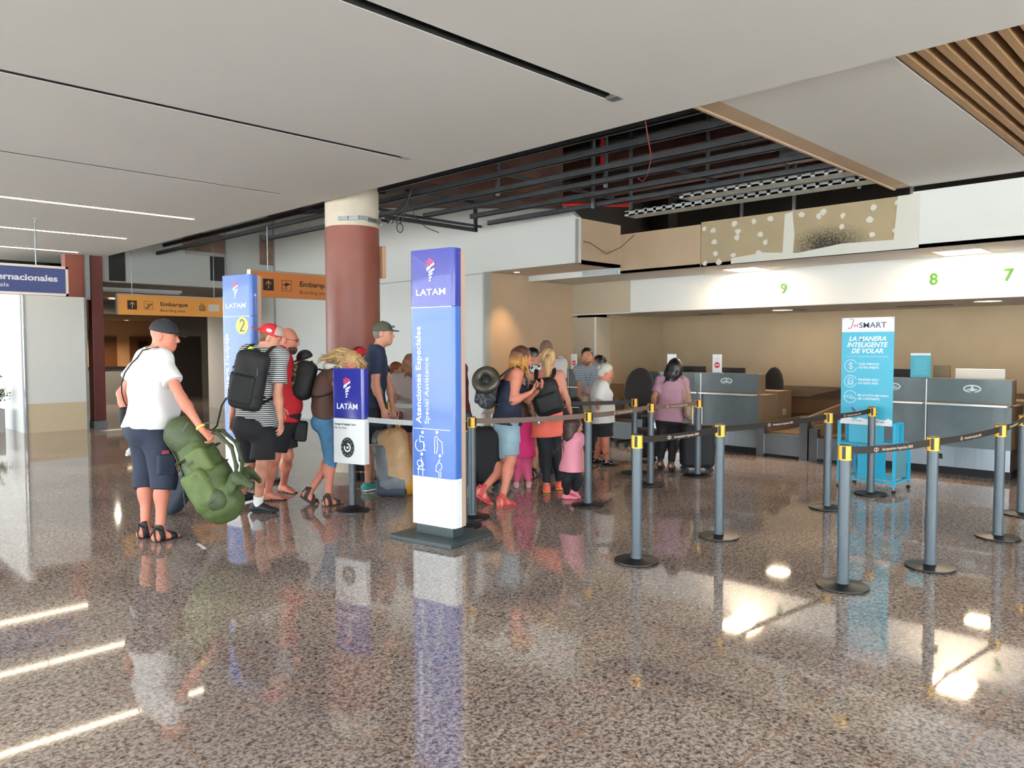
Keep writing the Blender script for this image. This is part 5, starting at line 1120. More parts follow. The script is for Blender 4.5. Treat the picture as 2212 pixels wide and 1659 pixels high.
def hair(f, m, style='short', name='hair', v=.0065, **kw):
    h = f.hs; hp = f.hp; HR = f.HR; base = [EL(hp(-.016, 0, .04), np.array([.106, .086, .1])*h, HR)]
    fr = CUT(hp(.055, 0, .055), HR @ nrm([.85, 0, -.55])); low = CUT(hp(-.02, 0, -.06), HR @ nrm([.25, 0, -1]))
    if style == 'short': pr = base+[EL(hp(-.045, 0, -.01), np.array([.066, .074, .075])*h, HR, k=.03), fr, low]
    elif style == 'buzz': pr = [EL(hp(-.012, 0, .036), np.array([.1, .08, .093])*h, HR), EL(hp(-.04, 0, -.005), np.array([.066, .072, .07])*h, HR, k=.03), fr, low]; 
    elif style == 'long':
        ln = kw.get('ln', .3); sw = kw.get('sw', (0, 0)); wd = kw.get('wd', .085)
        pr = base+[EL(hp(-.05, 0, -.02), np.array([.075, .088, .1])*h, HR, k=.03), fr]; w = np.array([0, 0, -1.]); e = hp(-.06, 0, .0)+w*ln+HR @ np.array([-.03+sw[0], sw[1], 0])
        G = None; pr2 = [S(hp(-.055, 0, .02), lerp(hp(-.055, 0, .02), e, .55), (wd*h, .07*h), (wd*1.08*h, .055*h), HR[:, 1], k=.04), S(lerp(hp(-.055, 0, .02), e, .55), e, (wd*1.08*h, .055*h), (wd*.7*h, .03*h), HR[:, 1], k=.04)]
        for q in (-1, 1): pr2.append(S(hp(.0, .075*q, .03), hp(.0, .078*q, -.09+kw.get('sd', 0)), (.045*h, .022*h), (.035*h, .018*h), HR[:, 0], k=.03))
        pr = pr[:-1]+pr2; pr.append(CUT(hp(.06, 0, .05), HR @ nrm([.9, 0, -.35])))
        pr.append(EL(hp(.07, 0, -.04), np.array([.075, .06, .09])*h, HR, op='d'))
    elif style == 'tail':
        pr = base+[EL(hp(-.045, 0, -.005), np.array([.07, .078, .08])*h, HR, k=.03), fr, low]
    elif style == 'bun': pr = base+[EL(hp(-.045, 0, -.01), np.array([.075, .084, .085])*h, HR, k=.03), fr, low]
    G = Grid(pr, v*max(h, .8)); D = G.sd(pr, .02)
    # strands
    q = G.ax[1][None, :, None]*kw.get('fy', 95)+G.ax[0][:, None, None]*60; D = D+(.0022*np.sin(q+3*np.sin(G.ax[2][None, None, :]*20))).astype(np.float32)
    V, F = nets(G, D); o = mesh_np(name, relax(V, F, 1), F, m, f.root)
    if style == 'tail': 
        a = hp(-.1, 0, .05); tl = kw.get('tail', .24); b = a+np.array([-.06, kw.get('ty', 0), -.06]); c = a+np.array([-.06, kw.get('ty', 0)*1.3, -tl]); solid('ponytail', [S(a, b, .022*h, .034*h), S(b, c, (.036*h, .03*h), (.018*h, .014*h), k=.02)], .0065, m, o, .02, wr=.003, wf=60); solid('hair_tie', [TO(lerp(a, b, .2), b-a, .02*h, .007*h)], .004, M_black, o, 0)
    if style == 'bun': solid('bun', [EL(hp(-.1, 0, .05), np.array([.045, .05, .045])*h, HR)], .006, m, o, .01, wr=.003, wf=60)
    return o
def beard(f, m):
    h = f.hs; hp = f.hp; pr = [EL(hp(.03, 0, -.07), np.array([.07, .066, .058])*h, f.HR), EL(hp(.06, 0, -.095), np.array([.034, .04, .035])*h, f.HR, k=.02), CUT(hp(.03, 0, -.045), f.HR @ nrm([.15, 0, 1])), CUT(hp(0, 0, 0), f.HR @ nrm([-1, 0, 0])), EL(hp(.097, 0, -.06), np.array([.02, .02, .01])*h, f.HR, op='d')]
    G = Grid(pr, .0055); D = G.sd(pr, .01)+G.wr(.002, 120, 1); V, F = nets(G, D); return mesh_np('beard', relax(V, F, 1), F, m, f.root)
def glasses(f, m=None):
    m = m or M_black; mb = MB(); h = f.hs
    for q in (-1, 1):
        c = [f.hp(.1, .032*q+.022*math.cos(t)*1.1, .008+.016*math.sin(t)) for t in np.linspace(0, 6.283, 15)[:-1]]; mb.tube(c, .002*h, 5, closed=True); mb.tube([f.hp(.1, .055*q, .012), f.hp(.06, .078*q, .014), f.hp(-.01, .084*q, .012), f.hp(-.02, .084*q, -.005)], .002*h, 5)
    mb.tube([f.hp(.1, -.01, .012), f.hp(.104, 0, .014), f.hp(.1, .01, .012)], .002*h, 5); return mb.build('glasses', m, f.root)
def band(f, P, d, r, w, m, name='wristband', t=.004):
    d = nrm(d); a = nrm(np.cross(d, [0, 0, 1.]) if abs(d[2]) < .9 else [1, 0, 0]); b = np.cross(d, a); V = []; F = []; n = 20
    for k in range(n):
        q = 6.283*k/n; c = a*math.cos(q)+b*math.sin(q)
        for rr, ww in ((r, -w/2), (r+t, -w/2), (r+t, w/2), (r, w/2)): V.append(P+c*rr+d*ww)
    for k in range(n):
        for i in range(4): F.append((k*4+i, k*4+(i+1) % 4, ((k+1) % n)*4+(i+1) % 4, ((k+1) % n)*4+i))
    return MB().add(V, F).build(name, m, f.root, smooth=True)
def child_thing(f, name, label, cat, P):
    """a separate thing carried by the figure: root at local point P, same heading"""
    w = f.W(P); return thing(name, label, cat, w, f.root.rotation_euler[2])
def backpack(f, label, m, size=(.09, .15, .23), c=None, drop=.0, m2=None, mstrap=None, roll=0., tilt=0., extra=None, pocket=True, name='backpack', wr=.004, g=.02, shift=0.):
    """worn on the back; parts are in the frame of the wearer"""
    s = f.S; hx, hy, hz = size; up, lat, fw = f.up, f.lat, f.fw; ax = np.column_stack([fw, lat, up]) @ rotm(0, tilt, roll)
    c = f.C(.62)-fw*(.115*s+g+hx)-up*drop+lat*shift if c is None else np.array(c, float); base = c-ax[:, 2]*hz
    t = child_thing(f, name, label, 'backpack', base); q = lambda x, y, z: c+ax @ np.array([x, y, z])
    pr = [BX(q(0, 0, 0), (hx, hy, hz), ax, min(hx, .07)), EL(q(-hx*.2, 0, hz*.55), (hx*1.0, hy*.95, hz*.5), ax, k=.05)]
    solid('main_bag', pr, .009, m, t, .03, wr=wr, wf=18, off=base)
    if pocket: solid('front_pocket', [BX(q(-hx*.85, 0, -hz*.3), (hx*.5, hy*.78, hz*.5), ax, .03)], .009, m2 or m, t, .02, wr=wr, wf=20, off=base)
    for si in (-1, 1):
        sh = f.j['shl'] if si > 0 else f.j['shr']; cx = lerp(f.C(.95), sh, .62)
        P = [q(hx*.9, si*hy*.5, hz*.75), cx-fw*.10*s+up*.02*s, cx+up*(.065*s+g), cx+fw*.075*s+up*.02*s, cx+fw*(.115*s+g)-up*.09*s, f.C(.5)+fw*.095*s+lat*si*(.15*s+g*.5), f.C(.38)+lat*si*(.175*s+g)-fw*.03, q(hx*.8, si*hy*.8, -hz*.7)]
        Q = []
        for a in range(len(P)-1):
            for b_ in range(4):
                u_ = b_/4; p0, p1, p2, p3 = P[max(a-1, 0)], P[a], P[a+1], P[min(a+2, len(P)-1)]; Q.append(.5*((2*p1)+(-p0+p2)*u_+(2*p0-5*p1+4*p2-p3)*u_**2+(-p0+3*p1-3*p2+p3)*u_**3))
        Q.append(P[-1]); solid('shoulder_strap', [S(a-base, b_-base, (.024*s, .007), (.024*s, .007), lat) for a, b_ in zip(Q, Q[1:])], .0085, mstrap or m, t, .008)
    mb = MB(); mb.tube([q(-hx*1.0-.001, hy*.86*math.cos(a), hz*.25+hz*.5*math.sin(a))-base for a in np.linspace(0, math.pi, 13)], .0035, 5); mb.build('zipper', M_zip, t)
    for z in (-.45, .35):
        for si in (-1, 1): MB().ribbon([q(hx*.7, si*(hy+.006), hz*z)-base, q(0, si*(hy+.01), hz*z)-base, q(-hx*.9, si*(hy*.93), hz*z)-base], .018, .005, ax[:, 2]).build('side_strap', mstrap or m, t)
    h = MB().tube([q(hx*.3, -.04, hz*.93)-base, q(hx*.3, -.03, hz*1.08)-base, q(hx*.3, .03, hz*1.08)-base, q(hx*.3, .04, hz*.93)-base], .008, 6).build('grab_handle', mstrap or m, t)
    f.pk = (t, q, base, ax, c)
    return t

def locks(f, m, starts, vec, n=26, r=.013, ln=.2, jit=.05, seed=1, curl_=.03, name='hair_strands', drop=.0):
    """tapered strands of hair from points around the skull"""
    R_ = np.random.RandomState(seed); h = f.hs; pr = []
    for i in range(n):
        st = starts[i % len(starts)]; p = f.hp(*(np.array(st)+R_.normal(0, .014, 3))); d = nrm(np.array(vec)+R_.normal(0, jit*4, 3)*[1, 1, .5]); L = ln*R_.uniform(.65, 1.1)*h; ph = R_.uniform(0, 6)
        pp = p; a, b = nrm(np.cross(d, [0.3, 1, .2])), None; b = np.cross(d, a)
        for k in range(1, 6):
            t = k/5; p2 = p+d*L*t+(a*math.sin(ph+t*5)+b*math.cos(ph+t*4))*curl_*t*h-np.array([0, 0, drop*t*t]); pr.append(S(pp, p2, r*h*(1.1-.8*(k-1)/5), r*h*(1.1-.8*k/5))); pp = p2
    G = Grid(pr, .006); D = G.sd(pr, .006); V, F = nets(G, D); return mesh_np(name, V, F, m, f.root)
def zgrad_mat(name, c1, c2, z1, z2, rough=.5):
    """colour changing with height: c1 below z1, c2 above z2 (dyed hair)"""
    m = mat(name, c1, rough); nt = m.node_tree; b = nt.nodes['Principled BSDF']; tc = nt.nodes.new('ShaderNodeTexCoord'); sx = nt.nodes.new('ShaderNodeSeparateXYZ'); nt.links.new(tc.outputs['Object'], sx.inputs[0])
    n = nt.nodes.new('ShaderNodeTexNoise'); n.inputs['Scale'].default_value = 14; nt.links.new(tc.outputs['Object'], n.inputs[0]); ad = nt.nodes.new('ShaderNodeMath'); ad.operation = 'MULTIPLY_ADD'; nt.links.new(n.outputs[0], ad.inputs[0]); ad.inputs[1].default_value = .12; nt.links.new(sx.outputs[2], ad.inputs[2])
    mr = nt.nodes.new('ShaderNodeMapRange'); mr.inputs[1].default_value = z1+.06; mr.inputs[2].default_value = z2+.06; nt.links.new(ad.outputs[0], mr.inputs[0]); mx = nt.nodes.new('ShaderNodeMix'); mx.data_type = 'RGBA'; nt.links.new(mr.outputs[0], mx.inputs[0]); mx.inputs[6].default_value = (*srgb(c1), 1); mx.inputs[7].default_value = (*srgb(c2), 1); nt.links.new(mx.outputs[2], b.inputs['Base Color']); return m
def D2(d): return math.radians(d)
def pose(w, yaw, neck, pelvis, head, S_=1., sw=.185, hipyaw=None, shyaw=None, shdrop=.045, **k):
    """joints from the places they take up: (px, py) or (px, py, depth offset) at distance w"""
    g = lambda p: atd(p[0], p[1], w+(p[2] if len(p) > 2 else 0)); J = {}
    J['neck'], J['pelvis'], J['head'] = g(neck), g(pelvis), g(head)
    sy = D2(yaw if shyaw is None else shyaw); hy = D2(yaw if hipyaw is None else hipyaw); up = nrm(J['neck']-J['pelvis'])
    l = np.array([-math.sin(sy), math.cos(sy), 0]); l = nrm(l-up*(l @ up)); J['shl'] = J['neck']-up*shdrop*S_+l*sw*S_; J['shr'] = J['neck']-up*shdrop*S_-l*sw*S_
    l = np.array([-math.sin(hy), math.cos(hy), 0]); J['hipl'] = J['pelvis']+l*.09*S_-PZ*.02*S_; J['hipr'] = J['pelvis']-l*.09*S_-PZ*.02*S_
    for q in ('ell', 'elr', 'wrl', 'wrr', 'knl', 'knr'):
        if q in k: J[q] = g(k[q])
    for q in ('anl', 'anr'):
        if q in k: J[q] = at(k[q][0], k[q][1], k[q][2]*S_ if len(k[q]) > 2 else .082*S_)
    if 'spine' in k: J['spine'] = g(k['spine'])
    return J
M_h_brown = mat('hair_brown', (96, 64, 44), .55, noise=.3, nscale=30); M_h_blond = mat('hair_blond', (186, 152, 104), .5, noise=.3, nscale=25, stretch=(1, 1, .2)); M_h_black = mat('hair_black', (24, 20, 20), .4, noise=.2, nscale=20); M_h_dark = mat('hair_dark_brown', (62, 40, 34), .5, noise=.3, nscale=20)
M_h_white = mat('hair_silver', (196, 196, 184), .6, noise=.12, nscale=40); M_h_dyed = mat('hair_copper', (150, 96, 50), .5, noise=.35, nscale=12, stretch=(1, 1, .3)); M_cloth_blk = mat('black_cloth', (28, 28, 32), .85, bump=.2, bscale=90)
M_nylon = mat('black_nylon', (21, 22, 25), .7, bump=.25, bscale=60); M_rub = mat('rubber_black', (26, 24, 24), .6)

# 1 ---- man in the white T-shirt
yw = 2; J = pose(6.58, yw, (333, 764), (322, 915), (356, 727), 1.06, .2, shyaw=-4, ell=(263, 850, .22), wrl=(281, 925, .12), elr=(392, 860, -.26), wrr=(438, 930, -.3), knl=(317, 1030, .06), knr=(354, 1034, -.08), anl=(314, 1140), anr=(345, 1147))
f1 = person('man in a white T-shirt and black cap gripping the green pack', at(330, 1158), D2(yw), J, SK1, 1.06, 1.22, belly=.07, hyaw=D2(-40-yw), hpitch=.12, ftoe=(at(352, 1157), at(400, 1156)), curl=(1.2, 1.6), handdir={'l': (0.05, 0, -1), 'r': (.6, -.3, -.7)}, palm={'l': (0, -1, 0), 'r': (-.2, .7, -.3)}, hs=1.1, v=.0095)
shirt(f1, mat('white_cotton', (224, 222, 220), .85, bump=.15, bscale=60), 'tshirt', hem=.03, sleeve=.6, wr=.011, wf=26, flare=.03, g=.024, sl_r=.078, v=.009)
trousers(f1, mat('navy_cotton', (38, 46, 64), .85, noise=.12, nscale=8, bump=.2, bscale=50), 'cargo_shorts', ln=1.22, end=.098, knee=.102, wr=.008, g=.016, rise=.05)
cap(f1, mat('cap_black', (34, 36, 42), .8), back=False, tilt=.1)
for q in 'lr': sandal(f1, q, M_rub)
band(f1, lerp(f1.j['elr'], f1.j['wrr'], .9), f1.j['wrr']-f1.j['elr'], .034, .016, M_yel)
for z, sx in ((.5, -1), ): pass
kz = lerp(f1.j['hipr'], f1.j['knr'], .75); solid('cargo_pocket', [BX(kz+np.array([0, -.1, .02]), (.075, .03, .085), rotm(0, .05), .02)], .008, MATS['navy_cotton'], f1.root, wr=.003)
MB().box((-.03, 0, -.015), (.03, .004, .015)).build('red_label', mat('red_patch', (150, 60, 66)), f1.root, loc=kz+np.array([-.02, -.14, .13]))
solid('neck_cord', [TO(f1.C(.98)+f1.fw*.02, f1.up+f1.fw*.5, .075, .004, sq=1)], .004, M_rub, f1.root, 0)
t = child_thing(f1, 'shoulder_bag', 'small black bag on a cord at the hip of the man in white', 'bag', f1.C(.02)+f1.lat*.27-f1.fw*.1-PZ*.05); B0 = f1.C(.02)+f1.lat*.27-f1.fw*.1-PZ*.05
solid('pouch', [BX((0, 0, .08), (.07, .03, .08), None, .025)], .007, M_nylon, t); 
cs = [B0+np.array([0, 0, .16]), f1.C(.3)-f1.fw*.16+f1.lat*.17, f1.C(.42)-f1.fw*.195+f1.lat*.11, f1.C(.55)-f1.fw*.215+f1.lat*.06, f1.C(.7)-f1.fw*.21+f1.lat*.01, f1.C(.84)-f1.fw*.18-f1.lat*.04, f1.C(.92)-f1.fw*.15-f1.lat*.07, f1.C(.96)-f1.fw*.115-f1.lat*.08+f1.up*.045, f1.C(1.0)-f1.lat*.1+f1.up*.06, f1.C(.9)+f1.fw*.14-f1.lat*.08, f1.C(.5)+f1.fw*.25, f1.C(.2)+f1.fw*.16+f1.lat*.12, B0+np.array([.02, 0, .16])]
MB().tube([c-B0 for c in cs], .006, 6).build('cord', M_rub, t)
hl = f1.hand['l']; t = child_thing(f1, 'water_bottle', 'clear plastic bottle in the left hand of the man in white', 'bottle', hl+np.array([0, .0, -.09])); Rb = np.column_stack([nrm([.9, .1, 0]), nrm(np.cross(nrm([-.4, .8, -.5]), nrm([.9, .1, 0]))), nrm([-.4, .8, -.5])])
bt = MB().lathe([(.012, -.07), (.03, -.05), (.033, .06), (.031, .12), (.02, .13)], seg=18).build('bottle_body', mat('clear_plastic', (222, 232, 236), .15, alpha=.45), t, smooth=True); bt.rotation_euler = (D2(55), D2(20), 0); bt2 = MB().lathe([(.014, -.09), (.014, -.07)], seg=14).build('bottle_cap', M_txt, bt)

# green trekking pack leaning, held at its top
gp = atd(452, 1130, 6.35); gp[2] = .04
ax_top, ax_bot = atd(408, 935, 6.45), atd(486, 1100, 6.35); gyaw = D2(-45)
t = thing('trekking_backpack', 'big green trekking pack tilted over the floor beside the man in white', 'backpack', (ax_bot[0], ax_bot[1], 0), gyaw); Rg = rotm(gyaw); og = np.array([ax_bot[0], ax_bot[1], 0])
lc = lambda p: Rg.T @ (np.array(p)-og); a_, b_ = lc(ax_top), lc(ax_bot); dg = nrm(b_-a_); Lg = np.linalg.norm(b_-a_); fr_ = nrm(np.cross([0, 1., 0], dg)); RG = np.column_stack([dg, [0, 1, 0], nrm(np.cross(dg, [0, 1., 0]))])
q = lambda x, y, z: a_+RG @ np.array([x, y, z])      # x along the pack downwards, y depth, z towards the harness side or back
M_grn = mat('green_ripstop', (72, 88, 46), .6, noise=.14, nscale=7, bump=.25, bscale=40); M_grn2 = mat('dark_green_ripstop', (64, 76, 46), .6, noise=.1, nscale=7, bump=.25, bscale=40)
sz = 1 if RG[2, 2] > 0 else -1
solid('pack_body', [S(q(.16, 0, 0), q(.42, 0, 0), (.15, .14), (.175, .17), (0, 1, 0), k=.05), S(q(.42, 0, 0), q(Lg-.06, 0, 0), (.175, .17), (.165, .165), (0, 1, 0), k=.05), BX(q(Lg-.09, 0, 0), (.13, .16, .155), RG, .09, k=.05)], .009, M_grn, t, .04, wr=.014, wf=30)
solid('top_lid', [EL(q(.0, 0, -.03*sz), (.15, .16, .17), RG), EL(q(.1, 0, -.01*sz), (.12, .15, .15), RG, k=.05)], .009, M_grn2, t, .04, wr=.008, wf=20)
solid('front_pocket', [BX(q(.5, -.15, -.04*sz), (.17, .07, .11), RG, .05)], .009, mat('olive_ripstop', (86, 102, 52), .6, noise=.14, nscale=7, bump=.25, bscale=40), t, wr=.012, wf=28)
solid('side_pocket', [BX(q(.28, -.15, .05*sz), (.11, .06, .09), RG, .04)], .009, MATS['olive_ripstop'], t, wr=.008, wf=28)
for x in (.2, .36, .54): mb = MB(); mb.tube([q(x, .19*math.cos(k*.5236), .185*math.sin(k*.5236)) for k in range(12)], .008, 4, closed=True, flat=1.8); mb.build('compression_strap', M_grn2, t)
hr = -sz
for y in (-.06, .07): solid('shoulder_strap', [S(q(x0, y, z0), q(x1, y*1.2, z1), (.026, .014), (.026, .014), (0, 1, 0)) for (x0, z0), (x1, z1) in zip([(.05, .12*sz), (.12, .24*sz), (.28, .3*sz), (.45, .27*sz), (.58, .18*sz)], [(.12, .24*sz), (.28, .3*sz), (.45, .27*sz), (.58, .18*sz), (.62, .14*sz)])], .009, M_grn2, t)
for y in (-.12, .12): solid('hip_belt', [S(q(.6, y, .14*sz), q(.52, y*1.3, .26*sz), (.055, .02), (.05, .018), dg), S(q(.52, y*1.3, .26*sz), q(.66, y*.9, .33*sz), (.05, .018), (.03, .012), dg)], .009, M_grn2, t)
hh = f1.W(f1.hand['r']); hq = lc(hh); MB().tube([q(.02, -.04, .1*sz), lerp(q(.02, -.04, .1*sz), hq, .8)+[0, -.02, 0], hq, lerp(q(.1, .03, .13*sz), hq, .8), q(.1, .03, .13*sz)], .009, 6).build('grab_handle', M_grn2, t)
MB().tube([q(.3, -.14, -.14*sz), q(.5, -.2, -.18*sz)+[0, 0, -.04], q(.62, -.2, -.17*sz)+[0, 0, -.1]], .005, 5).build('loose_strap', M_rub, t)
for y in (-.09, .09):
    MB().ribbon([q(.0, y, -.165*sz), q(.12, y, -.145*sz), q(.3, y, -.155*sz), q(.45, y, -.165*sz), q(Lg-.1, y, -.155*sz), q(Lg, y, -.12*sz)], .022, .006, (0, 1, 0)).build('webbing_strap', M_grn2, t)
    MB().box((-.02, -.016, -.012), (.02, .016, .012)).build('buckle', M_rub, t, loc=q(.2, y, -.155*sz))
for x in (.24, .44, .6): MB().ribbon([q(x, -.2, -.08*sz), q(x+.01, -.225, 0), q(x, -.2, .08*sz)], .02, .006, nrm(dg)).build('side_strap', M_grn2, t)
MB().tube([q(-.06+.015*k, -.165+.004*k, .1*sz-.028*k*sz) for k in range(8)], .005, 5).build('zipper', M_zip, t)
solid('bottle_pocket', [EL(q(.62, -.15, .03*sz), (.1, .06, .09), RG)], .009, M_grn2, t, wr=.006, wf=40)
# dark wheeled bag behind it
t = thing('duffel_bag', 'dark blue duffel bag leaning behind the legs of the man in white', 'bag', at(385, 1118), D2(-45)); solid('bag_body', [BX((.0, .12, .26), (.09, .13, .27), rotm(0, .6), .06)], .01, mat('navy_nylon', (40, 50, 64), .6, bump=.2, bscale=40), t, wr=.005)
for y in (.02, .22): MB().tube([(-.17, y-.02, .04), (-.17, y+.02, .04)], .035, 12).build('wheel', M_rub, t)
solid('carry_handle', [S((.1, .12, .44), (.17, .12, .52), .012), S((.17, .12, .52), (.2, .12, .44), .012)], .007, M_rub, t)

# 2 ---- man in the striped shirt
yw = 30; J = pose(7.45, yw, (570, 756), (553, 912), (584, 731), 1.05, .185, shyaw=26, ell=(508, 845, .25), wrl=(500, 905, .2), elr=(600, 855, -.15), wrr=(606, 905, -.25), knl=(543, 1000, .12), knr=(567, 1000, -.05), anl=(525, 1066, .1), anr=(557, 1088))
f2 = person('man in a black and white striped T-shirt and backward red cap', at(555, 1108), D2(yw), J, SK2, 1.04, 1.1, hyaw=D2(-35-yw), hpitch=.3, ftoe=(at(560, 1080), at(600, 1108)), curl=(.6, .7), handdir={'l': (0, 0, -1)}, hs=1.04, v=.0095, feet='shoe')
shirt(f2, stripes_mat('breton_stripes', (34, 34, 40), (214, 214, 214), 52, .52), 'striped_tshirt', hem=.02, sleeve=.7, wr=.007, sl_r=.078)
trousers(f2, M_cloth_blk, 'shorts', ln=.92, end=.115, g=.022, wr=.008)
hair(f2, M_h_brown, 'buzz'); cap(f2, mat('cap_red', (196, 34, 48), .7), back=True, mesh_back=None, tilt=-.1)
solid('mesh_panel', [EL(f2.hp(.012, 0, .043), np.array([.107, .091, .1])*1.04, f2.HR), CUT(f2.hp(0, 0, .045), -f2.HR[:, 2]), CUT(f2.hp(.03, 0, 0), -f2.HR[:, 0])], .006, mat('mesh_beige', (186, 160, 150), .8), f2.root, 0)
w_ = solid('cap_label', [EL(f2.hp(-.02, -.089, .07), np.array([.03, .004, .018])*1.04, f2.HR @ rotm(0, 0, -.3))], .003, M_tw, f2.root, 0)
M_sock = mat('sock_white', (220, 220, 218), .9)
for q in 'lr':
    k_, a_ = f2.j['kn'+q], f2.j['an'+q]; 
    if q == 'r': solid('sock', [S(a_-PZ*.02, lerp(a_, k_, .2), .043*1.05, .047*1.05, capb=True)], .006, M_sock, f2.root)
    shoe(f2, q, mat('shoe_black', (30, 30, 34), .6), mat('sole_black', (20, 20, 22), .6))
backpack(f2, 'black backpack on the back of the man in the striped T-shirt', M_nylon, (.085, .165, .28), drop=.035, shift=-.05, roll=.1)
t, q, base, ax, c = f2.pk
solid('neon_collar', [S(q(.0, .16, -.05)-base, q(.02, .165, .14)-base, .022, .03), S(q(.02, .165, .14)-base, q(.09, .12, .29)-base, .03, .025)], .008, mat('neon_yellow', (204, 232, 60), .6), t); MB().box((-.03, -.01, -.04), (.03, .01, .04)).build('yellow_tag', M_yel, t, loc=q(-.05, .12, .15)-base)
MB().box((-.03, -.01, -.012), (.03, .01, .012)).build('blue_tag', mat('tag_blue', (70, 170, 220)), t, loc=q(-.05, .0, .22)-base)
MB().tube([q(.0, .13, -.2)-base, q(.0, .22, -.22)-base, q(.02, .27, -.3)-base, q(.02, .28, -.5)-base, q(.02, .42, -.66)-base], .009, 6).build('loose_strap', M_nylon, t)
solid('bottle_net', [S(q(0, .16, -.2)-base, q(0, .17, .02)-base, .04, .045)], .009, M_nylon, t)

# 3 ---- bearded man in red
yw = -30; J = pose(8.0, yw, (606, 757), (606, 905), (622, 736), 1.04, .19, elr=(601, 850, -.12), wrr=(606, 880, -.3), ell=(640, 850, .2), wrl=(632, 892, .2), knl=(622, 985, .1), knr=(592, 990, -.1), anl=(612, 1047), anr=(579, 1064))
f3 = person('bald bearded man in a red T-shirt and black shorts', at(600, 1070), D2(yw), J, SK1, 1.03, 1.18, belly=.09, hyaw=D2(-45-yw), hpitch=.1, ftoe=(at(650, 1068), at(612, 1080)), curl=(.6, .8), hs=1.05)
shirt(f3, mat('red_cotton', (186, 28, 40), .8, bump=.15), 'tshirt', hem=.03, sleeve=.7, wr=.006, sl_r=.075); trousers(f3, M_cloth_blk, 'shorts', ln=.8, end=.115, g=.02)
beard(f3, mat('beard_dark', (52, 38, 34), .8)); glasses(f3)
for q in 'lr': sandal(f3, q, M_rub, 'flip_flop', thong=True, ankle=False)
t = child_thing(f3, 'waist_bag', 'black pouch hanging behind the bearded man\'s shorts', 'bag', f3.C(0)+f3.fw*.2-PZ*.13); solid('pouch', [BX((0, 0, 0), (.07, .05, .11), rotm(0, .1), .03)], .009, M_nylon, t); MB().tube([(0, 0, .1), (-.1, -.02, .3), (-.2, -.02, .5)], .008, 6).build('strap', M_nylon, t)

# 4 ---- woman bending with the camouflage daypack
yw = -42; J = pose(8.05, yw, (730, 802), (706, 905), (757, 787), .93, .165, spine=(700, 845), ell=(755, 862, .18), wrl=(775, 890, .2), elr=(738, 858, -.14), wrr=(765, 885, -.2), knl=(719, 988, .06), knr=(714, 990, -.08), anl=(668, 1063, .13), anr=(709, 1077))
f4 = person('woman in denim capris leaning forward with windblown blonde hair', at(712, 1085), D2(yw), J, SK1, .95, .98, hyaw=D2(-42-yw), hpitch=.55, ftoe=(at(700, 1088), at(750, 1086)), fpitch=(.55, 0), curl=(.6, .6), hs=.98, bust=.02)
shirt(f4, mat('brown_top', (88, 62, 54), .8), 'top', hem=.0, sleeve=.0, wr=.005); M_den = mat('denim', (74, 122, 158), .85, noise=.22, nscale=9, bump=.2, bscale=80)
trousers(f4, M_den, 'capri_jeans', ln=1.25, end=.066, knee=.074, g=.01, wr=.004); hair(f4, M_h_blond, 'short')
locks(f4, M_h_blond, [(-.02, 0, .12), (.03, -.03, .11), (-.06, .03, .1), (-.09, 0, .06), (-.08, -.05, .03), (-.05, .05, .04), (.02, -.06, .08)], (-1, .1, .12), n=44, r=.017, ln=.3, jit=.07, curl_=.03, drop=.06)
locks(f4, M_h_blond, [(.04, .03, .1), (.06, -.03, .09), (.05, -.06, .06)], (.5, .0, -.8), n=16, r=.015, ln=.15, seed=4)
for q in 'lr': sandal(f4, q, mat('sandal_brown', (58, 46, 42), .7))
M_camo = blotch_mat('camouflage', [(44, 48, 42), (120, 116, 84), (66, 76, 52), (26, 26, 24)], 9)
backpack(f4, 'camouflage and black daypack on the leaning woman', mat('pack_black', (26, 27, 28), .75, bump=.3, bscale=50), (.1, .135, .2), m2=M_camo, drop=.0, tilt=.0)
t, q, base, ax, c = f4.pk
solid('side_panel', [BX(q(-.08, .0, .04)-base, (.05, .125, .13), ax, .04)], .009, M_camo, t)
mb = MB(); P = [(-.185, (-.04 if k % 2 else .05), -.16+.04*k) for k in range(7)]; mb.tube([q(*p)-base for p in P], .003, 5); mb.tube([q(-.19, .05 if k % 2 else -.04, -.16+.04*k)-base for k in range(7)], .003, 5); mb.build('bungee_cord', mat('cord_pale', (170, 172, 160)), t)
t = child_thing(f4, 'baseball_cap', 'black cap with a brown brim clipped on top of the camouflage daypack', 'cap', q(-.06, .05, .235)); b0 = q(-.06, .05, .235); Rc = rotm(math.pi-.3, .35)
solid('crown', [EL((0, 0, .0), (.09, .075, .085), Rc), CUT((0, 0, -.01), -Rc[:, 2])], .006, M_blk, t); solid('brim', [EL(Rc @ np.array([.09, 0, 0]), (.07, .06, .008), Rc)], .005, mat('brim_brown', (150, 92, 60), .8), t)
solid('cap_badge', [EL(Rc @ np.array([.03, -.065, .04]), (.022, .006, .022), Rc)], .003, mat('badge_yellow', (190, 180, 110)), t)
t = child_thing(f4, 'neck_pillow', 'white neck pillow squeezed between the blonde head and the daypack', 'pillow', f4.C(.95)-f4.fw*.03+f4.up*.05); solid('cushion', [TO((0, 0, 0), (0.2, 0, 1), .075, .045, sq=.9)], .008, mat('pillow_white', (222, 220, 214), .9), t, wr=.003)

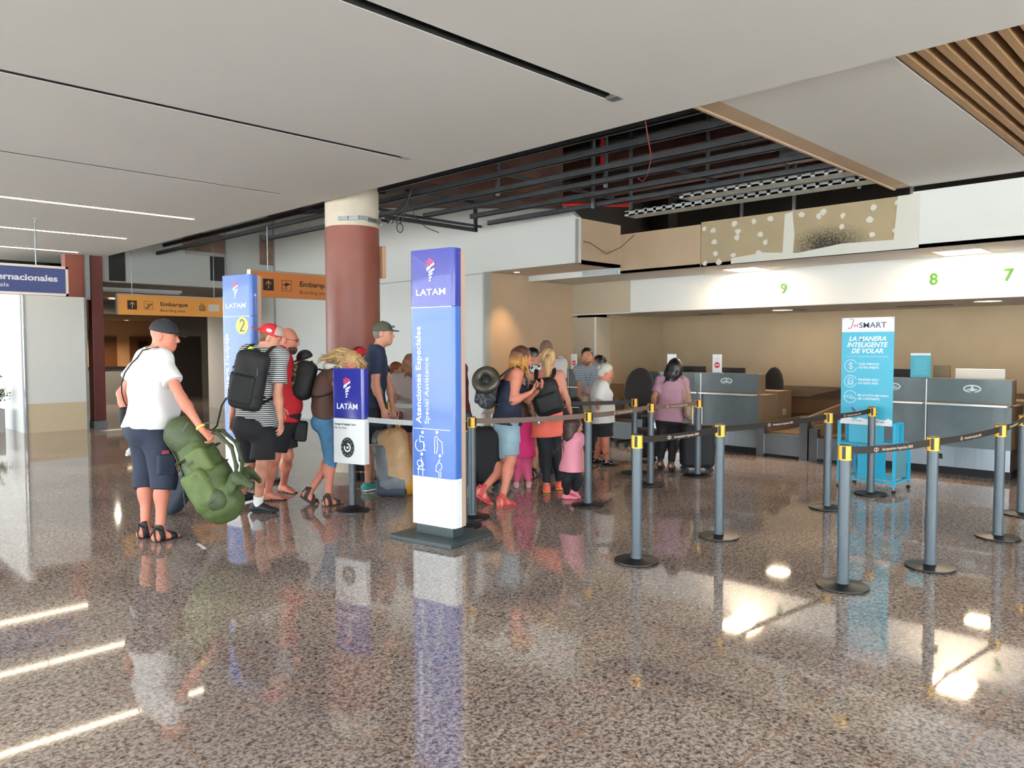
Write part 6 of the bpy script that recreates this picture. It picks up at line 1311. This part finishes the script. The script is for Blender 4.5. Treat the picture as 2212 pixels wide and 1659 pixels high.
# 5 ---- man in the navy T-shirt
yw = -36; J = pose(8.6, yw, (814, 754), (806, 890), (829, 722), 1.1, .19, elr=(812, 834, -.18), wrr=(827, 882, -.24), ell=(842, 835, .2), wrl=(848, 880, .2), knr=(799, 965, -.06), knl=(826, 965, .12), anr=(795, 1044), anl=(835, 1034))
f5 = person('tall man in a navy T-shirt and olive cap by the red column', at(806, 1050), D2(yw), J, SK2, 1.09, 1.02, hyaw=D2(-50-yw), hpitch=0, ftoe=(at(872, 1045), at(835, 1055)), curl=(.7, 1.0), hs=1.06, feet='shoe')
shirt(f5, mat('navy_tshirt', (28, 40, 68), .85, bump=.15), 'tshirt', hem=.14, sleeve=.62, wr=.006, sl_r=.07); trousers(f5, M_cloth_blk, 'basketball_shorts', ln=.92, end=.105, g=.02)
hj, kj = f5.j['hipr'], f5.j['knr']; band(f5, lerp(hj, kj, .88), kj-hj, .118, .008, M_txt, 'white_hem_stripe', .003); band(f5, lerp(hj, kj, .905), kj-hj, .118, .008, mat('hem_red', (170, 40, 50)), 'red_hem_stripe', .003)
hair(f5, mat('hair_grey', (110, 104, 98), .6), 'buzz'); cap(f5, mat('cap_olive', (74, 76, 62), .8), tilt=.0)
for q in 'lr': shoe(f5, q, mat('shoe_teal', (60, 150, 140), .6), M_tw, 'sneaker')
MB().tube([f5.hp(.1, -.045, .075), f5.hp(.105, -.01, .082), f5.hp(.105, .04, .078)], .014*1.06, 6, flat=.4).build('sunglasses', mat('blue_lens', (60, 140, 170), .15), f5.root)
# yellow trekking pack wrapped in film
P = atd(853, 1060, 8.45); t = thing('trekking_backpack', 'yellow trekking pack wrapped in clear film beside the navy-shirted man', 'backpack', (P[0], P[1], 0), D2(-45)); M_yp = mat('mustard_nylon', (186, 132, 30), .6, noise=.15, nscale=7, bump=.2); M_np = mat('slate_nylon', (48, 58, 72), .6, bump=.2)
solid('pack_body', [BX((.02, 0, .38), (.16, .15, .36), rotm(0, -.15), .12), EL((.1, 0, .2), (.16, .16, .2), k=.05)], .01, M_yp, t, .04, wr=.012, wf=28); solid('lower_pocket', [BX((-.02, -.06, .12), (.17, .12, .11), None, .05)], .01, M_np, t, wr=.006); solid('front_pocket', [BX((-.12, -.05, .36), (.06, .12, .2), rotm(0, -.1), .04)], .01, M_np, t, wr=.006)
for y in (-.1, .1): solid('shoulder_strap', [S((-.06, y, .72), (-.14, y, .5), (.03, .014), side=(0, 1, 0)), S((-.14, y, .5), (-.14, y, .2), (.03, .014), side=(0, 1, 0))], .009, M_yp, t)
for z in (.2, .46, .6): MB().ribbon([(-.2, -.15, z), (-.21, 0, z-.01), (-.2, .15, z)], .022, .006, (0, 0, 1)).build('compression_strap', M_np, t)
solid('plastic_film', [BX((-.02, -.03, .4), (.19, .19, .34), rotm(0, -.12), .12)], .012, mat('clear_film', (226, 230, 232), .12, alpha=.2), t, wr=.02, wf=34)
MB().tube([(.02, 0, .74), (.02, -.02, .82), (.06, -.02, .82), (.06, 0, .74)], .009, 6).build('grab_handle', M_yp, t)

# 6 ---- person in a red cap, mostly hidden
J = pose(9.3, 45, (779, 788), (778, 900), (778, 772), 1., .17, ell=(755, 835), elr=(802, 835), wrl=(760, 885), wrr=(797, 885), knl=(770, 975), knr=(787, 975), anl=(770, 1022), anr=(787, 1022))
f6 = person('dark-haired person in a red cap behind the leaning woman', at(778, 1030), D2(45), J, SK3, 1., .95, hyaw=D2(-70), ftoe=(at(772, 1010), at(790, 1010)), hs=.95, v=.014, eyes=False, feet='shoe')
shirt(f6, M_cloth_blk, 'tshirt', v=.014); trousers(f6, M_cloth_blk, 'trousers', ln=1.8, end=.06, knee=.07, v=.014); hair(f6, M_h_black, 'short'); cap(f6, mat('cap_red', (196, 34, 48)), back=False)
for q in 'lr': shoe(f6, q, M_cloth_blk, M_rub)

# 7 ---- boy with glasses
J = pose(10.7, -60, (855, 823), (858, 905), (858, 802), .85, .15, ell=(870, 850, .15), wrl=(882, 858), elr=(850, 862, -.15), wrr=(862, 885, -.2), knl=(864, 955), knr=(855, 955), anl=(864, 995), anr=(856, 997))
f7 = person('boy with white glasses and reddish hair beyond the yellow-capped post', at(860, 1001), D2(-50), J, SK2, .86, .92, hyaw=D2(-10), ftoe=(at(885, 998), at(875, 1001)), hs=.98, v=.013, eyes=False, feet='shoe')
shirt(f7, blotch_mat('blue_print', [(206, 216, 226), (70, 110, 150)], 22, thr=[0, .5]), 'tshirt', v=.013); trousers(f7, M_cloth_blk, 'shorts', v=.013); hair(f7, mat('hair_auburn', (150, 86, 54), .6, noise=.2), 'short'); glasses(f7, M_txt)
for q in 'lr': shoe(f7, q, M_cloth_blk, M_tw)
# 8 ---- woman in the grey blouse
J = pose(10.0, 75, (879, 812), (880, 898), (886, 786), .92, .17, shyaw=60, ell=(852, 856, -.1), wrl=(852, 866, -.3), elr=(907, 850, .0), wrr=(902, 880, .1), knl=(873, 965), knr=(893, 965), anl=(872, 1012), anr=(893, 1012))
f8 = person('woman in a thin grey blouse seen from behind left of the tall sign', at(882, 1018), D2(60), J, SK2, .92, 1.0, hyaw=D2(-10), ftoe=(at(875, 1000), at(898, 1000)), hs=.97, v=.012, eyes=False)
shirt(f8, mat('grey_blouse', (172, 158, 154), .8, bump=.2), 'blouse', hem=.05, sleeve=.65, g=.02, sl_r=.08, wr=.008, v=.012); trousers(f8, mat('shorts_dark', (48, 40, 42), .8), 'shorts', ln=.5, end=.1, v=.012); M_aub = mat('hair_auburn2', (132, 88, 60), .55, noise=.3); hair(f8, M_aub, 'long', ln=.12, wd=.08); locks(f8, M_aub, [(-.08, 0, .02), (-.06, .06, .0), (-.06, -.06, .0), (-.02, .08, .02)], (0, 0, -1), n=26, r=.016, ln=.22, jit=.04)
for q in 'lr': sandal(f8, q, M_rub)
P = atd(848, 985, 9.6); t = thing('suitcase', 'dark red suitcase in front of the boy with glasses', 'suitcase', (P[0], P[1], 0), D2(-45)); solid('shell', [BX((0, 0, .52), (.12, .17, .3), None, .04)], .012, mat('burgundy_shell', (96, 26, 38), .4), t)
MB().tube([(-.0, -.1, .8), (-.0, -.1, .95), (0, .1, .95), (0, .1, .8)], .01, 6).build('pull_handle', M_steel, t); MB().tube([(.1, -.17, .25), (.1, -.175, .8)], .006, 5).build('piping', M_txt, t)
for x in (-.08, .08): MB().box((x-.01, -.12, .05), (x+.01, .12, .24)).build('cart_leg', M_steel, t); MB().tube([(x, -.02, .03), (x, .02, .03)], .03, 10).build('wheel', M_rub, t)

# 9 ---- woman in the navy tank top
yw = -42; J = pose(8.0, yw, (1116, 801), (1098, 905), (1127, 776), .98, .175, spine=(1100, 858), elr=(1109, 866, -.16), wrr=(1146, 848, -.22), ell=(1137, 862, .12), wrl=(1160, 846, -.05), knr=(1104, 992, -.08), knl=(1098, 998, .1), anr=(1085, 1078), anl=(1042, 1058, .16))
f9 = person('woman in a navy tank top and denim shorts striding with a phone', at(1082, 1090), D2(yw), J, SK1, .98, 1.04, hyaw=D2(-35-yw), hpitch=.3, ftoe=(at(1085, 1088), at(1120, 1088)), fpitch=(.6, 0), curl=(.8, .9), hs=1.0, bust=.03, handdir={'r': (.7, .3, .55), 'l': (.5, -.3, .6)}, palm={'r': (0, .4, 1), 'l': (0, -.4, 1)})
shirt(f9, mat('navy_top', (24, 32, 56), .85), 'tank_top', hem=.07, top=.8, straps=True, wr=.005); trousers(f9, mat('light_denim', (134, 160, 172), .85, noise=.18, nscale=8, bump=.2), 'denim_shorts', ln=.9, end=.098, g=.016, wr=.006)
M_ombre = zgrad_mat('ombre_hair', (176, 122, 54), (84, 52, 42), 1.47, 1.58); hair(f9, M_ombre, 'long', ln=.1, wd=.09, sd=-.0)
locks(f9, M_ombre, [(-.08, 0, .02), (-.06, .06, .02), (-.06, -.06, .02), (-.02, -.08, .03), (.02, -.08, .04), (-.09, .03, .05), (.03, .08, .03)], (-.1, 0, -1), n=46, r=.017, ln=.25, jit=.05, curl_=.025)
for q in 'lr': sandal(f9, q, mat('sandal_red', (190, 66, 70), .6))
hr_ = f9.hand['r']; t = child_thing(f9, 'phone', 'dark phone in the hand of the woman in the navy tank top', 'phone', hr_); ph = MB().box((-.04, -.005, -.075), (.04, .005, .075)).build('phone_body', M_blk, t, bevel=.003); ph.rotation_euler = (D2(-50), 0, D2(60)); s_ = MB().box((-.036, .0051, -.07), (.036, .006, .07)).build('phone_screen', mat('phone_glass', (20, 24, 34), .1), ph)
backpack(f9, 'grey camouflage backpack on the striding woman', blotch_mat('grey_camouflage', [(40, 42, 46), (82, 86, 92), (26, 28, 30)], 10, .7), (.095, .14, .19), drop=.03, mstrap=mat('strap_slate', (44, 54, 66), .7))
t, q, base, ax, c = f9.pk; pc_ = q(-.05, -.17, .1)
t = child_thing(f9, 'neck_pillow', 'shiny dark neck pillow hung on the striding woman\'s backpack', 'pillow', pc_); solid('cushion', [TO((0, 0, 0), ax @ nrm([-.3, -.9, .3]), .1, .05)], .009, mat('dark_satin', (58, 54, 44), .35), t, wr=.003)

# 10 ---- woman in the coral top
yw = 40; J = pose(8.65, yw, (1178, 806), (1186, 912), (1184, 778), .98, .165, ell=(1150, 858, -.05), wrl=(1153, 895, -.15), elr=(1222, 858, .0), wrr=(1232, 890, .1), knl=(1180, 978, -.03), knr=(1203, 978, .02), anl=(1181, 1048), anr=(1208, 1042))
f10 = person('woman with a blonde ponytail in a coral top and black leggings', at(1193, 1060), D2(yw), J, SK2, .96, .93, hyaw=D2(0), hpitch=.1, ftoe=(at(1178, 1035), at(1215, 1030)), hs=.97, v=.01, eyes=False, feet='shoe')
shirt(f10, mat('coral_cloth', (250, 118, 96), .7), 'tunic', hem=.16, g=.014, flare=.05, sleeve=0, top=.9, straps=True, wr=.008, v=.01); trousers(f10, mat('legging_black', (24, 28, 38), .75), 'leggings', ln=1.93, end=.044, knee=.06, g=.004, wr=.001, v=.01)
hair(f10, M_h_blond, 'tail', tail=.26)
for q in 'lr': shoe(f10, q, mat('shoe_orange_pink', (240, 96, 80), .6, noise=.3, nscale=14), mat('sole_yellow', (240, 190, 60), .6), 'running_shoe')
backpack(f10, 'black backpack hanging askew on the woman in the coral top', M_nylon, (.09, .16, .2), drop=.06, roll=-.25); t, q, base, ax, c = f10.pk
o = MB().lathe([(.032, 0), (.034, .15), (.03, .19), (.022, .2), (.022, .225)], seg=18).build('steel_flask', M_steel, t, smooth=True); o.location = tuple(map(float, q(-.02, .17, -.24)-base)); MB().tube([q(-.1, -.02, .0)-base, q(-.1, -.05, -.12)-base], .006, 5).build('zip_cord', M_steel, t)

# 11 ---- girl in magenta
yw = 40; J = pose(9.0, yw, (1129, 905), (1131, 972), (1131, 886), .62, .15, ell=(1112, 935), wrl=(1110, 960, .1), elr=(1147, 930), wrr=(1155, 950, .05), knl=(1120, 1012), knr=(1139, 1012), anl=(1116, 1042), anr=(1142, 1042))
f11 = person('small girl in a magenta T-shirt with white stripes and pink leggings', at(1130, 1050), D2(yw), J, SK3, .66, .95, hyaw=D2(0), ftoe=(at(1108, 1035), at(1144, 1028)), hs=.85, v=.009, eyes=False, feet='shoe')
shirt(f11, mat('magenta_cloth', (222, 50, 124), .8), 'tshirt', hem=.12, flare=.02, wr=.004, v=.009); trousers(f11, mat('pink_legging', (206, 84, 124), .8), 'leggings', ln=1.9, end=.05, knee=.06, g=.004, wr=.001, v=.009); hair(f11, M_h_dark, 'long', ln=.1)
mb = MB()
for k in range(2): 
    P = f11.C(.45)-f11.fw*(.108*.66+.036)+f11.lat*(.03+.02*k); mb.ribbon([P+f11.up*.05, P-f11.fw*.004, P-f11.up*.07], .008, .012, f11.lat)
mb.build('white_stripes', M_txt, f11.root)
for q in 'lr': shoe(f11, q, mat('shoe_pale_pink', (220, 150, 164), .7), M_tw)

# 12 ---- girl in pink
yw = -20; J = pose(8.05, yw, (1237, 937), (1236, 1005), (1240, 920), .6, .15, elr=(1255, 975, -.02), wrr=(1260, 1003, -.06), ell=(1228, 965, .15), wrl=(1240, 990, .2), knr=(1225, 1035, -.05), knl=(1250, 1035, .05), anr=(1224, 1068), anl=(1240, 1060, .16))
J['shr'] = atd(1250, 946, 8.0); J['shl'] = atd(1226, 944, 8.16)
f12 = person('little girl in a pale pink T-shirt with long dark hair walking', at(1233, 1078), D2(yw), J, SK3, .62, 1.0, hyaw=D2(-10), hpitch=.2, ftoe=(at(1262, 1075), at(1250, 1079)), fpitch=(.5, 0), hs=.86, v=.0085, eyes=False, feet='shoe')
shirt(f12, mat('pale_pink_cloth', (226, 146, 164), .85), 'tshirt', hem=.1, flare=.02, wr=.004, v=.0085, sl_r=.075, sleeve=.5); trousers(f12, M_cloth_blk, 'trousers', ln=1.88, end=.055, knee=.068, g=.008, wr=.003, v=.0085); hair(f12, M_h_dark, 'long', ln=.24, wd=.085); locks(f12, M_h_dark, [(-.08, 0, .0), (-.06, .07, .0), (-.06, -.06, .0), (-.03, -.08, .02)], (-.05, .0, -1), n=30, r=.016, ln=.36, jit=.03)
for q in 'lr': shoe(f12, q, mat('shoe_pink', (232, 130, 150), .6), mat('sole_pink', (220, 110, 130)))

# 13 ---- bald man in the grey shirt
yw = 45; J = pose(10.1, yw, (1180, 779), (1186, 905), (1180, 757), 1.04, .19, ell=(1152, 838), wrl=(1158, 890, .1), elr=(1215, 838), wrr=(1212, 890, .1), knl=(1178, 975), knr=(1196, 975), anl=(1175, 1010), anr=(1198, 1010))
f13 = person('man with a shaved head in a pale grey shirt behind the ponytail woman', at(1186, 1016), D2(yw), J, SK3, 1.06, 1.05, hyaw=D2(0), ftoe=(at(1170, 1000), at(1204, 1000)), hs=1.06, v=.012, eyes=False, feet='shoe')
shirt(f13, mat('pale_grey_shirt', (186, 180, 180), .85), 'tshirt', v=.012, hem=.08); trousers(f13, mat('dark_jeans', (50, 54, 64), .85), 'jeans', ln=1.9, end=.065, knee=.075, v=.012); hair(f13, mat('stubble', (110, 84, 74), .8), 'buzz')
for q in 'lr': shoe(f13, q, mat('shoe_black', (30, 30, 34)), mat('sole_blue', (70, 140, 190)))
t = child_thing(f13, 'shoulder_bag', 'big black bag slung at the right side of the shaved-headed man', 'bag', f13.C(.12)-f13.lat*.28-f13.fw*.1); B0 = f13.C(.12)-f13.lat*.28-f13.fw*.1; solid('bag_body', [BX((0, 0, .0), (.1, .16, .17), rotm(0, 0, -.2), .07)], .01, M_nylon, t, wr=.005)
MB().ribbon([p-B0 for p in (B0+np.array([0, .05, .15]), f13.C(.5)-f13.fw*.16-f13.lat*.13, f13.C(.8)-f13.fw*.145-f13.lat*.05, f13.C(.97)-f13.fw*.06+f13.lat*.05+f13.up*.06, f13.C(.97)+f13.fw*.07+f13.lat*.05)], .05, .008, f13.lat).build('strap', mat('brown_strap', (70, 50, 44), .8), t); MB().tube([(-.1, -.1, .06), (-.11, .1, .06)], .004, 5).build('zipper', M_steel, t)
# 14 ---- woman in the patterned dress
yw = -20; J = pose(9.55, yw, (1147, 795), (1146, 900), (1151, 774), .96, .16, ell=(1160, 850, .12), wrl=(1170, 860), elr=(1136, 855, -.1), wrr=(1150, 870, -.15), knl=(1152, 975), knr=(1142, 975), anl=(1152, 1020), anr=(1140, 1024))
f14 = person('woman with tied black hair in a white dress with black swirls', at(1146, 1028), D2(yw), J, SK4, .95, 1.05, hyaw=D2(-20), hpitch=.2, ftoe=(at(1170, 1022), at(1160, 1028)), hs=.97, v=.012, eyes=False)
M_pat = blotch_mat('swirl_print', [(224, 224, 222), (26, 28, 34)], 26, thr=[0, .535]); shirt(f14, M_pat, 'dress_bodice', v=.011, hem=.1); skirt(f14, M_pat, .5, 'dress_skirt'); hair(f14, M_h_black, 'bun')
solid('hair_fall', [S(f14.hp(-.09, 0, .02), f14.hp(-.08, 0, -.17), .045, .03)], .008, M_h_black, f14.root, wr=.003)
for q in 'lr': sandal(f14, q, M_rub)
# 15 ---- clerk
yw = -150; J = pose(11.4, yw, (1271, 792), (1277, 880), (1268, 771), .96, .165, ell=(1292, 835, .0), wrl=(1288, 868, -.1), elr=(1254, 830, .0), wrr=(1251, 856, -.1), knl=(1284, 935), knr=(1270, 935), anl=(1285, 980), anr=(1270, 980))
f15 = person('clerk facing the queue in a grey striped shirt with a lanyard', at(1277, 985), D2(yw), J, SK3, .98, .94, hyaw=D2(12), ftoe=(at(1280, 995), at(1262, 995)), hs=1.03, v=.0105, feet='shoe')
shirt(f15, stripes_mat('grey_stripes', (112, 124, 136), (168, 176, 182), 40, .55), 'polo_shirt', hem=.02, sleeve=.75, v=.0105); trousers(f15, mat('navy_trousers', (30, 34, 46), .8), 'trousers', ln=1.9, end=.06, knee=.07, v=.012); hair(f15, M_h_black, 'short'); beard(f15, mat('beard_short', (124, 92, 76), .8))
cc = f15.C; MB().ribbon([cc(.97)+f15.lat*.06+f15.fw*.03, cc(.8)+f15.fw*.125+f15.lat*.04, cc(.5)+f15.fw*.135, cc(.8)+f15.fw*.125-f15.lat*.04, cc(.97)-f15.lat*.06+f15.fw*.03], .014, .003, f15.up).build('lanyard', mat('lanyard_blue', (34, 44, 90)), f15.root); MB().box((-.003, -.03, -.09), (.003, .03, 0)).build('badge', mat('badge_card', (200, 150, 150)), f15.root, loc=cc(.5)+f15.fw*.14)
for q in 'lr': shoe(f15, q, mat('shoe_black', (30, 30, 34)), M_rub)
# 16 ---- colleague behind
J = pose(12.0, 60, (1294, 800), (1296, 880), (1293, 784), .95, .16, ell=(1275, 835), wrl=(1280, 862), elr=(1310, 835), wrr=(1308, 862), knl=(1290, 930), knr=(1302, 930), anl=(1290, 968), anr=(1302, 968))
f16 = person('dark-haired person half hidden behind the clerk', at(1296, 972), D2(60), J, SK4, .95, .95, hyaw=D2(50), ftoe=(at(1290, 960), at(1306, 960)), hs=.92, v=.014, eyes=False, feet='shoe')
shirt(f16, mat('sage_shirt', (128, 148, 132), .8), 'shirt', v=.014); trousers(f16, M_cloth_blk, 'trousers', ln=1.9, end=.06, knee=.07, v=.014); hair(f16, M_h_black, 'bun')
for q in 'lr': shoe(f16, q, mat('shoe_black', (30, 30, 34)), M_rub)
# 17 ---- old woman
yw = -40; J = pose(10.35, yw, (1298, 829), (1302, 900), (1309, 806), .86, .155, spine=(1297, 864), elr=(1292, 869, -.13), wrr=(1298, 902, -.15), ell=(1316, 868, .12), wrl=(1275, 868, .3), knr=(1308, 955, -.05), knl=(1299, 955, .08), anr=(1310, 995), anl=(1286, 990))
f17 = person('old woman with silver hair in a white T-shirt and black skirt', at(1302, 1002), D2(yw), J, SK1, .87, 1.12, hyaw=D2(-12), hpitch=.25, ftoe=(at(1300, 1000), at(1335, 1006)), belly=.05, bust=.025, hs=.96, v=.009, curl=(.6, .5), feet='shoe')
shirt(f17, mat('white_knit', (222, 218, 214), .85), 'tshirt', hem=.1, g=.018, sleeve=.8, sl_r=.075, v=.0095, wr=.006, flare=.03); skirt(f17, M_cloth_blk, .42, 'skirt', r=(.15, .13)); hair(f17, M_h_white, 'bun'); glasses(f17, M_alu)
for q in 'lr': shoe(f17, q, mat('black_patent', (20, 20, 22), .2), M_rub, 'flat_shoe')
t = thing('handbag', 'beige handbag hanging behind the old woman', 'bag', atd(1268, 893, 10.5), D2(-45)); solid('bag_body', [BX((0, 0, .12), (.08, .05, .14), None, .04)], .009, mat('beige_leather', (176, 152, 120), .5), t); MB().tube([(-.05, 0, .25), (-.02, 0, .36), (.02, 0, .36), (.05, 0, .25)], .007, 6).build('strap', mat('beige_leather', (176, 152, 120)), t)
# 18 ---- woman in lilac
yw = 32; J = pose(10.25, yw, (1453, 818), (1446, 898), (1459, 795), .9, .165, ell=(1413, 858, -.02), wrl=(1412, 885, .12), elr=(1484, 860, .0), wrr=(1494, 878, .05), knl=(1431, 948, .0), knr=(1455, 950, .0), anl=(1426, 997, .12), anr=(1450, 1001, .12))
f18 = person('woman in a lilac blouse with long black hair at the counter', at(1440, 1012), D2(yw), J, SK4, .9, 1.1, hyaw=D2(-10), hpitch=.1, ftoe=(at(1436, 1003), at(1462, 1004)), fpitch=(.35, .35), hs=.97, v=.0095, eyes=False, curl=(.6, 1.4))
shirt(f18, mat('lilac_blouse', (172, 130, 146), .8, bump=.3, bscale=30), 'blouse', hem=.08, g=.016, sleeve=.7, sl_r=.07, v=.0095, wr=.006); trousers(f18, mat('black_jeans', (24, 24, 30), .8), 'jeans', ln=1.88, end=.05, knee=.068, g=.006, wr=.003, v=.0095); hair(f18, M_h_black, 'long', ln=.17, sw=(-.02, .05), wd=.095); locks(f18, M_h_black, [(-.08, 0, .0), (-.06, .07, .0), (-.06, -.06, .0), (-.02, .08, .02), (-.08, .05, -.04)], (-.05, .22, -1), n=36, r=.016, ln=.26, jit=.04)
for q in 'lr':
    o = sandal(f18, q, M_rub, 'heeled_sandal'); p = fp(f18, q); MB().tube([p(-.035, 0, -.01), [*p(-.045, 0, 0)[:2], .002]], [.016, .008], 8).build('heel', M_rub, o)
P_ = f18.C(.3)-f18.lat*.24-f18.fw*.04-PZ*.12; t = child_thing(f18, 'handbag', 'beige shoulder bag hanging at the right of the woman in lilac', 'bag', P_); solid('bag_body', [BX((0, 0, .08), (.14, .05, .1), rotm(0, .25), .045), EL((.02, 0, .0), (.15, .055, .07), k=.04)], .008, mat('beige_leather', (176, 152, 120)), t, wr=.004)
for y in (-.03, .03): MB().tube([p-P_ for p in (P_+np.array([-.1, y, .17]), lerp(P_, f18.j['shr'], .6)+np.array([-.09, y, .05]), f18.j['shr']+np.array([-.05, y+.03, .085]), f18.j['shr']+np.array([.05, y+.03, .07]), lerp(P_, f18.j['shr'], .6)+np.array([.1, y-.02, .05]), P_+np.array([.1, y, .15]))], .008, 6).build('strap', mat('beige_leather', (176, 152, 120)), t)
def suitcase(px, py, w, label, W=.42, H=.62, D=.24, rz=-45, m=None, trim=None, handle=.28):
    P = at(px, py); t = thing('suitcase', label, 'suitcase', (P[0], P[1], 0), D2(rz)); m = m or M_nylon
    solid('shell', [BX((0, 0, .06+H/2), (W/2, D/2, H/2), None, .06)], .01, m, t, wr=.003)
    if trim:
        for y in (-.04, .04): MB().tube([(W/2+.002, y, .12), (W/2+.004, y, H)], .008, 6).build('trim_strip', trim, t)
    if handle: MB().tube([(-.06, 0, H+.05), (-.06, 0, H+handle), (-.045, 0, H+handle+.02), (.045, 0, H+handle+.02), (.06, 0, H+handle), (.06, 0, H+.05)], .011, 8).build('pull_handle', M_alu, t)
    for x in (-1, 1):
        for y in (-1, 1): MB().tube([(x*(W/2-.05), y*(D/2-.04)-.012, .032), (x*(W/2-.05), y*(D/2-.04)+.012, .032)], .032, 12).box((x*(W/2-.05)-.01, y*(D/2-.04)-.016, .03), (x*(W/2-.05)+.01, y*(D/2-.04)+.016, .08)).build('wheel', M_rub, t)
    return t
suitcase(1505, 1018, 10.2, 'black suitcase with a tall handle right of the woman in lilac', .42, .56, .28, -45, trim=mat('trim_tan', (150, 132, 110), .5))
suitcase(1393, 996, 10.6, 'black suitcase left of the woman in lilac', .34, .42, .25, -45, handle=0)
suitcase(1052, 1056, 8.9, 'black rolling suitcase behind the striding woman', .3, .66, .24, -40, trim=M_alu, handle=.2)
# 19 ---- person behind the sign
J = pose(8.9, -20, (985, 790), (992, 900), (982, 768), .98, .16, ell=(990, 850, .1), wrl=(985, 890, .1), elr=(984, 850, -.1), wrr=(975, 890), knl=(1004, 985, .05), knr=(1000, 985, -.05), anl=(1008, 1052), anr=(998, 1062))
f19 = person('person in blue jeans and a maroon top mostly hidden by the Special Assistance sign', at(1000, 1066), D2(-20), J, SK3, .98, 1.0, hyaw=0, ftoe=(at(1025, 1056), at(1020, 1068)), hs=.98, v=.014, eyes=False, feet='shoe')
shirt(f19, mat('maroon_top', (96, 34, 44), .8), 'tshirt', v=.014); trousers(f19, mat('teal_jeans', (56, 104, 128), .85, noise=.15), 'jeans', ln=1.93, end=.062, knee=.075, v=.012); hair(f19, M_h_dark, 'short')
for q in 'lr': shoe(f19, q, M_tw, M_tw)
# luggage cart behind the queue
P = at(1150, 1038); t = thing('luggage_cart', 'chrome luggage cart behind the girl in magenta', 'cart', (P[0]+.5, P[1]+.9, 0), D2(45)); 
for y in (-.25, .25): MB().tube([(-.4, y, .12), (.35, y*.7, .12)], .014, 8).build('side_rail', M_alu, t); MB().tube([(-.4, y, .12), (-.48, y, .95), (-.44, y, 1.0)], .014, 8).build('upright', M_alu, t); MB().tube([(-.35, y-.02, .06), (-.35, y+.02, .06)], .06, 12).build('wheel', M_rub, t)
MB().tube([(-.46, -.25, 1.0), (-.46, .25, 1.0)], .018, 8).build('push_handle', M_rub, t); MB().tube([(.35, -.17, .12), (.35, .17, .12)], .014, 8).build('front_rail', M_alu, t); MB().tube([(.33, -.015, .04), (.33, .015, .04)], .04, 10).build('front_wheel', M_rub, t)
t = thing('tote_bag', 'white and black patterned bag lying on the luggage cart', 'bag', (P[0]+.5, P[1]+.9, .14), D2(45)); solid('bag_body', [BX((-.1, 0, .13), (.14, .18, .11), None, .06)], .01, blotch_mat('zebra_print', [(216, 216, 212), (40, 40, 44)], 16, thr=[0, .54]), t); MB().tube([(-.1, -.1, .22), (-.1, -.05, .32), (-.1, .05, .32), (-.1, .1, .22)], .01, 6).build('strap', M_rub, t)
